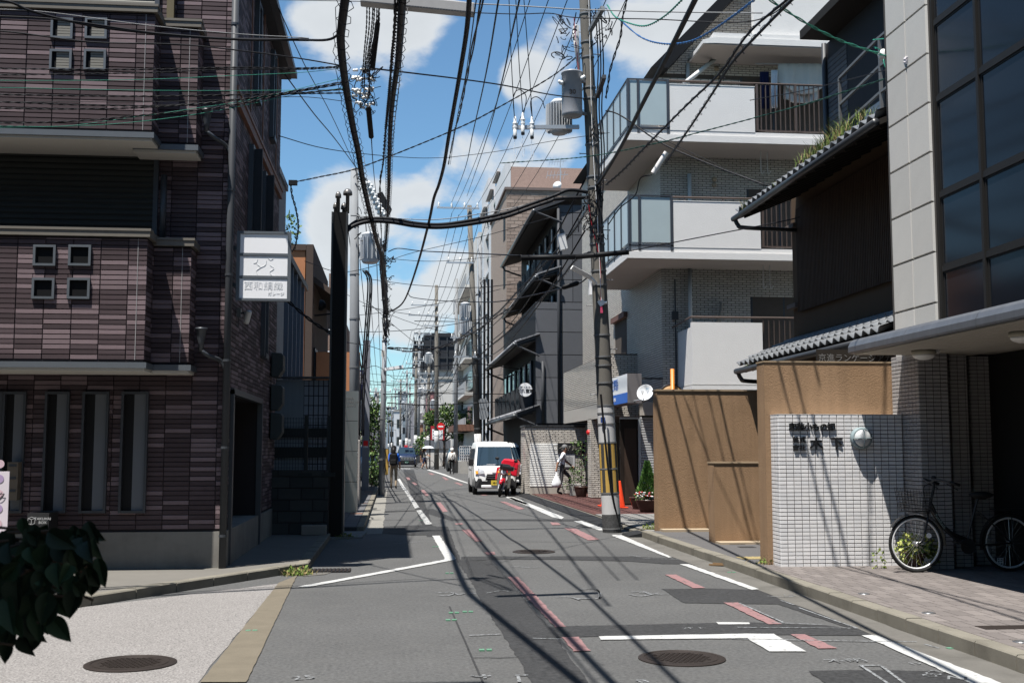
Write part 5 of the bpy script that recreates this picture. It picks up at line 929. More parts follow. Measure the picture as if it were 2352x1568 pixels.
tiles(t, 'tile', (xa, 61.99, 8), X_, Z_, 4.5, zt-8, .45, .2, .02, .012, [mat('mosaic_a', (.29, .225, .185), .7, .1, 5, rnd=.12), mat('mosaic_b', (.25, .19, .155), .7, .1, 5, rnd=.12)], [1, 1], stack=False)
pw = mat('fairface_concrete', (.5, .51, .52), .8, .08, 2, streak=.12, dirt=.1, dirtcol=(.35, .34, .32)); pk = mat('pink_brick', (.33, .23, .19), .8, .15, 6, speck=.2, speckscale=30)
t = thing('concrete_block', 'pale concrete apartment block with brick strips and deep window slots', 'building', (6.1, 72, .1)); xa = 6.25
y0 = xa*2613/(1158-905); y1 = xa*2613/(1092-905); zt = PX(1131, 490, xa).z+1; mb = MB(); mb.box(xa+.35, 20, y0, y1, .1, zt); mb.build('wall', pk, t)
for i, (a, b) in enumerate(((0, .28), (.43, .5), (.68, .75), (.93, 1.0))): mb = MB(); L = y1-y0; mb.box(xa, xa+.34, y0+a*L, y0+b*L, .1, zt+.2); o = mb.build('concrete_pier', pw, t)
for a, b in ((.28, .43), (.5, .68), (.75, .93)):
    for k in range(7):
        z = 1.2+k*2.75; L = y1-y0; mb = MB(); mb.box(xa+.3, xa+.36, y0+a*L+.2, y0+b*L-.05, z, z+1.5); o = mb.build('window', glass, t); mb = MB(); mb.box(xa+.1, xa+.34, y0+a*L, y0+b*L, z+1.5, z+1.7); mb.build('lintel', pw, o); mb = MB(); mb.box(xa+.2, xa+.3, y0+a*L+.1, y0+b*L, z-.05, z+.05); mb.build('rail', mat('green_rail', (.05, .1, .09), .5), o)
mb = MB(); mb.box(xa+.4, 20, y1-6, y1, zt, PX(1100, 488, xa).z+1.8); mb.build('upper_wall', pw, t)
t = thing('cream_balcony_block', 'cream block with rose pilasters and railed balconies beyond the concrete block', 'building', (6.5, 100, .1)); crm = mat('cream_render', (.55, .53, .5), .85, .08, 3); X5 = 6.3
y0 = X5*2613/(1090-905); y1 = X5*2613/(1047-905); zt = PX(1075, 590, X5).z; mb = MB(); mb.box(X5, 22, y0, y1, .1, zt); mb.build('wall', crm, t)
for k in range(6):
    z = 3+k*2.9
    if z > zt-2: break
    mb = MB(); mb.box(X5-.7, X5, y0+2, y1-6, z, z+.2); o = mb.build('balcony', crm, t); mb = MB(); mb.box(X5-.7, X5-.62, y0+2, y1-6, z+.2, z+1.1); mb.build('balcony_panel', mat('grey_speck', (.3, .3, .3), .8, .1, 5, speck=.2), o); mb = MB(); mb.box(X5-.02, X5+.02, y0+3, y1-8, z+.3, z+2.2); mb.build('opening', glass, o)
for k in range(5): mb = MB(); z = 2.5+k*2.9; mb.box(X5-.03, X5+.02, y1-4, y1-2.6, z, z+1.6); mb.build('window', glass, t)
mb = MB(); mb.box(X5-.08, X5+.05, y1-1, y1+.2, .1, zt); mb.build('rose_pilaster', mat('rose_render', (.3, .19, .17), .8), t)
t = thing('net_clad_block', 'building wrapped in black scaffold netting at the end of the street', 'building', (6, 150, .1)); nm = mat('scaffold_net', (.028, .03, .035), .8, .25, 1.2)
Y6 = 150; mb = MB(); mb.box(PY(951, 800, Y6).x, PY(1048, 800, Y6).x, Y6, Y6+14, 12, PY(1000, 783, Y6).z); mb.box(PY(975, 800, Y6).x, PY(1048, 800, Y6).x, Y6+.5, Y6+15, 12, PY(1000, 764, Y6).z); mb.build('netting', nm, t); mb = MB(); mb.box(PY(951, 800, Y6).x+.3, PY(1050, 800, Y6).x, Y6+.3, Y6+14, .1, 12); mb.build('lower_wall', crm, t)
for k in range(6): x = PY(951+k*19, 800, Y6).x; mb = MB(); mb.bar((x, Y6-.1, 11), (x, Y6-.1, PY(1000, 775, Y6).z), .15); mb.build('scaffold_pole', darkmetal, t)
for k in range(5): mb = MB(); z = 12+k*1.6; mb.bar((PY(951, 800, Y6).x, Y6-.1, z), (PY(1048, 800, Y6).x, Y6-.1, z), .1); mb.build('scaffold_rail', darkmetal, t)
def far(name, label, x0, x1, Y, ytop, m, dep=10, wins=True, yb=None):
    a, b = PY(x0, 900, Y).x, PY(x1, 900, Y).x; zt = PY((x0+x1)/2, ytop, Y).z; t = thing(name, label, 'building', (a, Y, 0)); mb = MB(); mb.box(a, b, Y, Y+dep, 0, zt); mb.build('wall', m, t); mb = MB(); mb.box(a-.1, b+.1, Y-.1, Y+dep, zt, zt+.25); mb.build('parapet_cap', concrete, t)
    if wins:
        n = max(1, int((b-a)/2.2)); k = 0; z = 2.2
        while z < zt-1.8:
            for i in range(n): w = (b-a)/n; mb = MB(); mb.box(a+i*w+.35*w, a+i*w+.8*w, Y-.04, Y, z, z+1.4); mb.build('window', glass, t)
            z += 2.9
    return t
far('cream_house', 'cream rendered block with a roof railing behind the street tree', 1008, 1052, 125, 870, crm, wins=False)
far('rose_house', 'dusty rose rendered building behind the no-entry sign', 984, 1024, 132, 900, mat('dusty_rose', (.34, .17, .17), .85, .1, 3), wins=False)
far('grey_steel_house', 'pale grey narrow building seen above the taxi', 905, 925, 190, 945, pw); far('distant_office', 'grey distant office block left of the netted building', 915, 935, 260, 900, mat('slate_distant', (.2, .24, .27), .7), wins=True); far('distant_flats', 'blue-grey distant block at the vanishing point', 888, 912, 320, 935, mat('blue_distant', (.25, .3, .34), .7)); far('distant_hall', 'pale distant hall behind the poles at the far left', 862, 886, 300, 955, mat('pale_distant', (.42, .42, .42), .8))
far('tan_house', 'small tan house with a tiled roof left of the rose building', 958, 986, 140, 975, mat('tan_far', (.3, .17, .11), .85)); far('grey_flats', 'grey speckled flats beyond the parking fence', 1052, 1075, 105, 838, mat('speckle_grey', (.36, .36, .35), .85, .1, 3, speck=.2))
t = thing('grey_office', 'grey office with a column of vertical windows behind the parking fence', 'building', (6.3, 92, .1)); Xo = 6.9; y0, y1 = 88, 104; mb = MB(); mb.box(Xo, 18, y0, y1, .1, PX(1075, 900, Xo).z+2.5); mb.build('wall', mat('warm_grey', (.42, .4, .37), .85, .08, 3, speck=.1), t)
for k in range(4): mb = MB(); mb.box(Xo-.02, Xo+.03, 95+k*1.5, 96.1+k*1.5, 4, 7); mb.build('window', glass, t)
mb = MB(); mb.box(Xo-2.2, Xo, 89, 100, 3.0, 3.5); mb.build('porch_roof', mat('rust_porch', (.16, .085, .06), .7), t)
# far left
for (a, lab, Y, x0, x1, yt, c) in (('cream_shop', 'cream shop house behind the left street tree', 70, 770, 845, 960, (.4, .38, .34)), ('grey_shop', 'low grey shop beyond the left street tree', 100, 780, 868, 965, (.22, .22, .23)), ('brown_shop', 'brown low building at the far left of the street', 150, 800, 880, 975, (.2, .16, .13))): far(a, lab, x0, x1, Y, yt, mat('far_'+a, c, .85, .1, 3))
for i in range(14):
    sgn = 1 if i % 2 else -1; Y = 210+i*22; w = 12; x = (6 if sgn > 0 else -3)-i*.9; h = random.uniform(6, 15); c = random.choice([(.4, .38, .36), (.25, .25, .27), (.32, .27, .22), (.45, .45, .45)]); m = mat('row_%d' % (i % 5), c, .85, .1, 3)
    t = thing('row_house', 'distant street house number %s from the front on the %s side' % (['one', 'two', 'three', 'four', 'five', 'six', 'seven'][i//2], 'right' if sgn > 0 else 'left'), 'house', (x, Y, 0), 'distant houses along the street'); mb = MB(); mb.box(x, x+sgn*w, Y, Y+20, 0, h); mb.build('wall', m, t)
    for k in range(int(h/3)): mb = MB(); mb.box(x+sgn*2, x+sgn*4, Y-.05, Y, 1.5+k*3, 3+k*3); mb.build('window', glass, t)
hl = MB(); pts = [(-300+i*30, 1400, 25+18*math.sin(i*1.3)+12*math.sin(i*.5)) for i in range(21)]
for a, b in zip(pts[:-1], pts[1:]): hl.quad((a[0], a[1], -5), (b[0], b[1], -5), b, a); hl.quad(a, b, (b[0], 1600, -5), (a[0], 1600, -5))
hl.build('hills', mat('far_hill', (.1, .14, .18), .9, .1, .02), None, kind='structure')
# ================================================================ UTILITY POLES
polec = mat('pole_concrete', (.13, .12, .105), .9, .15, 3, .5, 120, speck=.25, dirt=.3, dirtcol=(.09, .085, .075)); polep = mat('pole_pale', (.2, .205, .21), .8, .12, 3, speck=.12, streak=.15)
porc = mat('porcelain', (.7, .7, .68), .25, .04, 5); tgrey = mat('transformer_grey', (.27, .27, .28), .45, .08, 4, streak=.08); tpale = mat('transformer_pale', (.5, .51, .52), .45, .06, 4)
band = mat('pole_band', (.2, .2, .2), .5, .2, 8, metal=.5); redw = mat('red_wire', (.4, .02, .03), .5); greenw = mat('green_wire', (.03, .2, .14), .5); bluew = mat('blue_wire', (.03, .1, .25), .5); greyw = mat('grey_wire', (.25, .25, .25), .5)
def insul(mb, p, h=.3, r=.06, m=0):
    mb.lathe([(r*.5, 0), (r*.9, h*.1), (r*.9, h*.2), (r*.5, h*.25), (r, h*.35), (r, h*.45), (r*.5, h*.5), (r*.9, h*.6), (r*.9, h*.68), (r*.4, h*.75), (r*.3, h)], p, 12, m)
t = thing('utility_pole', 'main concrete utility pole with yellow and black wrap and two transformers', 'utility pole', (4.155, 21.65, 0))
pA = Vector((4.155, 21.65, 0)); pB = PY(1343, 0, 21.65); pT = pA+(pB-pA)*1.3
def pc(z): return pA+(pB-pA)*(z/pB.z)
def prad(z): return .172+(.109-.172)*z/pB.z
zd = lambda y: PY(1395, y, 21.5).z
mb = MB(); zz = [0, .5, 1, 2, 4, 6, 8, 10, 13]; mb.tube([pc(z) for z in zz], [prad(z) for z in zz], 28); mb.build('shaft', polec, t, True)
def wrap(y0, y1, m, extra=.006, n=28, stripes=False):
    a, b = zd(y0), zd(y1); mb = MB(); mb.tube([pc(a), pc(b)], [prad(a)+extra, prad(b)+extra], 30, 0, False)
    if stripes:
        for k in range(30): mb.m[k] = (k//2) % 2
    return mb.build('wrap', m, t, not stripes)
wrapw = mat('wrap_white', (.45, .445, .44), .55, .06, 4, dirt=.15, dirtcol=(.25, .23, .2)); wrap(1181, 1136, wrapw); wrap(1017, 933, wrapw); wrap(1222, 1181, mat('base_tar', (.06, .06, .06), .7, .6, 6, speck=.4, speckscale=40), .007)
wrap(1134, 1018, [mat('warning_yellow', (.42, .27, .07), .6, .08, 4), mat('warning_black', (.045, .043, .04), .8, .2, 8, speck=.3)], .01, stripes=True)
for y in (1216, 1134, 1078, 1018, 975, 950, 932, 880, 840, 820, 770, 655, 622, 560, 540, 520, 430, 405, 330, 225, 200, 130, 95, 30): z = zd(y); mb = MB(); mb.tube([pc(z), pc(z+.03)], prad(z)+.014, 24); mb.build('band', band, t)
for i, y in enumerate((905, 800, 700, 640, 585, 525, 465, 410, 350, 300, 250, 205, 170, 120, 70)): z = zd(y); s_ = 1 if i % 2 else -1; mb = MB(); c = pc(z); mb.cyl(c+X_*s_*prad(z), c+X_*s_*(prad(z)+.12), .009, n=6); mb.lathe([(.016, 0), (.016, .012)], c+X_*s_*(prad(z)+.12), 8, ax=(s_, 0, 0)); mb.build('step_bolt', band, t)
z = zd(965); mb = MB(); mb.box(pc(z).x-.14, pc(z).x-.06, 21.65-.19, 21.65-.155, z-.05, z+.06); mb.build('address_plate', mat('plate_navy', (.03, .06, .2), .5), t)
# transformers
p = PY(1314, 268, 21.45); r0 = .2; tf = MB(); tf.lathe([(r0*.9, 0), (r0*.98, .02), (r0, .06), (r0, .84), (r0*1.06, .845), (r0*1.06, .88), (r0*.8, .9), (.001, .93)], p, 28); o = tf.build('transformer_can', tgrey, t, True)
text('lettering', '30', .13, (p.x-.02, p.y-r0-.004, p.z+.43), X_, Z_, black, o, .001, .004); mb = MB()
for (dx, dz) in ((-.2, .62), (.16, .72)): mb.lathe([(.03, 0), (.045, .02), (.045, .05), (.03, .06), (.035, .1)], (p.x+dx, p.y-.1, p.z+dz), 10, ax=(-.9 if dx < 0 else .6, -.5, .4))
mb.build('bushing', porc, o, True); mb = MB(); mb.bar((p.x+.15, p.y+.05, p.z+.1), pc(p.z+.1), .06); mb.bar((p.x+.15, p.y+.05, p.z+.75), pc(p.z+.75), .06); mb.build('mount', band, o)
p2 = PY(1284, 306, 22.05); mb = MB(); mb.lathe([(.14, -.02), (.17, .02), (.17, .6), (.18, .62), (.12, .68)], p2, 24); o = mb.build('transformer_tank', tpale, t, True)
for k in range(22): a = math.pi*(.75+1.5*k/21); d = Vector((math.cos(a), math.sin(a), 0)); mb = MB(); mb.obox(p2+d*.215+Z_*.3, d*.05, d.cross(Z_)*.004, Z_*.27); mb.build('cooling_fin', tpale, o)
# cross-arm with cut-out insulators
q0, q1 = PY(1177, 293, 21.4), PY(1330, 292, 21.5); mb = MB(); mb.bar(q0, q1, .06, .075); mb.build('cross_arm', steel, t)
for (x, y) in ((1183, 312), (1201, 303), (1222, 312)):
    p = PY(x, y, 21.36); mb = MB(); mb.lathe([(.03, -.02), (.036, .0), (.036, .12), (.028, .13), (.045, .16), (.045, .18), (.028, .2), (.05, .23), (.05, .25), (.028, .27), (.03, .33), (.016, .38)], p, 12); o = mb.build('cutout_insulator', porc, t, True); mb = MB(); mb.lathe([(.034, -.06), (.038, -.02)], p, 10); mb.build('fuse_cap', black, o)
    mb = MB(); mb.tube(crom([p-Z_*.05, p+Vector((-.02, 0, -.3)), p+Vector((.01, 0, -.5)), p+Vector((.03, 0, -.3))], 4), .004, 4); mb.build('lanyard', whitem, o)
mb = MB(); mb.bar(PY(1372, 222, 21.4), PY(1388, 176, 20.5), .075); mb.build('service_arm', darkmetal, t); mb = MB(); mb.bar(PY(1355, 70, 21.5), PY(1385, 18, 20.9), .08); mb.build('upper_arm', mat('arm_grey', (.15, .16, .17), .5), t)
mb = MB(); mb.tube(crom([PY(1317, 78, 21.6), PY(1320, 62, 21.6), PY(1326, 60, 21.6)], 4)+[PY(1327, 100, 21.6), PY(1330, 165, 21.6)], .028, 10); mb.tube([PY(1317, 72, 21.6), PY(1330, 165, 21.6)], .03, 10); mb.build('conduit', mat('conduit_grey', (.4, .4, .4), .5), t, True)
# street lamp
la = thing('street_lamp', 'flat white street lamp angled up from the main utility pole', 'street lamp', PY(1358, 640, 21.5)); a, b = PY(1313, 614, 21.0), PY(1356, 637, 21.35); d = (b-a).normalized(); mb = MB(); mb.obox((a+b)/2, (b-a)/2, d.cross(Vector((0, 1, .4))).normalized()*.045, Vector((0, .05, .01))); mb.build('head', mat('lamp_white', (.75, .73, .7), .4), la, bevel=.01); mb = MB(); mb.bar(b, pc(b.z-.15), .05); mb.obox(pc(b.z-.15)-X_*.18, (.025, 0, 0), (0, .06, 0), (0, 0, .15)); mb.build('bracket', whitem, la)
tg = thing('pole_tag', 'white and red paper tag hanging on the main utility pole', 'tag', PY(1381, 700, 21.4)); p = PY(1381, 695, 21.45); mb = MB(); mb.obox(p, (.05, 0, .03), (0, .003, 0), (-.03, 0, .05)); mb.build('white_card', whitem, tg); mb = MB(); mb.box(p.x-.02, p.x+.03, p.y-.004, p.y+.002, p.z-.2, p.z-.07); mb.build('red_card', mat('tag_red', (.45, .06, .12), .6), tg); mb = MB(); mb.lathe([(.03, 0), (.03, .05)], p+X_*.06, 10, ax=(1, -.3, 0)); mb.build('dial', porc, tg)
jb = thing('junction_box', 'white cable junction box hung on the cables left of the main pole', 'junction box', PY(1293, 560, 22)); p = PY(1292, 556, 22); mb = MB(); mb.obox(p, (.075, 0, .02), (0, .05, 0), (-.03, 0, .16)); mb.build('case', mat('box_white', (.6, .6, .6), .4), jb, bevel=.012)
# --- other poles
def coil(mb, c, r, R_, n, rg, m=0):
    for i in range(n):
        k = 7; a0 = rg.uniform(0, 6.28); ax = Vector((rg.uniform(-1, 1), rg.uniform(-.4, .4), rg.uniform(-1, 1))); e = Vector((rg.uniform(-.4, .4), rg.uniform(-1, 1), rg.uniform(-1, 1)))
        o = Vector(c)+Vector((rg.uniform(-1, 1)*R_, rg.uniform(-1, 1)*R_, rg.uniform(-1.6, 1.6)*R_)); s = rg.uniform(.3, 1)*R_
        mb.tube(crom([o+ax*s*math.cos(a0+j*.7)+e*s*.6*math.sin(a0+j*.7) for j in range(k)], 4), r*rg.uniform(.7, 1.3), 4, m, cap=False)
def upole(name, label, x, y, h, r0=.17, m=polec, lean=0, arms=(), trans=(), wrapz=None, group='utility poles down the street', cat='utility pole', wad=0, seed=1):
    rg = random.Random(seed); t = thing(name, label, cat, (x, y, 0), group); mb = MB(); mb.tube([(x, y, 0), (x+lean*.5, y, h*.5), (x+lean, y, h)], [r0, r0*.83, r0*.66], 16); mb.build('shaft', m, t, True)
    cx = lambda z: x+lean*z/h
    for (z, w, dx, n) in arms:
        mb = MB(); mb.box(cx(z)+dx-w/2, cx(z)+dx+w/2, y-r0-.05, y-r0+.02, z-.04, z+.04); a = mb.build('cross_arm', steel, t)
        for k in range(n): mb = MB(); insul(mb, (cx(z)+dx-w/2+.1+(w-.2)*k/max(1, n-1), y-r0, z+.04), .25, .06); mb.build('insulator', porc, a, True)
    for (z, dx) in trans:
        mb = MB(); mb.lathe([(.2, 0), (.24, .04), (.24, .8), (.25, .82), (.25, .86), (.1, .92)], (cx(z)+dx, y-.05, z), 18); o = mb.build('transformer_can', tpale, t, True)
        for k in range(14): a = 2*math.pi*k/14; d = Vector((math.cos(a), math.sin(a), 0)); mb = MB(); mb.obox(Vector((cx(z)+dx, y-.05, z+.42))+d*.27, d*.04, d.cross(Z_)*.005, Z_*.32); mb.build('cooling_fin', tpale, o)
        mb = MB(); mb.bar((cx(z), y, z+.2), (cx(z)+dx, y, z+.2), .08); mb.build('mount', band, o)
    if wrapz:
        a, b = wrapz; mb = MB(); mb.tube([(cx(a), y, a), (cx(b), y, b)], r0*.97, 16); mb.build('wrap', wrapw, t, True)
    for z in (1.2, 2.6, 3.9, 5.3, 6.6, 8):
        if z < h: mb = MB(); mb.tube([(cx(z), y, z), (cx(z), y, z+.04)], r0+.012-(r0*.34*z/h), 16); mb.build('band', band, t)
    if wad:
        for z in wad: mb = MB(); coil(mb, (cx(z)+r0, y-.05, z), .012, .15, 12, rg); mb.build('cable_tangle', cablem, t, kind='stuff')
    return t
zt33 = PY(812, 388, 33).z; xl33 = PY(818, 900, 33).x
t = upole('utility_pole', 'pale concrete pole with a finned transformer behind the black column', xl33, 33, zt33, .17, polep, lean=PY(814, 388, 33).x-xl33, trans=[(PY(840, 605, 33).z, .45)], wad=(PY(840, 560, 33).z, PY(840, 500, 33).z, PY(838, 420, 33).z), seed=3)
mb = MB()
for k in range(7):
    p = PY(838+k*5, 420+k*11, 32.6)
    for q in range(2): mb.lathe([(.05, 0), (.07, .03), (.07, .07), (.045, .1), (.065, .13), (.065, .17), (.04, .2)], p+Vector((.08*q, -.1*q, 0)), 8, ax=(.6, 0, -.6))
mb.build('insulator_string', porc, t, True, kind='stuff'); mb = MB(); mb.prism([PY(855, 448, 32.5), PY(878, 440, 32.5), PY(900, 480, 32.5), PY(895, 492, 32.5)], (0, .15, 0)); mb.build('cable_shield', black, t)
mb = MB(); q = [PY(833, 620, 32.6), PY(845, 650, 32.6), PY(838, 760, 32.6), PY(828, 900, 32.7), PY(826, 1000, 32.8)]
for d in (0, .06, .11): mb.tube(crom([v+X_*d for v in q], 5), .025, 6)
mb.build('riser_cable', cablem, t, True, kind='stuff')
gp_ = upole('lamp_pole', 'galvanised steel pole wrapped in vine-like cables at the left kerb', G(876, 1137).x, 39.7, PY(884, 655, 39.7).z, .112, mat('galvanised_pole', (.38, .4, .42), .45, .08, 4, metal=.3, speck=.1), lean=PY(886, 655, 39.7).x-G(876, 1137).x, wad=(PY(890, 700, 39.7).z, PY(890, 740, 39.7).z, PY(890, 650, 39.7).z, PY(888, 600, 39.7).z), seed=8, cat='pole')
mb = MB(); xq = G(876, 1137).x+.09; z = PY(895, 1060, 39.6).z; mb.box(xq, xq+.12, 39.5, 39.62, z-.45, z+.45); o = mb.build('guard_strip', mat('guard_black', (.03, .03, .03), .6), gp_); mb = MB(); mb.box(xq+.05, xq+.13, 39.49, 39.5, z-.43, z+.43); mb.build('yellow_strip', mat('warning_yellow', (.42, .27, .07), .6), o)
mb = MB(); p = PY(880, 812, 39.5); mb.box(p.x-.06, p.x+.06, p.y-.1, p.y, p.z-.1, p.z+.1); mb.build('meter_box', mat('box_ivory', (.55, .53, .48), .5), gp_)
mb = MB(); rg9 = random.Random(77)
for yy in range(560, 790, 12): coil(mb, PY(880+(yy-560)*.045, yy, 39.55), .014, .09, 4, rg9)
for d in (-.07, -.02, .03, .08): mb.tube(crom([PY(877+(yy-560)*.05, yy, 39.5)+X_*(d+rg9.uniform(-.03, .03)) for yy in range(560, 800, 30)], 4), .024, 5)
mb.build('cable_vine', cablem, gp_, kind='stuff')
sl_ = MB(); p = PY(905, 845, 39.4); sl_.obox(p, (.32, 0, .05), (0, .12, 0), (0, .0, .05)); o = sl_.build('lamp_head', whitem, gp_); mb = MB(); mb.bar(PY(880, 850, 39.6), p, .04); mb.build('lamp_arm', steel, gp_)
upole('utility_pole', 'concrete pole with transformer behind the white van', 4.32, 58, PY(1079, 472, 58).z, .185, polec, lean=PY(1078, 472, 58).x-4.32, arms=[(PY(1070, 480, 58).z, 2.2, -.6, 4), (PY(1070, 605, 58).z, 1.4, -.6, 3), (PY(1070, 820, 58).z, 1.2, -.5, 2)], trans=[(PY(1064, 735, 58).z, -.42), (PY(1064, 770, 58).z, -.4)], wrapz=(PY(1085, 1070, 58).z, PY(1085, 996, 58).z), wad=(PY(1090, 770, 58).z, PY(1090, 820, 58).z, PY(1070, 680, 58).z), seed=4)
sp2 = upole('sign_pole', 'grey steel pole with round mirror-backed signs beside the van pole', PY(1103, 950, 58).x, 58.3, PY(1100, 560, 58).z, .13, polep, wad=(PY(1100, 650, 58).z,), seed=5, cat='pole')
for y in (928, 950): p = PY(1109, y, 57.9); mb = MB(); mb.lathe([(.3, 0), (.3, .02)], p, 24, ax=(0, -1, 0)); mb.build('sign_disc', mat('sign_back', (.28, .29, .3), .5, metal=.3), sp2)
for d in (.22, .42, .6): mb = MB(); q = PY(1103, 950, 58).x+d; mb.tube([(q, 58.2, 2.0), (q, 58.2, PY(1100, 640, 58).z)], .06, 8); mb.build('riser_cable', black, sp2)
upole('utility_pole', 'concrete pole in mid-distance with a red tie and the no-entry sign', 3.3, 89, PY(1002, 655, 89).z, .19, polec, lean=-.1, arms=[(12.8, 2.2, -.9, 3), (12.0, 2.4, -1, 4), (11.2, 1.2, -.4, 2)], trans=[(8.2, -.6)], wrapz=(1.6, 3.0), wad=(6.5, 9, 5.5), seed=6)
upole('utility_pole', 'thin grey pole between the parking fence and the white van', PY(1047, 950, 76).x, 76, PY(1047, 640, 76).z, .15, polep, wad=(6, 7, 8), arms=[(9, 1.2, .2, 3)], seed=7)
FP = [(962, 130, 760), (955, 118, 800), (934, 150, 850), (920, 175, 870), (908, 210, 890), (900, 260, 910), (975, 140, 870), (893, 300, 930), (863, 105, 890), (868, 160, 900), (874, 230, 930), (984, 110, 820), (941, 165, 880)]
wd_ = ['tallest of the far poles under the netted block', 'far pole left of the netted block', 'far pole above the taxi roof sign', 'far pole over the middle of the taxi', 'far pole above the taxi left edge', 'far pole right of the galvanised pole', 'far pole before the rose building', 'farthest right-hand pole at the vanishing point', 'far pole above the left street tree', 'far pole between the street tree and galvanised pole', 'farthest left-hand pole at the vanishing point', 'far pole in front of the cream block', 'far pole over the taxi right side']
FPW = []
for i, ((x, Y, yt), lab) in enumerate(zip(FP, wd_)):
    X = PY(x, 950, Y).x; h = PY(x, yt, Y).z; FPW.append((X, Y, h)); upole('utility_pole', lab, X, Y, h, .18, polec if i % 2 else polep, arms=[(h-.4, 2, (-.5 if i % 2 else .4), 3), (h-1.6, 1.6, -.3, 3), (h-3.2, 1.2, 0, 2)], trans=[(h-5, .45 if i % 2 else -.45)], wad=(h*.5, h*.62, h*.75), wrapz=(1.5, 3), seed=20+i)
# ================================================================ CABLES
def cpts(pts, Y0, Y1, k=6):
    L = [0]
    for a, b in zip(pts[:-1], pts[1:]): L.append(L[-1]+math.hypot(b[0]-a[0], b[1]-a[1]))
    out = []
    for p, l in zip(pts, L): s = l/L[-1]; Y = p[2] if len(p) > 2 else 1/((1-s)/Y0+s/Y1); out.append(PY(p[0], p[1], Y))
    return crom(out, k)
def cable(label, pts, Y0, Y1, r=.008, m=cablem, name='cable', twist=0, spiral=0, group=None, n=6, cat='cable', ext=0):
    P = cpts(pts, Y0, Y1); mb = MB()
    if ext: P = [P[0]+(P[0]-P[1]).normalized()*ext]+P
    if twist:
        L = 0; A = []; B = []; 
        fine = crom(P, 3)
        for i, p in enumerate(fine):
            if i: L += (p-fine[i-1]).length
            a = L/twist*6.28; d = (fine[min(i+1, len(fine)-1)]-fine[max(0, i-1)]).normalized(); u = d.cross(Z_); u = u.normalized() if u.length > .01 else X_; v = u.cross(d); o = (u*math.cos(a)+v*math.sin(a))*r*.9; A.append(p+o); B.append(p-o)
        mb.tube(A, r*.75, 5); mb.tube(B, r*.75, 5)
    else: mb.tube(P, r, n)
    o = mb.build(name, m, None, True, label, cat, group)
    if spiral:
        mb = MB(); H_ = []; L = 0; pr = P[0]; step = spiral/7
        for p, q in zip(P[:-1], P[1:]):
            seg = (q-p).length; d = (q-p).normalized(); u = d.cross(Z_); u = u.normalized() if u.length > .01 else X_; v = u.cross(d); kk = max(1, int(seg/step))
            for j in range(kk): a = (L+seg*j/kk)/spiral*6.28; H_.append(p.lerp(q, j/kk)+(u*math.cos(a)+v*math.sin(a))*(r*2.0)-Z_*r*.7)
            L += seg
        mb.tube(H_, .0045, 3, cap=False); mb.build('spiral_hanger', cablem, o)
    return o
k4 = lambda x, y: (574.2+x*.29297, y*.29297)
k5 = lambda x, y: (574.2+x*.29297, 402+y*.29297)
ka = lambda x, y: (1148.4+x*.29297, y*.29297)
kb = lambda x, y: (1148.4+x*.29297, 402+y*.29297)
kd = lambda x, y: (1722.7+x*.26757, y*.26757)
k1 = lambda x, y: (x*.29297, y*.29297)
def mk(f, *ps): return [f(*p) for p in ps]
cable('thickest black cable bundle sweeping down left to the galvanised pole', [(800, -60)]+mk(k4, (745, 0), (720, 200), (712, 330), (740, 600), (800, 960), (850, 1200), (885, 1420), (940, 1670), (1000, 1912), (1030, 2000), (1045, 2150), (1055, 2280), (1080, 2460)), 9.5, 39.4, .042, spiral=.35, ext=6)
cable('thick black cable bundle down the middle to the galvanised pole', [(930, -60)]+mk(k4, (1192, 0), (1160, 470), (1120, 760), (1100, 1000), (1090, 1300), (1088, 1470), (1075, 1772), (1060, 1952)), 9.5, 39.4, .034, spiral=.35, ext=6)
cable('thin twisted cable left of the middle bundle', mk(k4, (1150, -40), (1130, 300), (1110, 500), (1085, 800), (1060, 1050), (1040, 1300), (1020, 1440), (1025, 1700), (1035, 1950)), 10, 39.4, .015, twist=.25, ext=6)
cable('thin wire right of the middle bundle', mk(k4, (1225, -40), (1200, 300), (1165, 700), (1130, 1000), (1100, 1300), (1085, 1560)), 10, 39, .006)
cable('smooth black cable curving from top centre to the galvanised pole', mk(k4, (1722, -40), (1700, 230), (1650, 550), (1560, 1060), (1520, 1300), (1480, 1450), (1440, 1560), (1400, 1752), (1320, 2052), (1240, 2290), (1190, 2382), (1130, 2427), (1105, 2432)), 10, 39.4, .025, ext=6)
cable('rope-like twisted wire right of the smooth black cable', mk(k4, (1822, -20), (1700, 600), (1640, 900), (1600, 1050), (1555, 1290)), 10, 34, .013, twist=.3)
cable('thin straight wire beside the smooth black cable', mk(k4, (1777, -20), (1690, 600), (1620, 950), (1570, 1290)), 10, 34, .006)
for i, ps in enumerate(([(1952, -20), (1850, 580), (1750, 1030), (1680, 1340), (1580, 1590)], [(2117, -20), (2045, 300), (1985, 600), (1870, 1040), (1760, 1370), (1700, 1540)])): cable(['high-voltage wire falling to the van pole, left of the pair', 'high-voltage wire falling to the van pole, right of the pair'][i], mk(k4, *ps), 12, 57.8, .011)
for i, ps in enumerate(([(2030, -20), (2050, 500), (2075, 960)], [(2083, -20), (2110, 500), (2140, 905)], [(2146, -20), (2190, 560), (2215, 960)])): cable(['lead wire dropping to the leftmost cut-out insulator', 'lead wire dropping to the middle cut-out insulator', 'lead wire dropping to the rightmost cut-out insulator'][i], mk(k4, *ps), 20, 21.4, .008)
for i, ps in enumerate(([(2075, 940), (2065, 760), (2110, 705), (2165, 760), (2145, 900)], [(2215, 940), (2200, 800), (2240, 760), (2290, 790), (2310, 850)])): cable(['looped jumper wire over the left insulators', 'looped jumper wire over the right insulator'][i], mk(k4, *ps), 21.4, 21.4, .009)
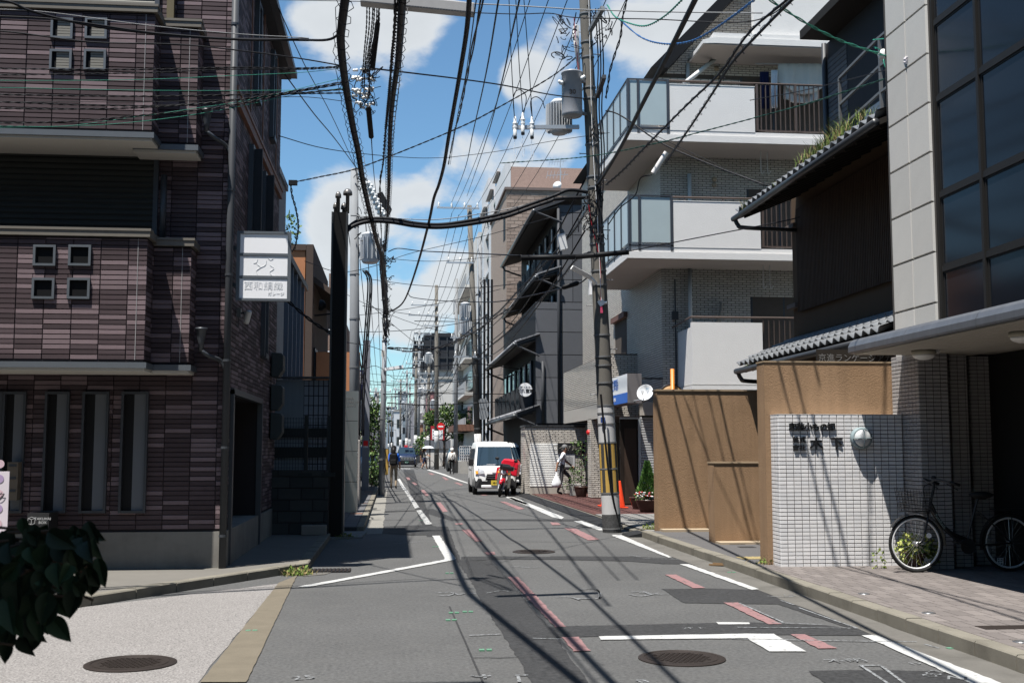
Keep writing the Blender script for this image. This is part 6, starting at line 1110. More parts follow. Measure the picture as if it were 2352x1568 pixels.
cable('long twisted drop wire from left junction over the street to the main pole', mk(k4, (340, 1430), (560, 1385), (810, 1330), (1110, 1220), (1620, 1010), (1900, 870), (2352, 610), (2570, 440), (2720, 330)), 24, 21.5, .011, twist=.3)
cable('drop wire hanging from the junction down behind the light-box sign', mk(k4, (320, 1440), (330, 1530), (360, 1640), (380, 1780), (355, 1930), (330, 1970)), 24, 26, .016, twist=.4)
cable('grey messenger wire crossing the top of the view', mk(k4, (200, -2), (900, 12), (1770, 32), (2352, 62))+mk(ka, (600, 75), (1300, 95), (2060, 104)), 18, 16, .009, greyw)
cable('second crossing wire just below the grey messenger', mk(k4, (1760, 102), (2100, 112), (2352, 106))+mk(ka, (600, 140), (1200, 152), (1820, 178), (2100, 130), (2290, -10)), 18, 14, .008)
cable('sagging wire from the insulator cluster to the main pole', mk(k4, (960, 538), (1300, 578), (1660, 622), (2000, 672), (2352, 742), (2640, 775)), 14, 21.5, .011)
cable('hanging black cable right of the main pole top', mk(ka, (1000, -20), (960, 150), (945, 290), (900, 430), (862, 560), (850, 650), (830, 770)), 19, 21.4, .015, twist=.6)
cable('twin black cable pipe, upper one, arching over the street', mk(k5, (738, 455), (800, 385), (900, 345), (1100, 345), (1300, 378), (1500, 388), (1750, 352), (2000, 298), (2200, 228), (2380, 165))+mk(kb, (540, 118), (690, 135)), 20.85, 21.6, .033, n=10)
cable('twin black cable pipe, lower one, arching over the street', mk(k5, (735, 475), (800, 405), (930, 365), (1100, 368), (1300, 400), (1500, 410), (1750, 380), (2000, 328), (2200, 258), (2352, 205))+mk(kb, (430, 190), (560, 180), (700, 176)), 20.75, 21.6, .036, n=10)
cable('thin grey messenger above the twin pipes', mk(k5, (790, 318), (1150, 342), (1480, 348), (1800, 305), (2100, 250), (2352, 165)), 20.85, 21.6, .009, greyw)
cd_ = thing('cable_duct', 'black plastic cable duct hung horizontally on the main pole', 'cable duct', PY(1320, 590, 21.2)); mb = MB(); mb.tube([PY(1197, 592, 21.3), PY(1321, 590, 21.25)], .05, 12); mb.build('duct_half', black, cd_, True); mb = MB(); mb.tube([PY(1322, 590, 21.25), PY(1444, 579, 21.2)], .05, 12); mb.build('duct_half', black, cd_, True)
cable('black cable from the duct across the street to the galvanised pole', mk(k5, (2130, 632), (1700, 612), (1340, 595), (1160, 575), (1085, 600)), 21.4, 39, .016)
cable('thin cable from the duct right to the townhouse corner', mk(kb, (1005, 598), (1600, 482), (2190, 368), (2352, 330)), 21.2, 18.2, .01)
cable('cable bundle descending from the main pole past the charcoal hotel, upper', mk(kb, (760, 140), (620, 380), (490, 540), (350, 690), (150, 900), (0, 1062))+mk(k5, (1890, 1120), (1790, 1230)), 21.6, 57.5, .022, spiral=.35)
cable('cable bundle descending from the main pole past the charcoal hotel, lower', mk(kb, (740, 590), (600, 660), (470, 820), (330, 960), (150, 1150), (0, 1282))+mk(k5, (1860, 1360), (1720, 1490)), 21.6, 57.5, .018, spiral=.35)
cable('cable through the black closure left of the main pole', mk(kb, (690, 800), (620, 850), (480, 890), (220, 950), (0, 990))+mk(k5, (1800, 995), (1500, 985), (1280, 960), (1240, 930)), 21.6, 39.5, .014)
cl = MB(); a, b = PY(1290, 661, 22), PY(1330, 649, 22); cl.tube([a, a.lerp(b, .1), a.lerp(b, .9), b], [.02, .05, .05, .02], 10); cl.build('cable_closure', black, None, True, 'black cable closure between the main pole and hotel', 'cable closure')
cable('thick black bundle rising from the main pole to the top right', mk(ka, (1550, -40), (1440, 180), (1290, 480), (1100, 850), (960, 1130), (800, 1400), (760, 1450)), 10.5, 21.5, .032, ext=5)
cable('cable bundle from upper right into the white cable tube', mk(ka, (2310, -20), (2100, 190), (1830, 480), (1700, 680), (1530, 940), (1400, 1130), (1290, 1290)), 11, 20.5, .018, spiral=.4, ext=5)
cable('loose cable from the white tube back to the main pole', mk(ka, (1190, 1370), (1100, 1400), (1060, 1530), (940, 1632), (850, 1760)), 20.5, 21.4, .011)
mb = MB(); mb.tube([PY(1531, 350, 20.4), PY(1500, 398, 20.5)], .05, 12, cap=False); mb.tube([PY(1500, 398, 20.5), PY(1531, 350, 20.4)], .044, 12, cap=False); mb.build('cable_tube', mat('tube_white', (.6, .58, .55), .5, .1, 6), None, True, 'short white tube sleeve on a cable before the apartments', 'cable tube')
cable('cable with hanger rings from upper right to the main pole', mk(ka, (2275, -20), (1960, 250), (1760, 530), (1640, 660), (1480, 810), (1200, 1090), (960, 1340), (830, 1450)), 11, 21.5, .015, spiral=.35, ext=5)
cable('green and blue twisted wire looping right from the pole top', mk(ka, (840, 40), (900, 130), (1000, 180), (1140, 205), (1290, 130), (1440, -10)), 21, 14, .011, greenw, twist=.3)
cable('blue twisted wire sagging right from the pole top', mk(ka, (920, 140), (1100, 290), (1280, 345), (1480, 330), (1650, 250), (1840, 120), (2010, -10)), 21, 13, .012, bluew, twist=.3)
cable('green-blue service wire to the white bracket on the office', [ka(2110, -20)]+mk(kd, (200, 20), (500, 210), (780, 350), (1040, 440), (1240, 505)), 12, 14.3, .011, greenw, twist=.7)
cable('thin green wire rising right to the office wall', mk(ka, (0, 1280), (670, 1230), (1200, 1130), (1480, 1060), (2352, 830))+mk(kd, (780, 800), (1340, 620)), 23, 14.3, .009, mat('dark_green_wire', (.015, .05, .04), .5), twist=.3)
cable('thin black wire above the green one to the office wall', mk(kd, (0, 862), (400, 790), (780, 700), (1060, 630), (1345, 555)), 19, 14.3, .007)
cable('black cable from the main pole down to the townhouse roof', mk(ka, (830, 870), (900, 885), (1000, 940), (1280, 1130), (1700, 1310), (2100, 1460)), 21.5, 18.5, .015)
cable('thin steel wire beside the black roof cable', mk(ka, (1060, 985), (1400, 1150), (1900, 1380), (2130, 1450)), 21, 18.5, .006)
pb = thing('service_bracket', 'white service pipes and insulator bracket on the cream stone panels', 'bracket', PX(2081, 140, 6.4)); mb = MB(); mb.tube([PX(2085, 136, 6.45), PY(2050, 133, 14.4)], .03, 8); mb.tube([PX(2085, 143, 6.45), PY(2050, 140, 14.4)], .03, 8); mb.build('pipe', mat('pipe_pinkish', (.6, .55, .55), .5), pb); mb = MB(); p = PY(2028, 125, 14.4); mb.lathe([(.03, -.05), (.06, -.04), (.04, 0), (.06, .04), (.03, .05)], p, 12, ax=(0, -1, .2)); mb.build('insulator', porc, pb, True); mb = MB(); coil(mb, p+X_*.04, .011, .13, 5, random.Random(2)); mb.build('wire_loop', greenw, pb, kind='stuff')
# left-hand service wires to the insulator cluster
clu = [(0, 5, 250, 90, 700, 200, 1200, 262, 1900, 312, 2420, 308, .022, cablem, 0, 'thick black service cable over the upper balcony'), (0, 75, 400, 100, 1200, 205, 1900, 270, 2352, 295, 2420, 305, .008, greyw, 0, 'grey messenger wire over the upper balcony'), (0, 130, 500, 160, 1200, 260, 1700, 305, 2300, 318, 2420, 320, .014, cablem, 0, 'second black service cable over the upper balcony'), (0, 245, 700, 330, 1400, 350, 1900, 400, 2352, 460, 2700, 520, .012, cablem, 0, 'black service cable running lower to the insulator cluster'), (0, 540, 600, 545, 1200, 545, 1800, 530, 2352, 535, 2700, 520, .01, cablem, .35, 'twisted service wire level with the small windows'), (0, 588, 600, 580, 1200, 570, 1800, 545, 2352, 545, 2700, 528, .009, cablem, .35, 'twisted service wire just under the level one'), (0, 632, 600, 632, 1200, 622, 1800, 595, 2352, 570, 2700, 535, .005, greenw, 0, 'topmost thin green wire over the balcony'), (0, 688, 600, 700, 1200, 710, 1800, 712, 2352, 708, 2700, 705, .005, greenw, 0, 'second thin green wire over the balcony'), (0, 742, 600, 752, 1200, 755, 1800, 745, 2352, 735, 2700, 730, .011, cablem, .4, 'twisted service wire above the balcony sill'), (0, 800, 600, 822, 1200, 830, 1700, 800, 2200, 745, 2700, 700, .011, cablem, .4, 'twisted service wire rising to the cluster'), (0, 850, 600, 855, 1200, 840, 1800, 790, 2300, 715, 2700, 640, .011, cablem, .4, 'steeper twisted wire rising to the cluster'), (0, 965, 600, 950, 1100, 905, 1700, 845, 2200, 745, 2700, 655, .011, cablem, .4, 'lowest twisted wire crossing the balcony'), (0, 1000, 700, 985, 1300, 930, 1800, 850, 2300, 745, 2700, 690, .005, greenw, 0, 'lowest thin green wire crossing the balcony'), (0, 990, 500, 990, 900, 940, 1500, 855, 2000, 775, 2700, 610, .005, greenw, 0, 'steep thin green wire crossing the balcony'), (0, 800, 700, 800, 1200, 800, 1800, 780, 2352, 760, 2700, 795, .006, cablem, 0, 'straight thin wire to the foot of the cluster')]
for c in clu:
    ps = [k1(c[i], c[i+1]) for i in range(0, 12, 2)]; ps = [(ps[0][0]-200, ps[0][1]-2)]+ps; cable(c[15], ps, 11.2, 12.6, c[12]*.62, c[13], twist=c[14]*.5)
ic = thing('insulator_cluster', 'cluster of white insulators and clamps on the near cables', 'insulators', PY(828, 190, 12.6)); rg = random.Random(4)
for i in range(34):
    y = rg.choice([162, 178, 182, 205, 212, 222, 235, 240])+rg.uniform(-3, 3); x = rg.uniform(806, 850); p = PY(x, y, 12.6); mb = MB(); d = Vector((rg.uniform(.6, 1), rg.uniform(-.3, .3), rg.uniform(-.35, .2))); mb.lathe([(.008, 0), (.016, .01), (.016, .025), (.01, .03), (.018, .04), (.018, .055), (.008, .065)], p, 8, ax=d); mb.build('insulator', porc, ic, True)
mb = MB(); coil(mb, PY(838, 200, 12.6), .005, .13, 26, rg); coil(mb, PY(842, 232, 12.6), .004, .1, 14, rg); mb.build('wire_tangle', cablem, ic, kind='stuff')
for i, (x0, x1) in enumerate(((858, 840), (862, 843), (868, 846), (846, 832), (852, 836), (874, 848))): cable('twisted wire of the near bunch feeding the insulator cluster', [(x0-i, -20), (x0-4, 60), (x1+4, 130), (x1, 165+i*12)], 11.2, 12.6, .006, twist=.15, group='twisted wires feeding the insulator cluster')
for (a, b, lab) in (((868, 48), (855, 162), 'upper black perforated cable closure hanging among the wires'), ((846, 245), (853, 318), 'lower black perforated cable closure hanging among the wires')):
    p, q = PY(*a, 12.4), PY(*b, 12.9); cc = thing('cable_sleeve', lab, 'cable closure', p); mb = MB(); mb.tube([p, p.lerp(q, .05), p.lerp(q, .95), q], [.012, .03, .03, .012], 10); mb.build('sleeve', black, cc, True); mb = MB(); d = (q-p).normalized()
    for k in range(5):
        for f in (.1+.035*k, .9-.035*k): mb.obox(p.lerp(q, f)-Y_*.03, (.012, 0, 0), (0, .002, 0), d*.006)
    mb.build('perforation', mat('sky_glint', (.5, .55, .6), .4), cc, kind='stuff')
cable('wire carrying the upper perforated closure', [(872, -10), (868, 48)], 12, 12.4, .006); cable('wire falling from the lower perforated closure', [(853, 318), (858, 390), (866, 470)], 12.9, 30, .006)
hb = thing('overhead_cable_cover', 'long pale metal cable cover crossing the top of the view', 'cable cover', PY(960, 10, 11)); a, b = PY(828, -2, 10.8), PY(1089, 24, 11); d = (b-a)/2; mb = MB(); mb.obox((a+b)/2, d, Vector((0, .07, 0)), Vector((0, 0, .055))); mb.build('cover', mat('cover_pale', (.42, .41, .4), .5, .12, 5, streak=.1), hb, bevel=.012); mb = MB()
for k in range(28): mb.obox(a.lerp(b, .3+k*.025)-Z_*.052-Y_*.072, (.012, 0, 0), (0, .003, 0), (0, 0, .006))
mb.build('perforation', darkmetal, hb, kind='stuff')
cable('thin wire from the tiled house eave to the pale pole, upper', [(640, 20), (700, 150), (760, 262), (815, 380)], 17, 33, .009); cable('thin wire from the tiled house eave to the pale pole, lower', [(655, 172), (720, 260), (770, 320), (820, 388)], 19, 33, .012)
cable('thin wire sagging from the tiled house across the sky', [(640, 312), (740, 340), (850, 355), (960, 363), (1030, 362)], 19, 30, .008); cable('thin level wire across the sky to the apartments', [(1030, 362), (1148, 347), (1263, 325), (1400, 305)], 30, 29, .008); cable('black stub cable from the tiled house corner to the thick bundle', [(520, 90), (600, 90), (690, 92), (760, 90), (790, 60)], 14.5, 11.5, .014)
wj = MB(); p = PY(673, 420, 24); wj.box(p.x-.09, p.x+.09, p.y-.05, p.y+.05, p.z-.05, p.z+.05); wj.build('wire_junction', black, None, label='small black wire junction off the tiled house wall', cat='junction')
# wires at centre distance
rg = random.Random(12)
CR = [([(841, 640), (960, 655), (1100, 660), (1263, 640)], 33, 24), ([(833, 702), (930, 720), (1040, 732), (1130, 745)], 33, 50), ([(848, 590), (1000, 600), (1150, 588)], 33, 45), ([(700, 600), (790, 625), (900, 600)], 26, 33), ([(660, 690), (720, 740), (770, 770)], 20, 20.8), ([(790, 785), (850, 795), (880, 805)], 20.9, 39.5), ([(890, 800), (960, 805), (1050, 780), (1120, 720)], 39.5, 56), ([(890, 798), (1000, 800), (1075, 770), (1180, 700)], 39.5, 40), ([(890, 850), (980, 842), (1100, 836), (1210, 850)], 39.5, 50), ([(880, 905), (1000, 903), (1180, 905)], 39.5, 55), ([(890, 925), (1000, 930), (1190, 920)], 39.5, 52), ([(833, 850), (860, 840), (885, 850)], 33, 39.5), ([(890, 860), (930, 870), (1005, 852)], 39.5, 88), ([(841, 690), (920, 760), (980, 800), (1060, 815)], 33, 58), ([(1263, 500), (1100, 545), (950, 580), (890, 600)], 30, 39.5), ([(870, 745), (850, 790), (835, 850)], 39, 34), ([(890, 820), (905, 870), (895, 930)], 39.5, 60)]
for i, (ps, a, b) in enumerate(CR): cable('tangled street wire strung between the poles above the road', ps, a, b, .02 if i in (4, 6, 7, 8, 9, 10) else .009, twist=.5 if i in (4, 6, 7) else 0, group='tangled street wires above the road')
def span(p, q, sag, r, m=cablem):
    mb = MB(); mb.tube([Vector(p).lerp(Vector(q), k/10)-Z_*sag*4*(k/10)*(1-k/10) for k in range(11)], r, 4); mb.build('span_wire', m, None, True, 'thin span wire running along the line of utility poles', 'wire', 'span wires along the utility poles')
mainline = [(pc(11).x, 21.65, 11), (PY(1078, 480, 58).x, 58, PY(1078, 490, 58).z), (3.2, 89, 12.6), FPW[0], FPW[2], FPW[4]]
for a, b in zip(mainline[:-1], mainline[1:]):
    for k in range(6): span((a[0]-.9+k*.35, a[1], a[2]-.1*k), (b[0]-.9+k*.35, b[1], b[2]-.15*k), .5+.1*k, .008+.0001*a[1])
    for k in range(3): span((a[0], a[1], a[2]*.62-.5*k), (b[0], b[1], b[2]*.55-.6*k), 1.0, .016+.0001*a[1])
leftline = [(xl33, 33, zt33-1), (-1.5, 105, FPW[8][2]), FPW[9], FPW[10]]
for a, b in zip(leftline[:-1], leftline[1:]):
    for k in range(5): span((a[0]-.4+k*.3, a[1], a[2]-.2*k), (b[0]-.5+k*.3, b[1], b[2]-.3-.2*k), .8, .01+.0001*a[1])
    for k in range(2): span((a[0], a[1], a[2]*.6-.5*k), (b[0], b[1], b[2]*.55-.5*k), 1.2, .02)
for i in range(16):
    Y = rg.uniform(60, 200); z = rg.uniform(4.5, 11); x0 = -2.5-rg.random()*3; x1 = 5+rg.random()*2; span((x0, Y, z+rg.uniform(-1, 1)), (x1, Y+rg.uniform(-15, 15), z+rg.uniform(-1, 1.5)), rg.uniform(.2, .9), .011+.00008*Y)
# extra wad around the main pole
t = bpy.data.objects['utility_pole']; mb = MB(); rg = random.Random(9)
for (x, y, R_, n) in ((1300, 100, .2, 16), (1305, 70, .15, 10), (1365, 60, .2, 12), (1385, 60, .18, 10), (1365, 300, .15, 8), (1368, 440, .16, 16), (1362, 490, .15, 12), (1372, 520, .14, 10), (1345, 500, .16, 10)): coil(mb, PY(x, y, 21.45), .009, R_, n, rg)
for x in (1368, 1374, 1380): mb.tube(crom([PY(x, 20, 21.4), PY(x+6, 150, 21.4), PY(x+2, 250, 21.4), PY(x+8, 350, 21.4), PY(x+4, 450, 21.4), PY(x, 560, 21.4)], 5), .014, 5)
mb.build('cable_tangle', cablem, t, kind='stuff')
mb = MB(); mb.tube(crom([PY(1352, -5, 21.5), PY(1360, 300, 21.45), PY(1372, 500, 21.4), PY(1381, 690, 21.4)], 8), .006, 4); mb.build('white_cord', whitem, t); mb = MB(); mb.tube(crom([PY(1318, 40, 21.5), PY(1326, 130, 21.5), PY(1332, 200, 21.5)], 5), .006, 4); mb.tube(crom([PY(1352, 470, 21.4), PY(1360, 520, 21.4), PY(1378, 600, 21.4), PY(1380, 690, 21.4)], 5), .006, 4); mb.build('red_cord', redw, t)
mb = MB(); mb.tube(crom([PY(1380, 905, 21.3), PY(1400, 1100, 21.4), PY(1424, 1215, 21.55)], 4), .02, 6); mb.build('earth_conduit', black, t)
# ================================================================ VEHICLES
tyre = mat('tyre_rubber', (.018, .018, .018), .8, .1, 10); rimm = mat('wheel_rim', (.35, .35, .36), .4, metal=.6); lampg = mat('lamp_lens', (.5, .52, .55), .15, .1, 20); amber = mat('amber_lens', (.7, .25, .02), .3, emit=.25); plast = mat('black_plastic', (.02, .02, .021), .55, .1, 8); redl = mat('red_lens', (.4, .01, .01), .3)
wsg = glassmat('windscreen', (.02, .035, .05), .04)
def place(root, obs): pass
def ring(y, zl, zb, zr, wl, wb, wr, n=3):
    """half-section outline of a vehicle body at station y, mirrored"""
    h = [(wl*.92, zl), (wl, zl+.08), (wl, (zl+zb)/2), (wb, zb), ((wb+wr)/2, (zb+zr)/2+.02), (wr, zr-.06), (wr*.86, zr-.012), (wr*.4, zr)]
    return [(x, y, z) for x, z in h]+[(-x, y, z) for x, z in h[::-1]]
def loft(mb, rings, m=0, capf=True, capb=True):
    n = len(rings[0]); o = len(mb.v); vs = [v for r_ in rings for v in r_]; fs = [(i*n+k, i*n+(k+1) % n, (i+1)*n+(k+1) % n, (i+1)*n+k) for i in range(len(rings)-1) for k in range(n)]
    if capf: fs.append(tuple(range(n))[::-1])
    if capb: fs.append(tuple(range((len(rings)-1)*n, len(rings)*n)))
    return mb.add(vs, fs, m)
def child(mb, name, m, root, M4, smooth=False, parent=None, bevel=0):
    mb.v = [tuple(M4 @ Vector(v)) for v in mb.v]; return mb.build(name, m, parent or root, smooth, bevel=bevel)
def wheel(root, M4, x, y, r, w, s):
    mb = MB(); mb.lathe([(r*.62, 0), (r*.95, .01), (r, .03), (r, w-.03), (r*.95, w), (r*.62, w)], (x, y, r), 24, ax=(s, 0, 0)); o = child(mb, 'wheel', tyre, root, M4, True); mb = MB(); mb.lathe([(r*.62, w*.9), (r*.55, w*.8), (r*.2, w*.95), (.001, w*.95)], (x, y, r), 18, ax=(s, 0, 0)); child(mb, 'rim', rimm, root, M4, True, o)
def vehicle(name, label, cat, X, Y, rz, paint, st, track, wb, rw, ws, sidew, front, hgt, group=None, detail=None):
    t = thing(name, label, cat, (X, Y, 0), group); M4 = Matrix.Translation((X, Y, 0)) @ Matrix.Rotation(rz, 4, 'Z')
    mb = MB(); loft(mb, [ring(*s_) for s_ in st]); body = child(mb, 'body', paint, t, M4, True); md = body.modifiers.new('bevel', 'BEVEL'); md.width = .012; md.segments = 2; md.limit_method = 'ANGLE'; md.angle_limit = R(28)
    for s in (-1, 1):
        for y in wb: wheel(t, M4, s*track, y, rw, .15, s)
    (ya, za, wa, yb, zb, wbb) = ws; mb = MB(); e = .012; n = Vector((0, -(zb-za), yb-ya)).normalized()*e
    q = [Vector((-wa, ya, za)), Vector((wa, ya, za)), Vector((wbb, yb, zb)), Vector((-wbb, yb, zb))]; mb.prism([p+n*.2 for p in q], n); child(mb, 'windscreen', wsg, t, M4)
    for (y0, y1, z0, z1, x0, x1) in sidew:
        for s in (-1, 1): mb = MB(); mb.prism([(s*x0, y0+(.25 if y0 < 1.0 else .0), z0), (s*x0, y1, z0), (s*x1, y1, z1), (s*x1, y0+(.5 if y0 < 1.0 else .02), z1)], (s*.012, 0, 0)); child(mb, 'side_window', wsg, t, M4)
    if detail: detail(t, M4)
    return t
white_p = mat('white_car_paint', (.78, .78, .77), .22, .02, 3, spec=.6)
def van_detail(t, M4, plate=True):
    for s in (-1, 1):
        mb = MB(); mb.prism([(s*.38, -.015, .74), (s*.7, .02, .7), (s*.715, .1, .9), (s*.62, .06, .93), (s*.42, .0, .86)], (0, -.02, 0)); o = child(mb, 'headlamp', lampg, t, M4); mb = MB(); mb.prism([(s*.6, -.022, .73), (s*.69, -.01, .73), (s*.7, .02, .83), (s*.62, 0, .83)], (0, -.01, 0)); child(mb, 'indicator', amber, t, M4, parent=o)
        mb = MB(); mb.prism([(s*.36, -.045, .22), (s*.7, -.03, .24), (s*.735, .12, .3), (s*.735, .1, .6), (s*.5, -.035, .56)], (0, -.02, 0)); child(mb, 'bumper_corner', plast, t, M4)
        mb = MB(); mb.obox((s*.83, .33, 1.13), (.085, 0, 0), (0, .05, 0), (0, 0, .12)); o = child(mb, 'door_mirror', plast, t, M4, bevel=.03); mb = MB(); mb.bar((s*.74, .36, 1.08), (s*.8, .34, 1.1), .05); child(mb, 'mirror_arm', plast, t, M4, parent=o)
        mb = MB(); mb.box(s*.739, s*.745, 1.05, 1.2, .9, .94); mb.box(s*.739, s*.745, 1.5, 2.9, .84, .85); child(mb, 'door_handle', plast, t, M4)
        mb = MB(); mb.box(s*.741, s*.744, 1.32, 1.335, .35, 1.62); child(mb, 'door_seam', plast, t, M4)
    mb = MB(); mb.prism([(-.36, -.05, .5), (.36, -.05, .5), (.3, -.03, .72), (-.3, -.03, .72)], (0, -.02, 0)); g = child(mb, 'grille', plast, t, M4)
    mb = MB(); mb.box(-.5, .5, -.062, -.03, .36, .48); child(mb, 'lower_grille', plast, t, M4)
    for z in (.575, .64): mb = MB(); mb.box(-.35, .35, -.085, -.06, z, z+.022); child(mb, 'grille_bar', mat('grille_bar_grey', (.09, .09, .095), .4), t, M4, parent=g)
    mb = MB(); mb.box(-.5, .5, -.08, -.03, .25, .345); child(mb, 'bumper_lip', white_p, t, M4, bevel=.02)
    if plate: mb = MB(); mb.box(-.165, .165, -.1, -.08, .34, .505); o = child(mb, 'number_plate', mat('plate_yellow', (.6, .45, .06), .5), t, M4); text('lettering', '48-07', .09, M4 @ Vector((0, -.104, .42)), X_, Z_, black, o, .001)
    mb = MB(); mb.bar((-.5, .13, 1.0), (.15, .2, 1.03), .02); child(mb, 'wiper', plast, t, M4); mb = MB(); mb.box(-.3, .02, .16, .3, 1.02, 1.06); child(mb, 'dashboard_paper', whitem, t, M4)
    mb = MB(); mb.box(-.12, .12, -.022, -.006, .775, .785); child(mb, 'badge', steel, t, M4)
vst = [(0.0, .3, .55, .82, .66, .66, .6), (.03, .24, .6, .95, .70, .70, .64), (.12, .22, .8, 1.0, .735, .735, .7), (.4, .22, .98, 1.27, .7375, .735, .655), (.68, .22, .98, 1.61, .7375, .735, .6), (.85, .22, .98, 1.79, .7375, .735, .59), (1.2, .22, .98, 1.85, .7375, .735, .585), (3.1, .22, .98, 1.85, .7375, .735, .585), (3.35, .26, .98, 1.8, .73, .72, .57), (3.4, .3, .95, 1.65, .7, .7, .55)]
vsw = [(.45, 1.28, 1.02, 1.6, .738, .645), (1.38, 2.2, 1.02, 1.6, .738, .645), (2.3, 3.15, 1.02, 1.6, .738, .645)]
vehicle('delivery_van', 'white kei delivery van parked facing the camera', 'van', 3.515, 39.6, 0, white_p, vst, .6, (.55, 2.75), .275, (.14, 1.0, .66, .66, 1.66, .575), vsw, None, 1.85, detail=van_detail)
vehicle('parked_van', 'white van partly hidden between the delivery van and brick garage', 'van', 4.55, 46.2, 0, white_p, vst, .6, (.55, 2.75), .275, (.14, 1.0, .66, .66, 1.66, .575), vsw, None, 1.85, detail=lambda t, M4: van_detail(t, M4, False))
navy = mat('navy_car_paint', (.012, .02, .05), .2, .02, 3, spec=.6)
def taxi_detail(t, M4):
    for s in (-1, 1):
        mb = MB(); mb.prism([(s*.5, -.02, .72), (s*.8, .06, .74), (s*.82, .14, .86), (s*.55, .0, .84)], (0, -.02, 0)); child(mb, 'headlamp', lampg, t, M4); mb = MB(); mb.obox((s*.93, .75, 1.05), (.09, 0, 0), (0, .06, 0), (0, 0, .08)); child(mb, 'door_mirror', navy, t, M4, bevel=.03)
    mb = MB(); mb.box(-.6, .6, -.04, -.01, .7, .88); g = child(mb, 'grille', mat('chrome', (.55, .55, .56), .25, metal=.8), t, M4)
    for k in range(9): mb = MB(); mb.box(-.56+k*.13, -.5+k*.13, -.05, -.038, .71, .87); child(mb, 'grille_slot', plast, t, M4, parent=g)
    mb = MB(); mb.box(-.62, .62, -.06, -.02, .3, .6); child(mb, 'lower_grille', plast, t, M4, bevel=.02); mb = MB(); mb.box(-.68, .68, -.075, -.04, .6, .63); child(mb, 'chrome_strip', mat('chrome', (.55, .55, .56), .25, metal=.8), t, M4)
    mb = MB(); mb.box(-.165, .165, -.085, -.06, .36, .53); o = child(mb, 'number_plate', mat('plate_green', (.01, .08, .05), .5), t, M4); text('lettering', '44-14', .11, M4 @ Vector((0, -.09, .43)), X_, Z_, whitem, o, .001)
    mb = MB(); mb.box(-.2, .1, 1.0, 1.25, 1.73, 1.92); child(mb, 'roof_sign', mat('roof_sign_red', (.55, .04, .05), .4), t, M4, bevel=.02); mb = MB(); mb.box(.2, .5, 1.0, 1.2, 1.73, 1.82); child(mb, 'meter_lamp', mat('meter_pink', (.7, .45, .45), .4), t, M4)
tst = [(0, .3, .55, .9, .7, .7, .6), (.05, .24, .65, .97, .8, .8, .72), (.3, .2, .9, 1.03, .845, .84, .78), (.85, .2, .98, 1.14, .845, .84, .76), (1.1, .2, 1.0, 1.24, .845, .83, .7), (1.5, .2, 1.0, 1.58, .845, .83, .65), (1.8, .2, 1.0, 1.74, .845, .83, .64), (3.6, .2, 1.0, 1.74, .845, .83, .64), (4.2, .24, 1.0, 1.55, .83, .81, .6), (4.4, .3, .95, 1.2, .78, .76, .6)]
tsw = [(1.15, 2.3, 1.04, 1.58, .838, .705), (2.4, 3.6, 1.04, 1.58, .838, .705)]
vehicle('taxi', 'dark navy taxi coming up the street with a red roof sign', 'taxi', 1.1, 100, 0, navy, tst, .72, (.85, 3.55), .31, (.92, 1.12, .76, 1.52, 1.66, .66), tsw, None, 1.74, detail=taxi_detail)
silver = mat('silver_car_paint', (.45, .45, .45), .25, .02, 3); blackp = mat('black_car_paint', (.015, .015, .018), .2, .02, 3)
vehicle('parked_car', 'pale silver car nose parked by the left street tree', 'car', -1.65, 56, 0, silver, tst, .72, (.85, 3.55), .31, (.92, 1.12, .76, 1.52, 1.66, .66), tsw, None, 1.74)
vehicle('parked_car', 'black car parked behind the white mesh fence', 'car', 5.35, 78, R(12), blackp, tst, .72, (.85, 3.55), .31, (.92, 1.12, .76, 1.52, 1.66, .66), tsw, None, 1.74)
vehicle('parked_car', 'blue car far down the left kerb behind the silver one', 'car', -2.4, 72, 0, mat('blue_car_paint', (.02, .05, .14), .25), tst, .72, (.85, 3.55), .31, (.92, 1.12, .76, 1.52, 1.66, .66), tsw, None, 1.74)
# --- delivery motorbike
bp = G(1147, 1141); t = thing('delivery_motorbike', 'red and white delivery motorbike with a big red box, leaning before the van', 'motorbike', (bp.x, bp.y, 0)); M4 = Matrix.Translation((bp.x, bp.y, 0)) @ Matrix.Rotation(R(-16), 4, 'Z') @ Matrix.Rotation(R(9), 4, 'Y')
bkred = mat('bike_red', (.55, .012, .03), .3, .03, 4); cream_p = mat('bike_cream', (.62, .58, .48), .4, .04, 4); vinyl = mat('black_vinyl', (.02, .02, .022), .3, .2, 10)
for y in (0, 1.2): mb = MB(); mb.lathe([(.19, -.03), (.235, -.035), (.26, -.02), (.265, 0), (.26, .02), (.235, .035), (.19, .03)], (0, y, .265), 26, ax=(1, 0, 0)); o = child(mb, 'wheel', tyre, t, M4, True); mb = MB(); mb.lathe([(.2, -.015), (.2, .015), (.19, .02), (.19, -.02)], (0, y, .265), 24, ax=(1, 0, 0), caps=False); [mb.bar((0, y, .265), (0, y+.19*math.cos(a*.63), .265+.19*math.sin(a*.63)), .006) for a in range(10)]; mb.cyl((-.05, y, .265), (.05, y, .265), .035, n=10); child(mb, 'rim', rimm, t, M4, parent=o)
mb = MB(); [mb.bar((s*.075, .0, .265), (s*.07, .22, .72), .035) for s in (-1, 1)]; child(mb, 'fork', rimm, t, M4); mb = MB(); mb.tube([(0, -.2, .44), (0, -.12, .53), (0, .05, .57), (0, .2, .5)], [.05, .06, .06, .05], 8); child(mb, 'front_mudguard', bkred, t, M4, True)
for s in (-1, 1): mb = MB(); mb.prism([(s*.1, .18, .95), (s*.2, .2, .9), (s*.24, .3, .6), (s*.22, .42, .32), (s*.14, .4, .3), (s*.12, .28, .6)], (0, .05, 0)); child(mb, 'leg_shield', cream_p, t, M4, bevel=.02)
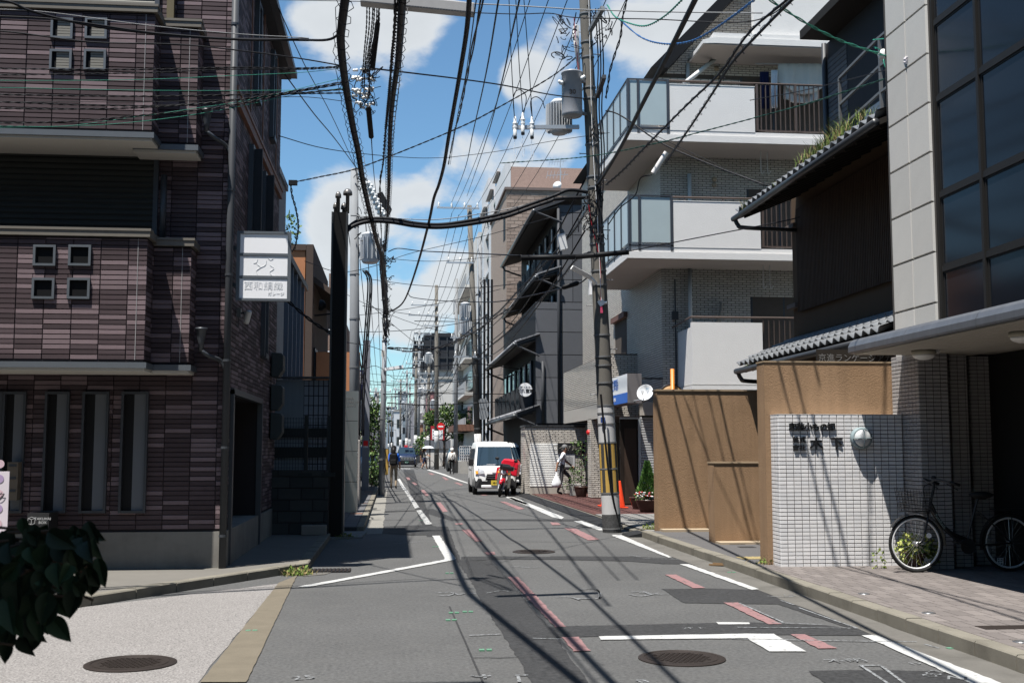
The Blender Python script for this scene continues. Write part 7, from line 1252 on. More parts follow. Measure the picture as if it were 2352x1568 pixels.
mb = MB(); mb.lathe([(.05, 0), (.085, -.03), (.09, -.06), (.07, -.075)], (0, .14, .82), 16, ax=(0, 1, -.15)); o = child(mb, 'headlight', lampg, t, M4, True); mb = MB(); mb.lathe([(.095, .05), (.1, -.04), (.092, -.05)], (0, .14, .82), 16, ax=(0, 1, -.15), caps=False); child(mb, 'headlight_ring', plast, t, M4, True, o)
for s in (-1, 1): mb = MB(); mb.lathe([(.03, 0), (.035, -.03), (.02, -.045)], (s*.18, .16, .8), 10, ax=(0, 1, 0)); child(mb, 'indicator', amber, t, M4, True)
mb = MB(); mb.obox((.0, .2, 1.0), (.17, 0, 0), (0, .1, 0), (.02, -.03, .1)); child(mb, 'front_bag', vinyl, t, M4, bevel=.05); mb = MB(); mb.obox((.12, .12, .98), (.2, 0, 0), (0, .14, 0), (0, -.02, .08)); child(mb, 'cargo_bag', vinyl, t, M4, bevel=.05)
mb = MB(); mb.tube(crom([(-.36, .36, .98), (-.2, .3, 1.02), (0, .26, 1.0), (.2, .3, 1.02), (.36, .36, .98)], 4), .018, 8); child(mb, 'handlebar', plast, t, M4, True)
for s in (-1, 1): mb = MB(); mb.tube([(s*.26, .3, 1.02), (s*.3, .26, 1.2)], .008, 6); o = child(mb, 'mirror_stalk', plast, t, M4); mb = MB(); mb.ball((s*.32, .25, 1.24), .075, .02, .05, 12, 6); child(mb, 'mirror', plast, t, M4, True, o)
mb = MB(); mb.tube(crom([(0, .3, .75), (0, .5, .42), (0, .8, .4), (0, 1.1, .5)], 4), .06, 8); child(mb, 'frame', cream_p, t, M4, True); mb = MB(); mb.obox((0, .75, .34), (.11, 0, 0), (0, .18, 0), (0, 0, .11)); child(mb, 'engine', darkmetal, t, M4, bevel=.03); mb = MB(); mb.obox((0, .78, .74), (.13, 0, 0), (0, .28, 0), (0, 0, .045)); child(mb, 'seat', vinyl, t, M4, bevel=.03)
mb = MB(); mb.prism([(-.3, 1.0, .7), (.3, 1.0, .7), (.3, 1.0, 1.12), (.22, 1.0, 1.24), (-.22, 1.0, 1.24), (-.3, 1.0, 1.12)], (0, .5, 0)); child(mb, 'top_box', bkred, t, M4, bevel=.04); mb = MB(); mb.obox((-.27, .95, .72), (.1, 0, 0), (0, .26, 0), (0, 0, .22)); child(mb, 'side_box', bkred, t, M4, bevel=.03)
mb = MB(); mb.bar((.1, .75, .3), (.2, .7, .02), .02); child(mb, 'stand', plast, t, M4); mb = MB(); mb.obox((.03, .09, .56), (.06, 0, 0), (0, .01, 0), (0, 0, .07)); child(mb, 'red_badge', bkred, t, M4)
# --- city bicycle on the pavement
bf, br_ = PY(2103.7, 1243.6, 13.15), PY(2337.7, 1240, 13.15); zg = .123; rw = .338; fx = bf.x; rx = fx+1.17; Yb = 13.15; cz = zg+rw
t = thing('city_bicycle', 'black city bicycle with front basket parked before the tiled columns', 'bicycle', (fx, Yb, zg)); fr = mat('bicycle_black', (.012, .012, .013), .3, .05, 5); chrome = mat('bicycle_chrome', (.6, .6, .6), .25, .05, 5, metal=.8)
def bwheel(x, r, nm):
    mb = MB(); tor = [(x+(r-.016)*math.cos(a*.1745), Yb, cz+(r-.016)*math.sin(a*.1745)) for a in range(37)]; mb.tube(tor, .0185, 8, cap=False); o = mb.build(nm, tyre, t, True); mb = MB(); tor = [(x+(r-.045)*math.cos(a*.1745), Yb, cz+(r-.045)*math.sin(a*.1745)) for a in range(37)]; mb.tube(tor, .0125, 6, cap=False); mb.build('rim', mat('bicycle_rim', (.62, .62, .62), .4, .05, 4), o, True)
    mb = MB()
    for k in range(28): a = k*2*math.pi/28; b = a+(.5 if k % 2 else -.5); s = .03 if k % 4 < 2 else -.03; mb.bar((x+.025*math.cos(b), Yb+s, cz+.025*math.sin(b)), (x+(r-.05)*math.cos(a), Yb, cz+(r-.05)*math.sin(a)), .0022)
    mb.build('spokes', chrome, o, kind='stuff'); mb = MB(); mb.lathe([(.012, -.05), (.03, -.04), (.02, -.02), (.02, .02), (.03, .04), (.012, .05)], (x, Yb, cz), 12, ax=(0, 1, 0)); mb.build('hub', chrome, o, True)
    return o
bwheel(fx, rw, 'front_wheel'); bwheel(rx, rw, 'rear_wheel')
hd = Vector((fx+.16, Yb, cz+.35)); ht = Vector((fx+.235, Yb, cz+.62)); bb_ = Vector((fx+.62, Yb, cz-.03)); stp = Vector((fx+.75, Yb, cz+.4)); sst = Vector((fx+.8, Yb, cz+.55))
def tb(pts, r, nm='frame_tube', m=fr, n=8): mb = MB(); mb.tube(crom(pts, 5), r, n); return mb.build(nm, m, t, True)
tb([Vector((fx+.2, Yb, cz+.47)), Vector((fx+.3, Yb, cz+.27)), Vector((fx+.45, Yb, cz+.12)), Vector((fx+.67, Yb, cz+.03))], .024); o = tb([Vector((fx+.19, Yb, cz+.42)), Vector((fx+.36, Yb, cz+.18)), bb_], .026)
text('lettering', 'PunkRock', .05, (fx+.3, Yb-.024, cz+.262), Vector((.17, 0, -.24)), Vector((.24, 0, .17)), mat('logo_mint', (.3, .42, .42), .5), o, .001)
tb([bb_, stp, sst], .016, 'seat_tube'); tb([bb_, Vector((rx, Yb-.05, cz))], .011, 'chain_stay'); tb([stp, Vector((fx+.95, Yb-.05, cz+.22)), Vector((rx, Yb-.05, cz))], .01, 'seat_stay'); tb([Vector((fx, Yb-.06, cz)), Vector((fx+.06, Yb-.06, cz+.06)), Vector((fx+.13, Yb-.05, cz+.28)), hd], .013, 'fork'); tb([hd, ht, Vector((fx+.25, Yb, cz+.72))], .017, 'head_tube')
mb = MB(); mb.tube(crom([(fx+.42, Yb-.26, cz+.7), (fx+.32, Yb-.25, cz+.73), (fx+.2, Yb-.16, cz+.76), (fx+.2, Yb, cz+.72), (fx+.2, Yb+.16, cz+.76), (fx+.32, Yb+.25, cz+.73), (fx+.42, Yb+.26, cz+.7)], 5), .012, 8); hb_ = mb.build('handlebar', darkmetal, t, True)
for s in (-1, 1): mb = MB(); mb.tube([(fx+.32, Yb+s*.25, cz+.73), (fx+.44, Yb+s*.262, cz+.695)], .018, 8); mb.build('grip', plast, hb_, True); mb = MB(); mb.tube(crom([(fx+.29, Yb+s*.24, cz+.71), (fx+.36, Yb+s*.25, cz+.67), (fx+.42, Yb+s*.25, cz+.64)], 4), .006, 6); mb.build('brake_lever', plast, hb_)
mb = MB(); mb.lathe([(.03, 0), (.032, .015), (.02, .03), (.001, .034)], (fx+.22, Yb-.06, cz+.77), 12); mb.build('bell', plast, hb_, True)
mb = MB(); mb.lathe([(.03, -.03), (.1, 0), (.12, .03), (.08, .05), (.02, .06)], (fx+.84, Yb, cz+.55), 14); 
mb.v = [(fx+.84+(x-fx-.84)*1.35, Yb+(y-Yb)*.75, z) for x, y, z in mb.v]; mb.build('saddle', plast, t, True)
for (x, a0, a1) in ((fx, -5, 150), (rx, 0, 200)):
    mb = MB(); P = [(x+(rw+.022)*math.cos(R(a)), cz+(rw+.022)*math.sin(R(a))) for a in range(a0, a1, 8)]
    for p, q in zip(P[:-1], P[1:]): mb.obox(((p[0]+q[0])/2, Yb, (p[1]+q[1])/2), Vector((q[0]-p[0], 0, q[1]-p[1]))*.52, (0, .03, 0), Vector((-(q[1]-p[1]), 0, q[0]-p[0])).normalized()*.002)
    mb.build('mudguard', fr, t)
bx0, bx1, bz0, bz1 = fx-.17, fx+.15, cz+.38, cz+.66
mb = MB()
for k in range(9): f = k/8; mb.bar((bx0+.03+(bx1-bx0-.04)*f, Yb-.13, bz0), (bx0+(bx1-bx0)*f, Yb-.17, bz1-.05*f), .004); mb.bar((bx0+.03+(bx1-bx0-.04)*f, Yb+.13, bz0), (bx0+(bx1-bx0)*f, Yb+.17, bz1-.05*f), .004); mb.bar((bx0+.03, Yb-.13+.26*f, bz0), (bx0, Yb-.17+.34*f, bz1), .004); mb.bar((bx1-.01, Yb-.13+.26*f, bz0), (bx1, Yb-.17+.34*f, bz1-.05), .004); mb.bar((bx0+.03, Yb-.13+.26*f, bz0), (bx1-.01, Yb-.13+.26*f, bz0), .004)
for k in range(8):
    f = k/7; z = bz0+(bz1-.05-bz0)*f; e = .03*(1-f); w = .13+.04*f
    for a, b in (((bx0+e, Yb-w), (bx1, Yb-w)), ((bx0+e, Yb+w), (bx1, Yb+w)), ((bx0+e, Yb-w), (bx0+e, Yb+w)), ((bx1, Yb-w), (bx1, Yb+w))): mb.bar((*a, z), (*b, z), .0045)
mb.build('basket', fr, t, kind='stuff')
mb = MB(); mb.lathe([(.09, -.008), (.095, 0), (.09, .008)], (bb_.x, Yb-.06, bb_.z), 24, ax=(0, 1, 0)); ck = mb.build('chain_ring', plast, t); mb = MB(); mb.bar((bb_.x, Yb-.08, bb_.z), (bb_.x-.14, Yb-.08, bb_.z+.05), .018); mb.obox((bb_.x-.16, Yb-.12, bb_.z+.055), (.045, 0, 0), (0, .045, 0), (0, 0, .012)); mb.build('crank', plast, ck)
mb = MB(); mb.obox((rx+.0, Yb, cz+.4), (.2, 0, 0), (0, .06, 0), (0, 0, .006)); mb.bar((rx+.05, Yb, cz+.4), (rx, Yb-.05, cz), .01); mb.build('rear_rack', plast, t); mb = MB(); mb.lathe([(.03, 0), (.03, .015)], (fx+.125, Yb-.075, cz+.1), 14, ax=(0, -1, 0)); mb.build('reflector', whitem, t); tb([Vector((fx+.2, Yb-.03, cz+.72)), Vector((fx+.1, Yb-.04, cz+.66)), Vector((fx+.12, Yb-.03, cz+.5)), Vector((fx+.14, Yb-.02, cz+.36))], .004, 'brake_cable', plast, 5)
mb = MB(); mb.box(fx+1.0, fx+1.12, Yb+.03, Yb+.035, cz-.3, cz-.16); o = mb.build('permit_tag', darkmetal, t); text('lettering', '用', .1, (fx+1.06, Yb+.028, cz-.23), X_, Z_, whitem, o, .001)
# ================================================================ PEOPLE
skin = mat('skin', (.42, .24, .16), .55, .06, 8); hairk = mat('hair_black', (.012, .01, .009), .5, .2, 40); hairg = mat('hair_grey', (.13, .13, .13), .6, .3, 40)
def M_(n, c): return mat(n, c, .85, .1, 12)
def person(label, pos, rz, J, cl, r, name='person'):
    """J: joint positions (metres, facing -Y); one skinned body coloured by clothing region; cl: region -> material"""
    bones = [('pel', 'sp', 'top'), ('sp', 'ch', 'top'), ('ch', 'nk', 'skin'), ('nk', 'jw', 'skin'), ('jw', 'hd', 'skin')]
    for s in 'LR': bones += [('ch', 'sh'+s, 'sleeve'), ('sh'+s, 'el'+s, 'sleeve'), ('el'+s, 'wr'+s, 'fore'), ('wr'+s, 'pa'+s, 'skin'), ('pel', 'hp'+s, 'leg'), ('hp'+s, 'kn'+s, 'leg'), ('kn'+s, 'an'+s, 'shin'), ('an'+s, 'to'+s, 'shoe')]
    ks = list(J); idx = {k: i for i, k in enumerate(ks)}; me = bpy.data.meshes.new('body'); me.from_pydata([J[k] for k in ks], [(idx[a], idx[b]) for a, b, _ in bones], [])
    o = bpy.data.objects.new('tmp', me); COL.objects.link(o); o.modifiers.new('s', 'SKIN'); sd = o.modifiers.new('ss', 'SUBSURF'); sd.levels = sd.render_levels = 2
    for k in ks: rr = r[k[:2] if k[:2] in r and k not in r else k]; me.skin_vertices[0].data[idx[k]].radius = rr if isinstance(rr, tuple) else (rr, rr)
    me.skin_vertices[0].data[idx['pel']].use_root = True
    dg = bpy.context.evaluated_depsgraph_get(); bm_ = bpy.data.meshes.new_from_object(o.evaluated_get(dg)); bpy.data.objects.remove(o)
    regs = list(dict.fromkeys([b[2] for b in bones])); mb = MB(); mb.v = [tuple(v.co) for v in bm_.vertices]; segs = [(Vector(J[a]), Vector(J[b]), c) for a, b, c in bones]
    for p in bm_.polygons:
        c = p.center; best = None
        for a, b, g in segs:
            d = b-a; tt = max(0, min(1, (c-a).dot(d)/d.length_squared)); L = (c-a-d*tt).length
            if best is None or L < best[0]: best = (L, g)
        g = best[1]
        if g == 'skin' and c.z < J['nk'][2]-.03 and c.z > J['pel'][2] and abs(c.x-J['ch'][0]) < .2: g = 'top'
        if g == 'top' and c.z < J['pel'][2]+.02: g = 'leg'
        mb.f.append(tuple(p.vertices)); mb.m.append(regs.index(g))
    # fingers, ears, nose, eyes
    hd = Vector(J['hd']); jw = Vector(J['jw']); fc = Vector(J.get('_f', (0, -1, 0)))if '_f' in J else Vector((0, -1, 0)); mid = (hd+jw)/2
    si = regs.index('skin')
    for s in 'LR':
        w, p = Vector(J['wr'+s]), Vector(J['pa'+s]); d = (p-w).normalized(); u = d.cross(X_).normalized()
        for k in range(4): b = p+u*(-.027+.018*k); L = (.065, .075, .072, .055)[k]; mb.tube([b-d*.02, b+d*L*.5+X_*.004, b+d*L*.95+X_*(.014 if s == 'R' else -.014)], [.0095, .009, .007], 5, si)
        mb.tube([w+d*.03-u*.02, w+d*.06-u*.045, w+d*.095-u*.05], [.011, .01, .008], 5, si)
    mb.ball(mid+fc*.1+Z_*.0, .014, .018, .022, 6, 4, si)
    for s in (-1, 1): q = fc.cross(Z_)*s; mb.ball(mid+q*.082+fc*.01, .014, .014, .03, 6, 4, si)
    regs.append('eye'); cl = dict(cl); cl['eye'] = hairk
    for s in (-1, 1): mb.ball(mid+fc.cross(Z_)*.033*s+fc*.088+Z_*.025, .011, .008, .006, 6, 4, len(regs)-1)
    mb.ball(jw+fc*.078+Z_*.012, .02, .006, .005, 6, 4, len(regs)-1)
    t = thing(name, label, 'person', pos); M4 = Matrix.Translation(pos) @ Matrix.Rotation(rz, 4, 'Z'); mb.v = [tuple(M4 @ Vector(v)) for v in mb.v]
    mb.build('body', [cl[g] for g in regs], t, True); bpy.data.meshes.remove(bm_)
    return t, M4
RAD = dict(pe=(.15, .115), sp=(.135, .1), ch=(.165, .105), nk=.055, jw=(.062, .075), hd=(.075, .09), sh=.062, el=.046, wr=.031, pa=(.022, .04), hp=.088, kn=.06, an=.042, to=(.04, .03))
def stand(h=1.68, st=.0, arm=.0, hunch=0):
    k = h/1.7; J = dict(pel=(0, 0, .95), sp=(0, .01, 1.12), ch=(0, .0, 1.33), nk=(0, 0, 1.47), jw=(0, -.02, 1.54), hd=(0, 0, 1.64))
    for s, q in (('L', 1), ('R', -1)):
        sg = q*st; J['sh'+s] = (q*.17, 0, 1.39); J['el'+s] = (q*.23, .02+arm*q*.5, 1.12); J['wr'+s] = (q*.24, -.05+arm*q, .88); J['pa'+s] = (q*.235, -.07+arm*q*1.1, .81); J['hp'+s] = (q*.09, 0, .9); J['kn'+s] = (q*.1, -.02-sg*.5, .49); J['an'+s] = (q*.1, .03-sg, .085+max(0, -sg)*.25); J['to'+s] = (q*.11, -.12-sg, .035)
    return {a: tuple(x*k for x in v) for a, v in J.items()}
def hair(t, M4, J, m, kind='short', name='hair'):
    hd = Vector(J['hd']); mb = MB(); n = 14
    for i in range(5):
        for j in range(n): pass
    mb.ball(hd+Vector((0, .012, .012)), .094, .106, .1, 14, 10); mb.f = [f for f in mb.f if not all((mb.v[k][1] < hd.y-.035 and mb.v[k][2] < hd.z+.045) or mb.v[k][2] < hd.z-.07 for k in f)]; mb.m = [0]*len(mb.f)
    if kind == 'long': mb.tube([hd+Vector((0, .05, .03)), hd+Vector((0, .09, -.08)), hd+Vector((0, .1, -.22)), hd+Vector((0, .09, -.3))], [.08, .09, .085, .05], 12)
    return child(mb, name, m, t, M4, True)
# 1 walker with backpack, back to us
J = stand(1.66, .14, .1); t, M4 = person('person in blue top and khaki trousers with black backpack, walking away', Vector((PY(904, 1110, 46).x, 46, .0)), R(176), J, dict(top=M_('blue_tee', (.015, .09, .42)), sleeve=M_('blue_tee', (.015, .09, .42)), fore=skin, skin=skin, leg=M_('khaki', (.27, .21, .15)), shin=M_('khaki', (.27, .21, .15)), shoe=M_('shoe_black', (.015, .015, .015))), RAD)
hair(t, M4, J, hairk, 'long'); bag = M_('bag_black', (.015, .015, .016)); mb = MB(); k = 1.66/1.7; mb.obox((0, .2, 1.2*k), (.155, 0, 0), (0, .09, 0), (0, .02, .23)); b_ = child(mb, 'backpack', bag, t, M4, bevel=.05); mb = MB(); mb.obox((0, .3, 1.1*k), (.11, 0, 0), (0, .03, 0), (0, 0, .1)); child(mb, 'pocket', bag, t, M4, parent=b_, bevel=.03)
for s in (-1, 1): mb = MB(); mb.tube(crom([(s*.1, .13, 1.42*k), (s*.12, .0, 1.46*k), (s*.13, -.11, 1.38*k), (s*.13, -.1, 1.15*k), (s*.12, .1, 1.02*k)], 3), .018, 5); child(mb, 'strap', bag, t, M4, parent=b_)
mb = MB(); hd = Vector(J['hd']); mb.lathe([(.1, -.01), (.103, .02), (.09, .08), (.05, .11), (.001, .118)], hd+Vector((0, .01, .01)), 16); mb.obox(hd+Vector((0, -.14, .02)), (.07, 0, 0), (0, .05, -.01), (0, 0, .006)); child(mb, 'cap', bag, t, M4, True)
# 2 elderly man striding right with a plastic bag
J = {'pel': (0, 0, .92), 'sp': (0, -.03, 1.08), 'ch': (0, -.06, 1.29), 'nk': (0, -.09, 1.41), 'jw': (0, -.13, 1.47), 'hd': (0, -.12, 1.57), 'shL': (.17, -.06, 1.34), 'elL': (.22, -.18, 1.11), 'wrL': (.22, -.36, .97), 'paL': (.22, -.41, .92), 'shR': (-.17, -.05, 1.34), 'elR': (-.21, .15, 1.09), 'wrR': (-.2, .2, .86), 'paR': (-.2, .2, .79), 'hpL': (.09, 0, .87), 'knL': (.09, -.3, .58), 'anL': (.09, -.3, .17), 'toL': (.09, -.47, .13), 'hpR': (-.09, 0, .87), 'knR': (-.09, .02, .46), 'anR': (-.09, .16, .085), 'toR': (-.09, -.02, .035)}
wsh = M_('white_shirt', (.72, .73, .76)); gtr = M_('grey_trousers', (.085, .08, .083))
t, M4 = person('grey-haired man in white shirt and dark trousers striding past the garage', Vector((PY(1290, 1100, 38.1).x, 38.1, .062)), R(90), J, dict(top=wsh, sleeve=wsh, fore=skin, skin=skin, leg=gtr, shin=gtr, shoe=M_('shoe_black', (.015, .015, .015))), RAD); hair(t, M4, J, hairg)
mb = MB(); mb.box(-.13, .13, -.215, -.2, 1.585, 1.615); child(mb, 'glasses', black, t, M4); mb = MB(); mb.lathe([(.145, -.02), (.15, .02)], (0, 0, .95), 14); mb.v = [(x*.95, y*.75, z) for x, y, z in mb.v]; child(mb, 'belt', black, t, M4); mb = MB(); mb.lathe([(.037, -.015), (.037, .015)], (.22, -.35, .98), 10, ax=(0, -1, -.8)); child(mb, 'watch', black, t, M4)
hw = M4 @ Vector((-.2, .2, .72)); pbg = mat('plastic_bag', (.75, .76, .78), .45, .1, 14, trans=0, bump=.6, bscale=30); mb = MB(); mb.lathe([(.02, .02), (.03, -.04), (.09, -.16), (.15, -.3), (.165, -.4), (.12, -.46), (.001, -.47)], hw, 14); mb.v = [(hw.x+(x-hw.x)*(1+.1*math.sin(z*40+y*30)), hw.y+(y-hw.y)*.5, z+.02*math.sin(x*40)) for x, y, z in mb.v]; mb.tube(crom([hw+Vector((-.03, 0, 0)), hw+Vector((-.02, 0, .07)), hw+Vector((.02, 0, .07)), hw+Vector((.03, 0, 0))], 3), .01, 5); mb.build('plastic_bag', pbg, None, True, 'white plastic carrier bag hanging from the striding man\'s hand', 'plastic bag')
# 3 white hooded walker
J = stand(1.6, .1, .03); wj_ = M_('white_jacket', (.66, .65, .62)); t, M4 = person('person in white hooded jacket and black trousers walking away with a shoulder bag', Vector((PY(1038, 1080, 72).x, 72, .0)), R(180), J, dict(top=wj_, sleeve=wj_, fore=wj_, skin=skin, leg=M_('black_trousers', (.015, .015, .016)), shin=M_('black_trousers', (.015, .015, .016)), shoe=M_('shoe_grey', (.2, .2, .2))), {**RAD, 'pe': (.19, .15), 'sp': (.18, .14), 'ch': (.19, .13), 'el': .07, 'sh': .08, 'wr': .05})
mb = MB(); mb.ball(Vector(J['hd'])+Z_*.0, .115, .125, .14, 12, 8); child(mb, 'hood', wj_, t, M4, True); mb = MB(); mb.tube(crom([(-.12, .02, 1.35), (.0, .17, 1.15), (.16, .14, .9), (.2, .0, .8)], 4), .02, 5); child(mb, 'bag_strap', M_('brown_strap', (.06, .035, .025)), t, M4)
# 4 person in white beyond
J = stand(1.78, .0, .0); t, M4 = person('tall person in white top standing beyond the hooded walker', Vector((PY(1043, 1070, 82).x, 82, .0)), R(-20), J, dict(top=wsh, sleeve=wsh, fore=skin, skin=skin, leg=M_('dark_jeans', (.03, .035, .05)), shin=M_('dark_jeans', (.03, .035, .05)), shoe=M_('shoe_black', (.015, .015, .015))), RAD); hair(t, M4, J, M_('hair_brown', (.05, .025, .015)))
# 5 woman with parasol
J = stand(1.58, .2, .06); J['elR'] = (-.24, -.12, 1.1); J['wrR'] = (-.14, -.26, 1.22); J['paR'] = (-.12, -.28, 1.28); g_ = M_('grey_top', (.22, .21, .18)); t, M4 = person('person in grey top and dark shorts under a pale parasol', Vector((PY(975, 1080, 90).x, 90, .0)), R(80), J, dict(top=g_, sleeve=g_, fore=skin, skin=skin, leg=M_('navy_shorts', (.015, .02, .05)), shin=skin, shoe=M_('shoe_black', (.015, .015, .015))), RAD); hair(t, M4, J, M_('hair_brown', (.05, .025, .015)), 'long')
mb = MB(); mb.obox((0, .18, 1.1), (.12, 0, 0), (0, .07, 0), (0, 0, .2)); child(mb, 'backpack', bag, t, M4, bevel=.04); hp = M4 @ Vector((-.12, -.3, 1.3)); um = thing('parasol', 'pale grey parasol held by the person in dark shorts', 'parasol', hp); mb = MB(); mb.bar(hp-Z_*.1, hp+Z_*.5, .015); mb.build('shaft', steel, um); mb = MB(); c = hp+Z_*.55
for i in range(8): a, b = i*math.pi/4, (i+1)*math.pi/4; A, B = c+Vector((math.cos(a)*.5, math.sin(a)*.5, -.2)), c+Vector((math.cos(b)*.5, math.sin(b)*.5, -.2)); A2, B2 = c+Vector((math.cos(a)*.28, math.sin(a)*.28, -.05)), c+Vector((math.cos(b)*.28, math.sin(b)*.28, -.05)); mb.quad(A, B, B2, A2); mb.add([A2, B2, c], [(0, 1, 2)])
mb.build('canopy', mat('parasol_cloth', (.5, .52, .56), .7), um)
for i in range(8): a = i*math.pi/4; mb = MB(); mb.bar(c, c+Vector((math.cos(a)*.5, math.sin(a)*.5, -.205)), .008); mb.build('rib', steel, um)
# 6 cyclist
cx_ = PY(972, 1080, 92).x; J = {'pel': (0, .12, .98), 'sp': (0, .04, 1.13), 'ch': (0, -.1, 1.32), 'nk': (0, -.16, 1.45), 'jw': (0, -.2, 1.5), 'hd': (0, -.18, 1.61)}
for s, q in (('L', 1), ('R', -1)): J['sh'+s] = (q*.17, -.1, 1.37); J['el'+s] = (q*.22, -.26, 1.16); J['wr'+s] = (q*.24, -.45, 1.05); J['pa'+s] = (q*.24, -.51, 1.03); J['hp'+s] = (q*.09, .1, .93); J['kn'+s] = (q*.1, -.26-.05*q, .72+.1*q); J['an'+s] = (q*.1, -.08-.1*q, .34+.13*q); J['to'+s] = (q*.1, -.24-.1*q, .3+.12*q)
t, M4 = person('cyclist in white top with a black backpack crossing behind the parasol', Vector((cx_, 92, 0)), R(82), J, dict(top=wsh, sleeve=wsh, fore=skin, skin=skin, leg=M_('grey_shorts', (.2, .2, .22)), shin=skin, shoe=M_('shoe_black', (.015, .015, .015))), RAD); hair(t, M4, J, hairk); mb = MB(); mb.obox((0, .16, 1.25), (.14, 0, 0), (0, .08, -.05), (0, .08, .2)); child(mb, 'backpack', bag, t, M4, bevel=.04)
bt_ = thing('sport_bicycle', 'dark sport bicycle under the cyclist', 'bicycle', (cx_, 92, 0)); M4 = Matrix.Translation((cx_, 92, 0)) @ Matrix.Rotation(R(82), 4, 'Z')
for y in (-.55, .5): mb = MB(); mb.tube([(0, y+.33*math.cos(a*.35), .35+.33*math.sin(a*.35)) for a in range(19)], .018, 6, cap=False); [mb.bar((0, y, .35), (0, y+.32*math.cos(a*.63), .35+.32*math.sin(a*.63)), .004) for a in range(10)]; child(mb, 'wheel', tyre, bt_, M4, True)
for a, b in (((0, -.55, .35), (0, -.42, .95)), ((0, -.43, .85), (0, .0, .32)), ((0, .0, .32), (0, .15, .9)), ((0, -.43, .88), (0, .13, .8)), ((0, 0, .32), (0, .5, .35)), ((0, .13, .78), (0, .5, .35)), ((-.25, -.5, 1.0), (.25, -.5, 1.0))): mb = MB(); mb.bar(a, b, .028); child(mb, 'frame_tube', fr, bt_, M4)
mb = MB(); mb.obox((0, .15, .92), (.06, 0, 0), (0, .12, 0), (0, 0, .025)); child(mb, 'saddle', plast, bt_, M4, bevel=.02)
# ================================================================ PLANTS AND SMALL OBJECTS
def leafm(n, c): return mat(n, c, .6, .35, 9, spec=.3)
def leafset(mb, c, rx, ry, rz, n, sz, rg, shell=.35, m=1, droop=.2):
    for i in range(n):
        while True:
            v = Vector((rg.uniform(-1, 1), rg.uniform(-1, 1), rg.uniform(-1, 1)))
            if shell < v.length < 1: break
        p = Vector(c)+Vector((v.x*rx, v.y*ry, v.z*rz)); d = Vector((rg.gauss(v.x, .6), rg.gauss(v.y, .6), rg.gauss(v.z-droop, .6)))
        if d.length < .1: continue
        d.normalize(); s = d.cross(Vector((rg.uniform(-1, 1), rg.uniform(-1, 1), rg.uniform(-.3, 1)))); 
        if s.length < .05: continue
        s.normalize(); L = sz*rg.uniform(.6, 1.3); w = L*.3; mb.add([p, p+d*L*.5+s*w, p+d*L, p+d*L*.5-s*w], [(0, 1, 2, 3)], m if isinstance(m, int) else rg.choice(m))
bark = mat('bark', (.08, .055, .04), .9, .3, 12, .6, 60)
def tree(label, x, y, h, blobs, n, sz, cols, seed, name='street_tree', cat='tree', r=.09):
    rg = random.Random(seed); t = thing(name, label, cat, (x, y, 0)); mb = MB(); mb.tube(crom([(x, y, 0), (x+.05, y, h*.3), (x-.03, y, h*.6)], 4), [r*(1-.05*i) for i in range(9)], 8)
    for b in blobs: mb.tube([(x, y, h*.45), (x+b[0]*.6, y+b[1]*.6, (h*.45+b[2])*.5), (x+b[0], y+b[1], b[2])], [r*.6, r*.4, r*.12], 6)
    mb.build('trunk', bark, t, True); mb = MB()
    for b in blobs: leafset(mb, (x+b[0], y+b[1], b[2]), b[3], b[3], b[4], n, sz, rg, .3, (0, 1, 2))
    mb.build('crown', cols, t); return t
greens = [leafm('leaf_mid', (.05, .1, .022)), leafm('leaf_dark', (.025, .058, .016)), leafm('leaf_light', (.1, .16, .04))]
X1 = PY(862, 1000, 48).x; tree('dark green street tree behind the grey square post', X1-.15, 48, 3.4, [(0, 0, 2.2, .55, .8), (.2, .2, 2.9, .5, .6), (-.4, 0, 2.6, .6, .8), (.15, -.2, 1.3, .5, .7), (-.2, .2, 3.3, .45, .5)], 420, .13, greens, 3)
tree('bright green willow-like tree behind the notice board', PY(1020, 980, 104).x, 104, 5.0, [(0, 0, 4.0, 1.1, 1.2), (.9, .2, 4.2, 1.0, 1.0), (-.9, 0, 3.6, .9, 1.1), (.3, -.3, 5.0, .8, .7), (1.3, 0, 3.2, .7, .9), (-1.2, .2, 4.4, .6, .6)], 420, .25, [leafm('willow_mid', (.07, .12, .03)), leafm('willow_dark', (.035, .07, .02)), leafm('willow_light', (.14, .2, .05))], 4, r=.14)
tree('green hedge tree behind the far poles left of the rose building', PY(982, 1010, 112).x, 112, 3.2, [(0, 0, 2.4, 1.0, .9), (.9, 0, 2.2, .9, .8), (-.7, 0, 1.8, .7, .8)], 350, .22, greens, 5, name='hedge_tree', r=.1)
tree('low green shrub at the foot of the left street tree', PY(852, 1090, 46).x, 46, 1.0, [(0, 0, .7, .35, .5), (.2, .2, .4, .3, .35)], 260, .1, greens, 6, name='shrub', cat='shrub', r=.03)
tree('green bush showing between the black column and screen wall', PY(790, 935, 31).x-.3, 31, 2.8, [(0, 0, 2.5, .4, .5), (.1, 0, 1.6, .3, .4)], 200, .1, greens, 7, name='bush', cat='bush', r=.03)
tree('roof-garden tree peeping over the slate building', PY(680, 535, 34).x-.3, 34, 8.0, [(0, 0, 8.1, .4, .5)], 200, .12, [leafm('willow_mid', (.07, .12, .03)), greens[0], greens[2]], 8, name='roof_tree', r=.05)
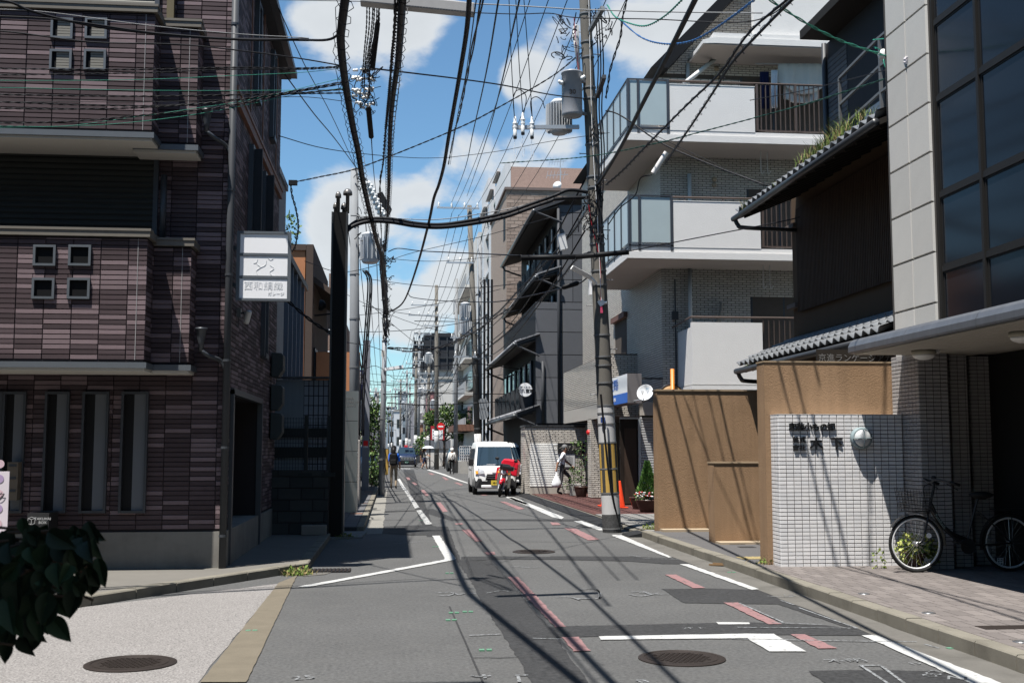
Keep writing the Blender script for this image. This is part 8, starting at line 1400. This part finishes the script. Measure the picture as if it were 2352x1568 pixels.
# weeds along kerbs
rg = random.Random(31)
for (x, y, n, h, z, lab) in ((682, 1320, 160, .14, .0, 'reddish weeds at the tip of the left kerb corner'), (790, 1236, 120, .12, .0, 'dark weeds at the foot of the black column'), (1498, 1217, 160, .16, .05, 'dry weeds at the corner of the tall tan wall'), (1768, 1296, 50, .14, .11, 'green weeds at the foot of the tan gate wall')):
    p = G(x, y, z); mb = weeds((p.x, p.y, z), n, (.1, .08), h, .8, rg); leafset(mb, (p.x, p.y, z+h*.3), .18, .12, h*.4, 90, .05, rg, 0, (0, 1)); mb.build('kerb_weeds', [mat('weed_green', (.11, .16, .035), .7), mat('weed_straw', (.25, .19, .09), .8)], None, label=lab, cat='weeds')
# pots
brownpot = mat('brown_glaze', (.06, .032, .024), .35, .15, 8); terra = mat('soil', (.05, .035, .025), .95)
def pot(p, r, h, name, label, prof=None):
    t = thing(name, label, 'potted plant', p); mb = MB(); pr = prof or [(r*.62, 0), (r*.68, h*.1), (r*.95, h*.7), (r, h*.88), (r*1.04, h*.9), (r*1.04, h), (r*.94, h), (r*.92, h*.92), (.001, h*.92)]; mb.lathe(pr, p, 24); mb.build('pot', brownpot, t, True); mb = MB(); mb.lathe([(r*.92, h*.9), (.001, h*.93)], p, 16); mb.build('soil', terra, t); return t
p = G(1335, 1141, .062); t = pot(p, .23, .34, 'potted_tree', 'tall leafy plant in a brown pot by the apartment porch'); mb = MB(); stem = [p+Vector((0, 0, .3)), p+Vector((.03, 0, .9)), p+Vector((0, .03, 1.3)), p+Vector((.05, 0, 1.75))]; mb.tube(crom(stem, 4), .014, 6); mb.tube([p+Vector((.03, 0, .9)), p+Vector((.25, .05, 1.5)), p+Vector((.4, .05, 1.72))], .01, 5); mb.build('stem', bark, t); mb = MB(); rg = random.Random(2)
for (dx, dz, a, b) in ((-.1, .75, .22, .2), (.05, 1.15, .2, .16), (-.05, 1.5, .2, .12), (.3, 1.68, .2, .1), (.05, .5, .2, .15), (-.15, 1.72, .2, .07), (0, .95, .2, .15)): leafset(mb, p+Vector((dx, 0, dz)), a*.85, a*.85, b, 46, .07, rg, .1, (0, 1, 2))
mb.build('leaves', greens, t)
p = G(1322, 1138, .062); t = thing('planter', 'square grey planter of trailing herbs behind the striding man', 'potted plant', p); mb = MB(); mb.box(p.x-.18, p.x+.18, p.y-.15, p.y+.15, .06, .45); mb.build('pot', mat('grey_planter', (.3, .29, .27), .8, .15, 5), t, bevel=.02); mb = MB(); [leafset(mb, p+Vector(q),   .17, .15, .15, 80, .055, rg, .1, (0, 1, 2)) for q in ((-.12, -.1, .5), (.1, 0, .62), (-.25, -.1, .35), (-.05, 0, .8))]; mb.build('leaves', greens, t)
p = G(1489, 1175, .067); t = pot(p, .3, .3, 'conifer_planter', 'brown bowl with a small conifer and red and white flowers'); mb = MB(); mb.tube([p+Z_*.25, p+Z_*1.15], [.03, .01], 6); mb.build('trunk', bark, t); mb = MB(); rg = random.Random(6)
for k in range(1900): z = rg.random()**1.2; rr = .3*(1-z*.92)*rg.uniform(.55, 1)*(1 if z > .08 else z/.08); a = rg.uniform(0, 6.28); q = p+Vector((math.cos(a)*rr, math.sin(a)*rr+.05, .33+z*.85)); d = Vector((math.cos(a)*.6, math.sin(a)*.6, 1)).normalized(); L = .085; s = d.cross(Vector((rg.uniform(-1, 1), rg.uniform(-1, 1), rg.uniform(-.5, .5)))).normalized(); mb.add([q, q+d*L*.4+s*.017, q+d*L, q+d*L*.4-s*.017], [(0, 1, 2, 3)], rg.choice((0, 0, 1, 2)))
mb.build('conifer', [leafm('conifer_mid', (.07, .16, .03)), leafm('conifer_dark', (.035, .09, .02)), leafm('conifer_light', (.12, .22, .05))], t)
mb = MB(); leafset(mb, p+Z_*.36, .33, .3, .12, 260, .06, rg, .1, (0, 1, 2)); mb.build('leaves', greens, t); mb = MB()
for k in range(90): a = rg.uniform(0, 6.28); rr = .34*math.sqrt(rg.random()); q = p+Vector((math.cos(a)*rr, math.sin(a)*rr-.05, .42+rg.uniform(-.04, .07))); mb.ball(q, .022, .022, .015, 6, 4, 0 if rg.random() < .6 else 1)
mb.build('flowers', [mat('petal_white', (.75, .72, .72), .7), mat('petal_red', (.55, .06, .06), .7)], t)
p = G(1468, 1168, .067); pot(p, .24, .3, 'empty_pot', 'smaller brown bowl half hidden behind the flower bowl')
p = G(2075, 1300, .123); p = Vector((p.x, 13.55, .123)); t = pot(p, .16, .2, 'ivy_pot', 'yellow-green leafy plant behind the bicycle front wheel'); mb = MB(); rg = random.Random(14)
for (dx, dz, rr) in ((0, .26, .16), (-.18, .22, .14), (.14, .28, .15), (-.08, .34, .13), (.02, .1, .12), (.18, .16, .1)): leafset(mb, p+Vector((dx, -.08, dz)), rr, rr*.8, rr*.7, 110, .055, rg, .1, (0, 1, 2))
mb.build('leaves', [leafm('ivy_mid', (.22, .26, .05)), leafm('ivy_dark', (.1, .15, .03)), leafm('ivy_light', (.36, .38, .1))], t)
mb = MB(); leafset(mb, p+Vector((-.42, .05, .1)), .08, .08, .13, 40, .05, rg, .1, (0, 1)); mb.build('trailing_leaves', [leafm('ivy_mid', (.22, .26, .05)), leafm('ivy_dark', (.1, .15, .03))], t)
p = Vector((fx+.27, 13.5, .123)); mb = MB(); mb.ball(p+Z_*.09, .12, .08, .1, 14, 10); rg = random.Random(8); mb.v = [(x+rg.uniform(-.015, .015), y+rg.uniform(-.015, .015), z+rg.uniform(-.015, .015)) for x, y, z in mb.v]; mb.build('crumpled_bag', pbg, None, False, 'crumpled clear plastic bag beside the plant behind the wheel', 'plastic bag')
# traffic cones
conem = mat('cone_red', (.6, .05, .015), .5, .05, 6)
for k, (x, y) in enumerate(((1424, 1166), (1391, 1162))):
    p = G(x, y, .062); t = thing('traffic_cone', ['red traffic cone standing right of the main pole', 'red traffic cone mostly hidden behind the main pole'][k], 'traffic cone', p); mb = MB(); mb.lathe([(.14, .03), (.13, .05), (.03, .68), (.022, .7), (.001, .7)], p, 20); mb.build('cone', conem, t, True); mb = MB(); mb.box(p.x-.19, p.x+.19, p.y-.19, p.y+.19, p.z, p.z+.03); mb.build('base', conem, t, bevel=.02)
# satellite dish, mirror
Yd = 27.0; p = PY(1483, 903, Yd); t = thing('satellite_dish', 'white oval satellite dish above the tall tan wall', 'satellite dish', p); mb = MB(); mb.lathe([(.001, .0), (.08, .008), (.15, .03), (.2, .06), (.205, .062), (.2, .055), (.15, .022), (.001, -.01)], p, 28, ax=(-.45, -.8, .35)); mb.build('reflector', mat('dish_white', (.6, .61, .62), .4, .03, 3), t, True); mb = MB(); ax = Vector((-.45, -.8, .35)).normalized(); mb.tube([p-Z_*.18-X_*.05, p+ax*.28-Z_*.1], .012, 6); mb.obox(p+ax*.28-Z_*.08, (.03, 0, 0), (0, .04, 0), (0, 0, .03)); mb.build('feed_arm', whitem, t); mb = MB(); mb.tube([p, p+Vector((.15, .3, -.1)), p+Vector((.15, 2.4, -.1))], .02, 6); mb.build('mount', steel, t)
text('lettering', 'BS', .07, p+ax*.045+Vector((.06, -.01, .09)), X_, Z_, mat('dish_blue', (.05, .3, .5), .5), t, .001)
Ym = 21.2; p = PY(1542, 912, Ym); t = thing('traffic_mirror', 'back of an orange traffic mirror on an orange post behind the tan wall', 'traffic mirror', (p.x, Ym, 0)); org = mat('mirror_orange', (.55, .17, .02), .45, .1, 6); rr = 31*Ym/2613; mb = MB(); mb.lathe([(.001, -.06), (rr*.6, -.04), (rr*.95, 0), (rr*.95, .02)], p, 30, ax=(0, 1, 0)); mb.build('mirror_back', mat('mirror_back', (.3, .19, .09), .6, .2, 5), t, True); mb = MB(); mb.lathe([(rr*.94, -.01), (rr, -.02), (rr*1.02, .02), (rr*.94, .04)], p, 30, ax=(0, 1, 0), caps=False); mb.build('rim', darkmetal, t, True); mb = MB(); mb.cyl((p.x, Ym-.1, 0), (p.x, Ym-.1, PY(1542, 848, Ym).z), .038, n=14); mb.build('post', org, t, True)
# no-entry sign and notice board
Yn = 93; p = PY(1012, 985, Yn); nb = thing('notice_board', 'red-framed white notice board on two black posts', 'notice board', (p.x, Yn, 0)); w, z0, z1 = .55, PY(1005, 1010, Yn).z, PY(1005, 978, Yn).z; xc = PY(1005, 985, Yn).x
mb = MB(); mb.box(xc-w, xc+w, Yn, Yn+.08, z0, z1); f = mb.build('frame', mat('board_red', (.35, .03, .035), .5), nb); mb = MB(); mb.box(xc-w+.12, xc+w-.12, Yn-.02, Yn, z0+.08, z1-.25); f2 = mb.build('panel', whitem, nb)
for r_ in range(4):
    for c_ in range(4): text('lettering', '四条烏丸室町五松本'[(r_*2+c_) % 8], .13, (xc-.33+c_*.22, Yn-.025, z0+.2+r_*.24), X_, Z_, darkmetal, f2, .001)
for x in (xc-w-.06, xc+w+.06): mb = MB(); mb.box(x-.05, x+.05, Yn, Yn+.1, 0, z1+.05); mb.build('post', black, nb)
p = PY(1012.5, 979, 88.6); ne = thing('no_entry_sign', 'round red no-entry sign mounted on the mid-distance pole', 'sign', p); mb = MB(); mb.lathe([(.3, 0), (.3, .02)], p, 28, ax=(0, -1, 0)); mb.build('disc', mat('sign_red', (.6, .02, .02), .4), ne); mb = MB(); mb.box(p.x-.2, p.x+.2, p.y-.03, p.y-.021, p.z-.05, p.z+.05); mb.build('bar', whitem, ne); mb = MB(); mb.bar(p, (3.3, 88.8, p.z), .04); mb.build('bracket', steel, ne)
# far parking fence, block wall
t = thing('parking_fence', 'white mesh fence on a grey block wall beside the pavement', 'fence', (4.4, 74, .1)); a, b = PY(1056, 1060, 74).x, PY(1087, 1060, 74).x; zw = PY(1070, 1059, 74).z; zf = PY(1070, 1024, 74).z; mb = MB(); mb.box(a, b+2, 74, 74.15, 0, zw); mb.box(a, a+.15, 74.15, 90, 0, zw); mb.build('block_wall', concrete, t)
for k in range(14): mb = MB(); x = a+(b+.8-a)*k/13; mb.bar((x, 74.07, zw), (x, 74.07, zf), .025); mb.build('fence_bar', whitem, t)
for k in range(6): mb = MB(); z = zw+.05+(zf-zw-.05)*k/5; mb.bar((a, 74.07, z), (b+.8, 74.07, z), .025); mb.build('fence_bar', whitem, t)
t = thing('cream_wall', 'low cream wall with a dark stone cap behind the cyclist', 'wall', (3.6, 108, 0)); mb = MB(); mb.box(PY(975, 1040, 108).x, 5.2, 108, 108.3, 0, PY(1010, 1030, 108).z); mb.build('wall', mat('cream_render', (.55, .53, .5), .85), t); mb = MB(); mb.box(PY(975, 1040, 108).x, 5.3, 107.9, 108.4, PY(1010, 1030, 108).z, PY(1010, 1010, 108).z); mb.build('dark_cap', mat('slate_stone', (.14, .15, .17), .7), t)
# laundry on the upper balcony
cloth = mat('laundry_white', (.5, .49, .46), .9, .06, 5)
def sheet(name, label, m, x0, x1, y0, y1, Y, sag=.0, seed=1):
    rg = random.Random(seed); mb = MB(); n, k = 24, 8; V = []
    for j in range(k+1):
        for i in range(n+1): u, v = i/n, j/k; p = PY(x0+(x1-x0)*u, y0+(y1-y0)*v+sag*math.sin(math.pi*u)*v, Y); V.append((p.x, Y+.05*math.sin(u*17+seed+v)*v+.02*math.sin(u*41), p.z))
    mb.add(V, [(j*(n+1)+i, j*(n+1)+i+1, (j+1)*(n+1)+i+1, (j+1)*(n+1)+i) for j in range(k) for i in range(n)]); o = mb.build(name, m, None, True, label, 'laundry', 'laundry on the upper balcony'); md = o.modifiers.new('s', 'SOLIDIFY'); md.thickness = .01
sheet('hanging_sheet', 'big white sheet hanging on the upper balcony', cloth, 1787, 1908, 147, 188, 28.7, 30, 1); sheet('hanging_towel', 'grey-white towel below the big sheet', cloth, 1800, 1880, 190, 228, 28.8, 10, 2); sheet('hanging_shirt', 'white shirt hanging left of the big sheet', wsh, 1771, 1786, 162, 248, 28.6, 0, 3); sheet('hanging_blanket', 'rust brown blanket at the right of the big sheet', mat('rust_cloth', (.2, .09, .07), .9), 1912, 1938, 150, 190, 28.8, 0, 4); sheet('hanging_jeans', 'dark blue trousers hanging at the left of the balcony', mat('navy_cloth', (.015, .02, .06), .9), 1745, 1766, 165, 250, 28.7, 0, 5); sheet('hanging_red_cloth', 'dark red cloth hanging behind the balusters', mat('wine_cloth', (.15, .02, .03), .9), 1893, 1908, 185, 235, 28.9, 0, 6)
mb = MB(); mb.tube([PY(1735, 147, 28.7), PY(1945, 148, 28.7)], .015, 6); mb.build('laundry_pole', steel, None, label='steel laundry pole across the upper balcony', cat='laundry pole')
# --- branch close to the camera, bottom left
t = thing('corner_tree', 'dark leafy branch hanging into the lower left corner', 'tree', (-1.7, 2.6, 0)); rg = random.Random(19); lv = [leafm('near_leaf_dark', (.018, .03, .014)), leafm('near_leaf_mid', (.03, .055, .024))]
mb = MB(); root = Vector((-1.75, 2.6, 0)); mb.tube([root, root+Vector((.02, 0, .6)), root+Vector((.08, .05, 1.2)), root+Vector((.1, .1, 1.7))], [.035, .03, .022, .012], 8); ends = []
for (x, y, Y) in ((60, 1215, 2.75), (140, 1300, 2.7), (210, 1240, 2.85), (40, 1330, 2.6), (170, 1370, 2.75), (90, 1430, 2.65), (30, 1480, 2.6), (200, 1300, 2.8), (20, 1240, 2.7), (130, 1235, 2.9), (60, 1400, 2.8)):
    e = PY(x, y, Y); s = root+Vector((.06, .04, rg.uniform(.9, 1.4))); P = crom([s, s.lerp(e, .5)+Z_*.1, e], 5); mb.tube(P, [.008-.0005*i for i in range(len(P))], 5); ends += P[3:]
mb.build('branches', bark, t, True)
mb = MB()
def bigleaf(mb, p, d, L, w, m):
    d = d.normalized(); s = d.cross(Vector((rg.uniform(-.4, .4), -1, rg.uniform(-.3, .3)))).normalized(); nrm = s.cross(d); pr = [(0, 0), (.06, .35), (.14, .65), (.25, .9), (.38, 1), (.52, .93), (.65, .74), (.77, .5), (.88, .25), (.95, .08), (1, 0)]; Lf, Rt, C = [], [], []
    for f, q in pr: c = p+d*L*f+nrm*(-.12*L*f*f); C.append(c); Lf.append(c+s*w*q+nrm*.02*q); Rt.append(c-s*w*q+nrm*.02*q)
    n = len(pr); o = C+Lf+Rt; mb.add(o, [(i, i+1, n+i+1, n+i) for i in range(n-1)]+[(i+1, i, 2*n+i, 2*n+i+1) for i in range(n-1)], m)
for (x, y, L) in [(215, 1245, 75), (225, 1290, 95), (190, 1280, 100), (165, 1230, 90), (180, 1360, 95), (150, 1330, 110), (120, 1260, 100), (90, 1230, 95), (60, 1260, 110), (30, 1220, 100), (10, 1280, 120), (40, 1330, 120), (80, 1330, 110), (110, 1370, 100), (85, 1400, 110), (60, 1420, 110), (30, 1400, 120), (10, 1440, 110), (50, 1465, 80), (90, 1455, 75), (140, 1290, 110), (200, 1250, 90), (5, 1350, 120), (70, 1290, 110), (100, 1310, 110), (130, 1390, 60), (20, 1480, 70), (160, 1265, 100), (50, 1200, 60), (110, 1215, 70), (195, 1330, 70), (65, 1360, 120), (25, 1310, 130), (180, 1225, 60), (85, 1270, 110), (5, 1230, 110), (-15, 1300, 120), (-20, 1400, 120), (15, 1380, 120), (45, 1390, 110), (120, 1340, 80), (150, 1250, 90)]:
    Y = rg.uniform(2.55, 2.9); p = PY(x, y-12, Y); l = .74*L*Y/2613; bigleaf(mb, p, Vector((rg.gauss(.15, .25), rg.gauss(0, .3), -1)), l, l*.29, rg.choice((0, 1)))
for i in range(90):
    x, y = rg.uniform(-30, 215), rg.uniform(1195, 1450)
    if (y-1195)/255 > 1.15-x/330*.8: continue
    Y = rg.uniform(2.5, 3.0); p = PY(x, y, Y); l = rg.uniform(45, 80)*Y/2613; bigleaf(mb, p, Vector((rg.gauss(.2, .5), rg.gauss(0, .4), -.8)), l, l*.3, rg.choice((0, 1)))
mb.build('leaves', lv, t)
for i in range(6):
    mb = MB(); a = PY(rg.uniform(-20, 60), rg.uniform(1200, 1400), 2.7); b = PY(rg.uniform(100, 220), rg.uniform(1215, 1380), 2.8); mb.tube(crom([a, a.lerp(b, .5)+Z_*.03, b], 4), .0035, 5); mb.build('twig', bark, t)
ta = thing('tv_antenna', 'thin rooftop television antenna with a small dish on the brown tower', 'antenna', PY(1287, 437, 63)); m0, m1 = PY(1287, 440, 63), PY(1287, 368, 63); mb = MB(); mb.bar(m0, m1, .05); mb.build('mast', steel, ta)
for f, w in ((.55, .75), (.98, .6)):
    q = m0.lerp(m1, f); mb = MB(); mb.bar(q-X_*w-Z_*.1, q+X_*w*.6, .03); bo_ = mb.build('boom', steel, ta)
    for k in range(6): mb = MB(); c = q+X_*(-w+k*w*.26)-Z_*.04; mb.bar(c-Z_*.22-X_*.05, c+Z_*.22+X_*.05, .02); mb.build('element', steel, bo_)
mb = MB(); mb.lathe([(.001, 0), (.2, .03), (.27, .09)], PY(1281, 428, 62.6), 20, ax=(-.5, -.8, .3)); mb.build('dish', mat('dish_white', (.6, .61, .62), .4), ta, True)
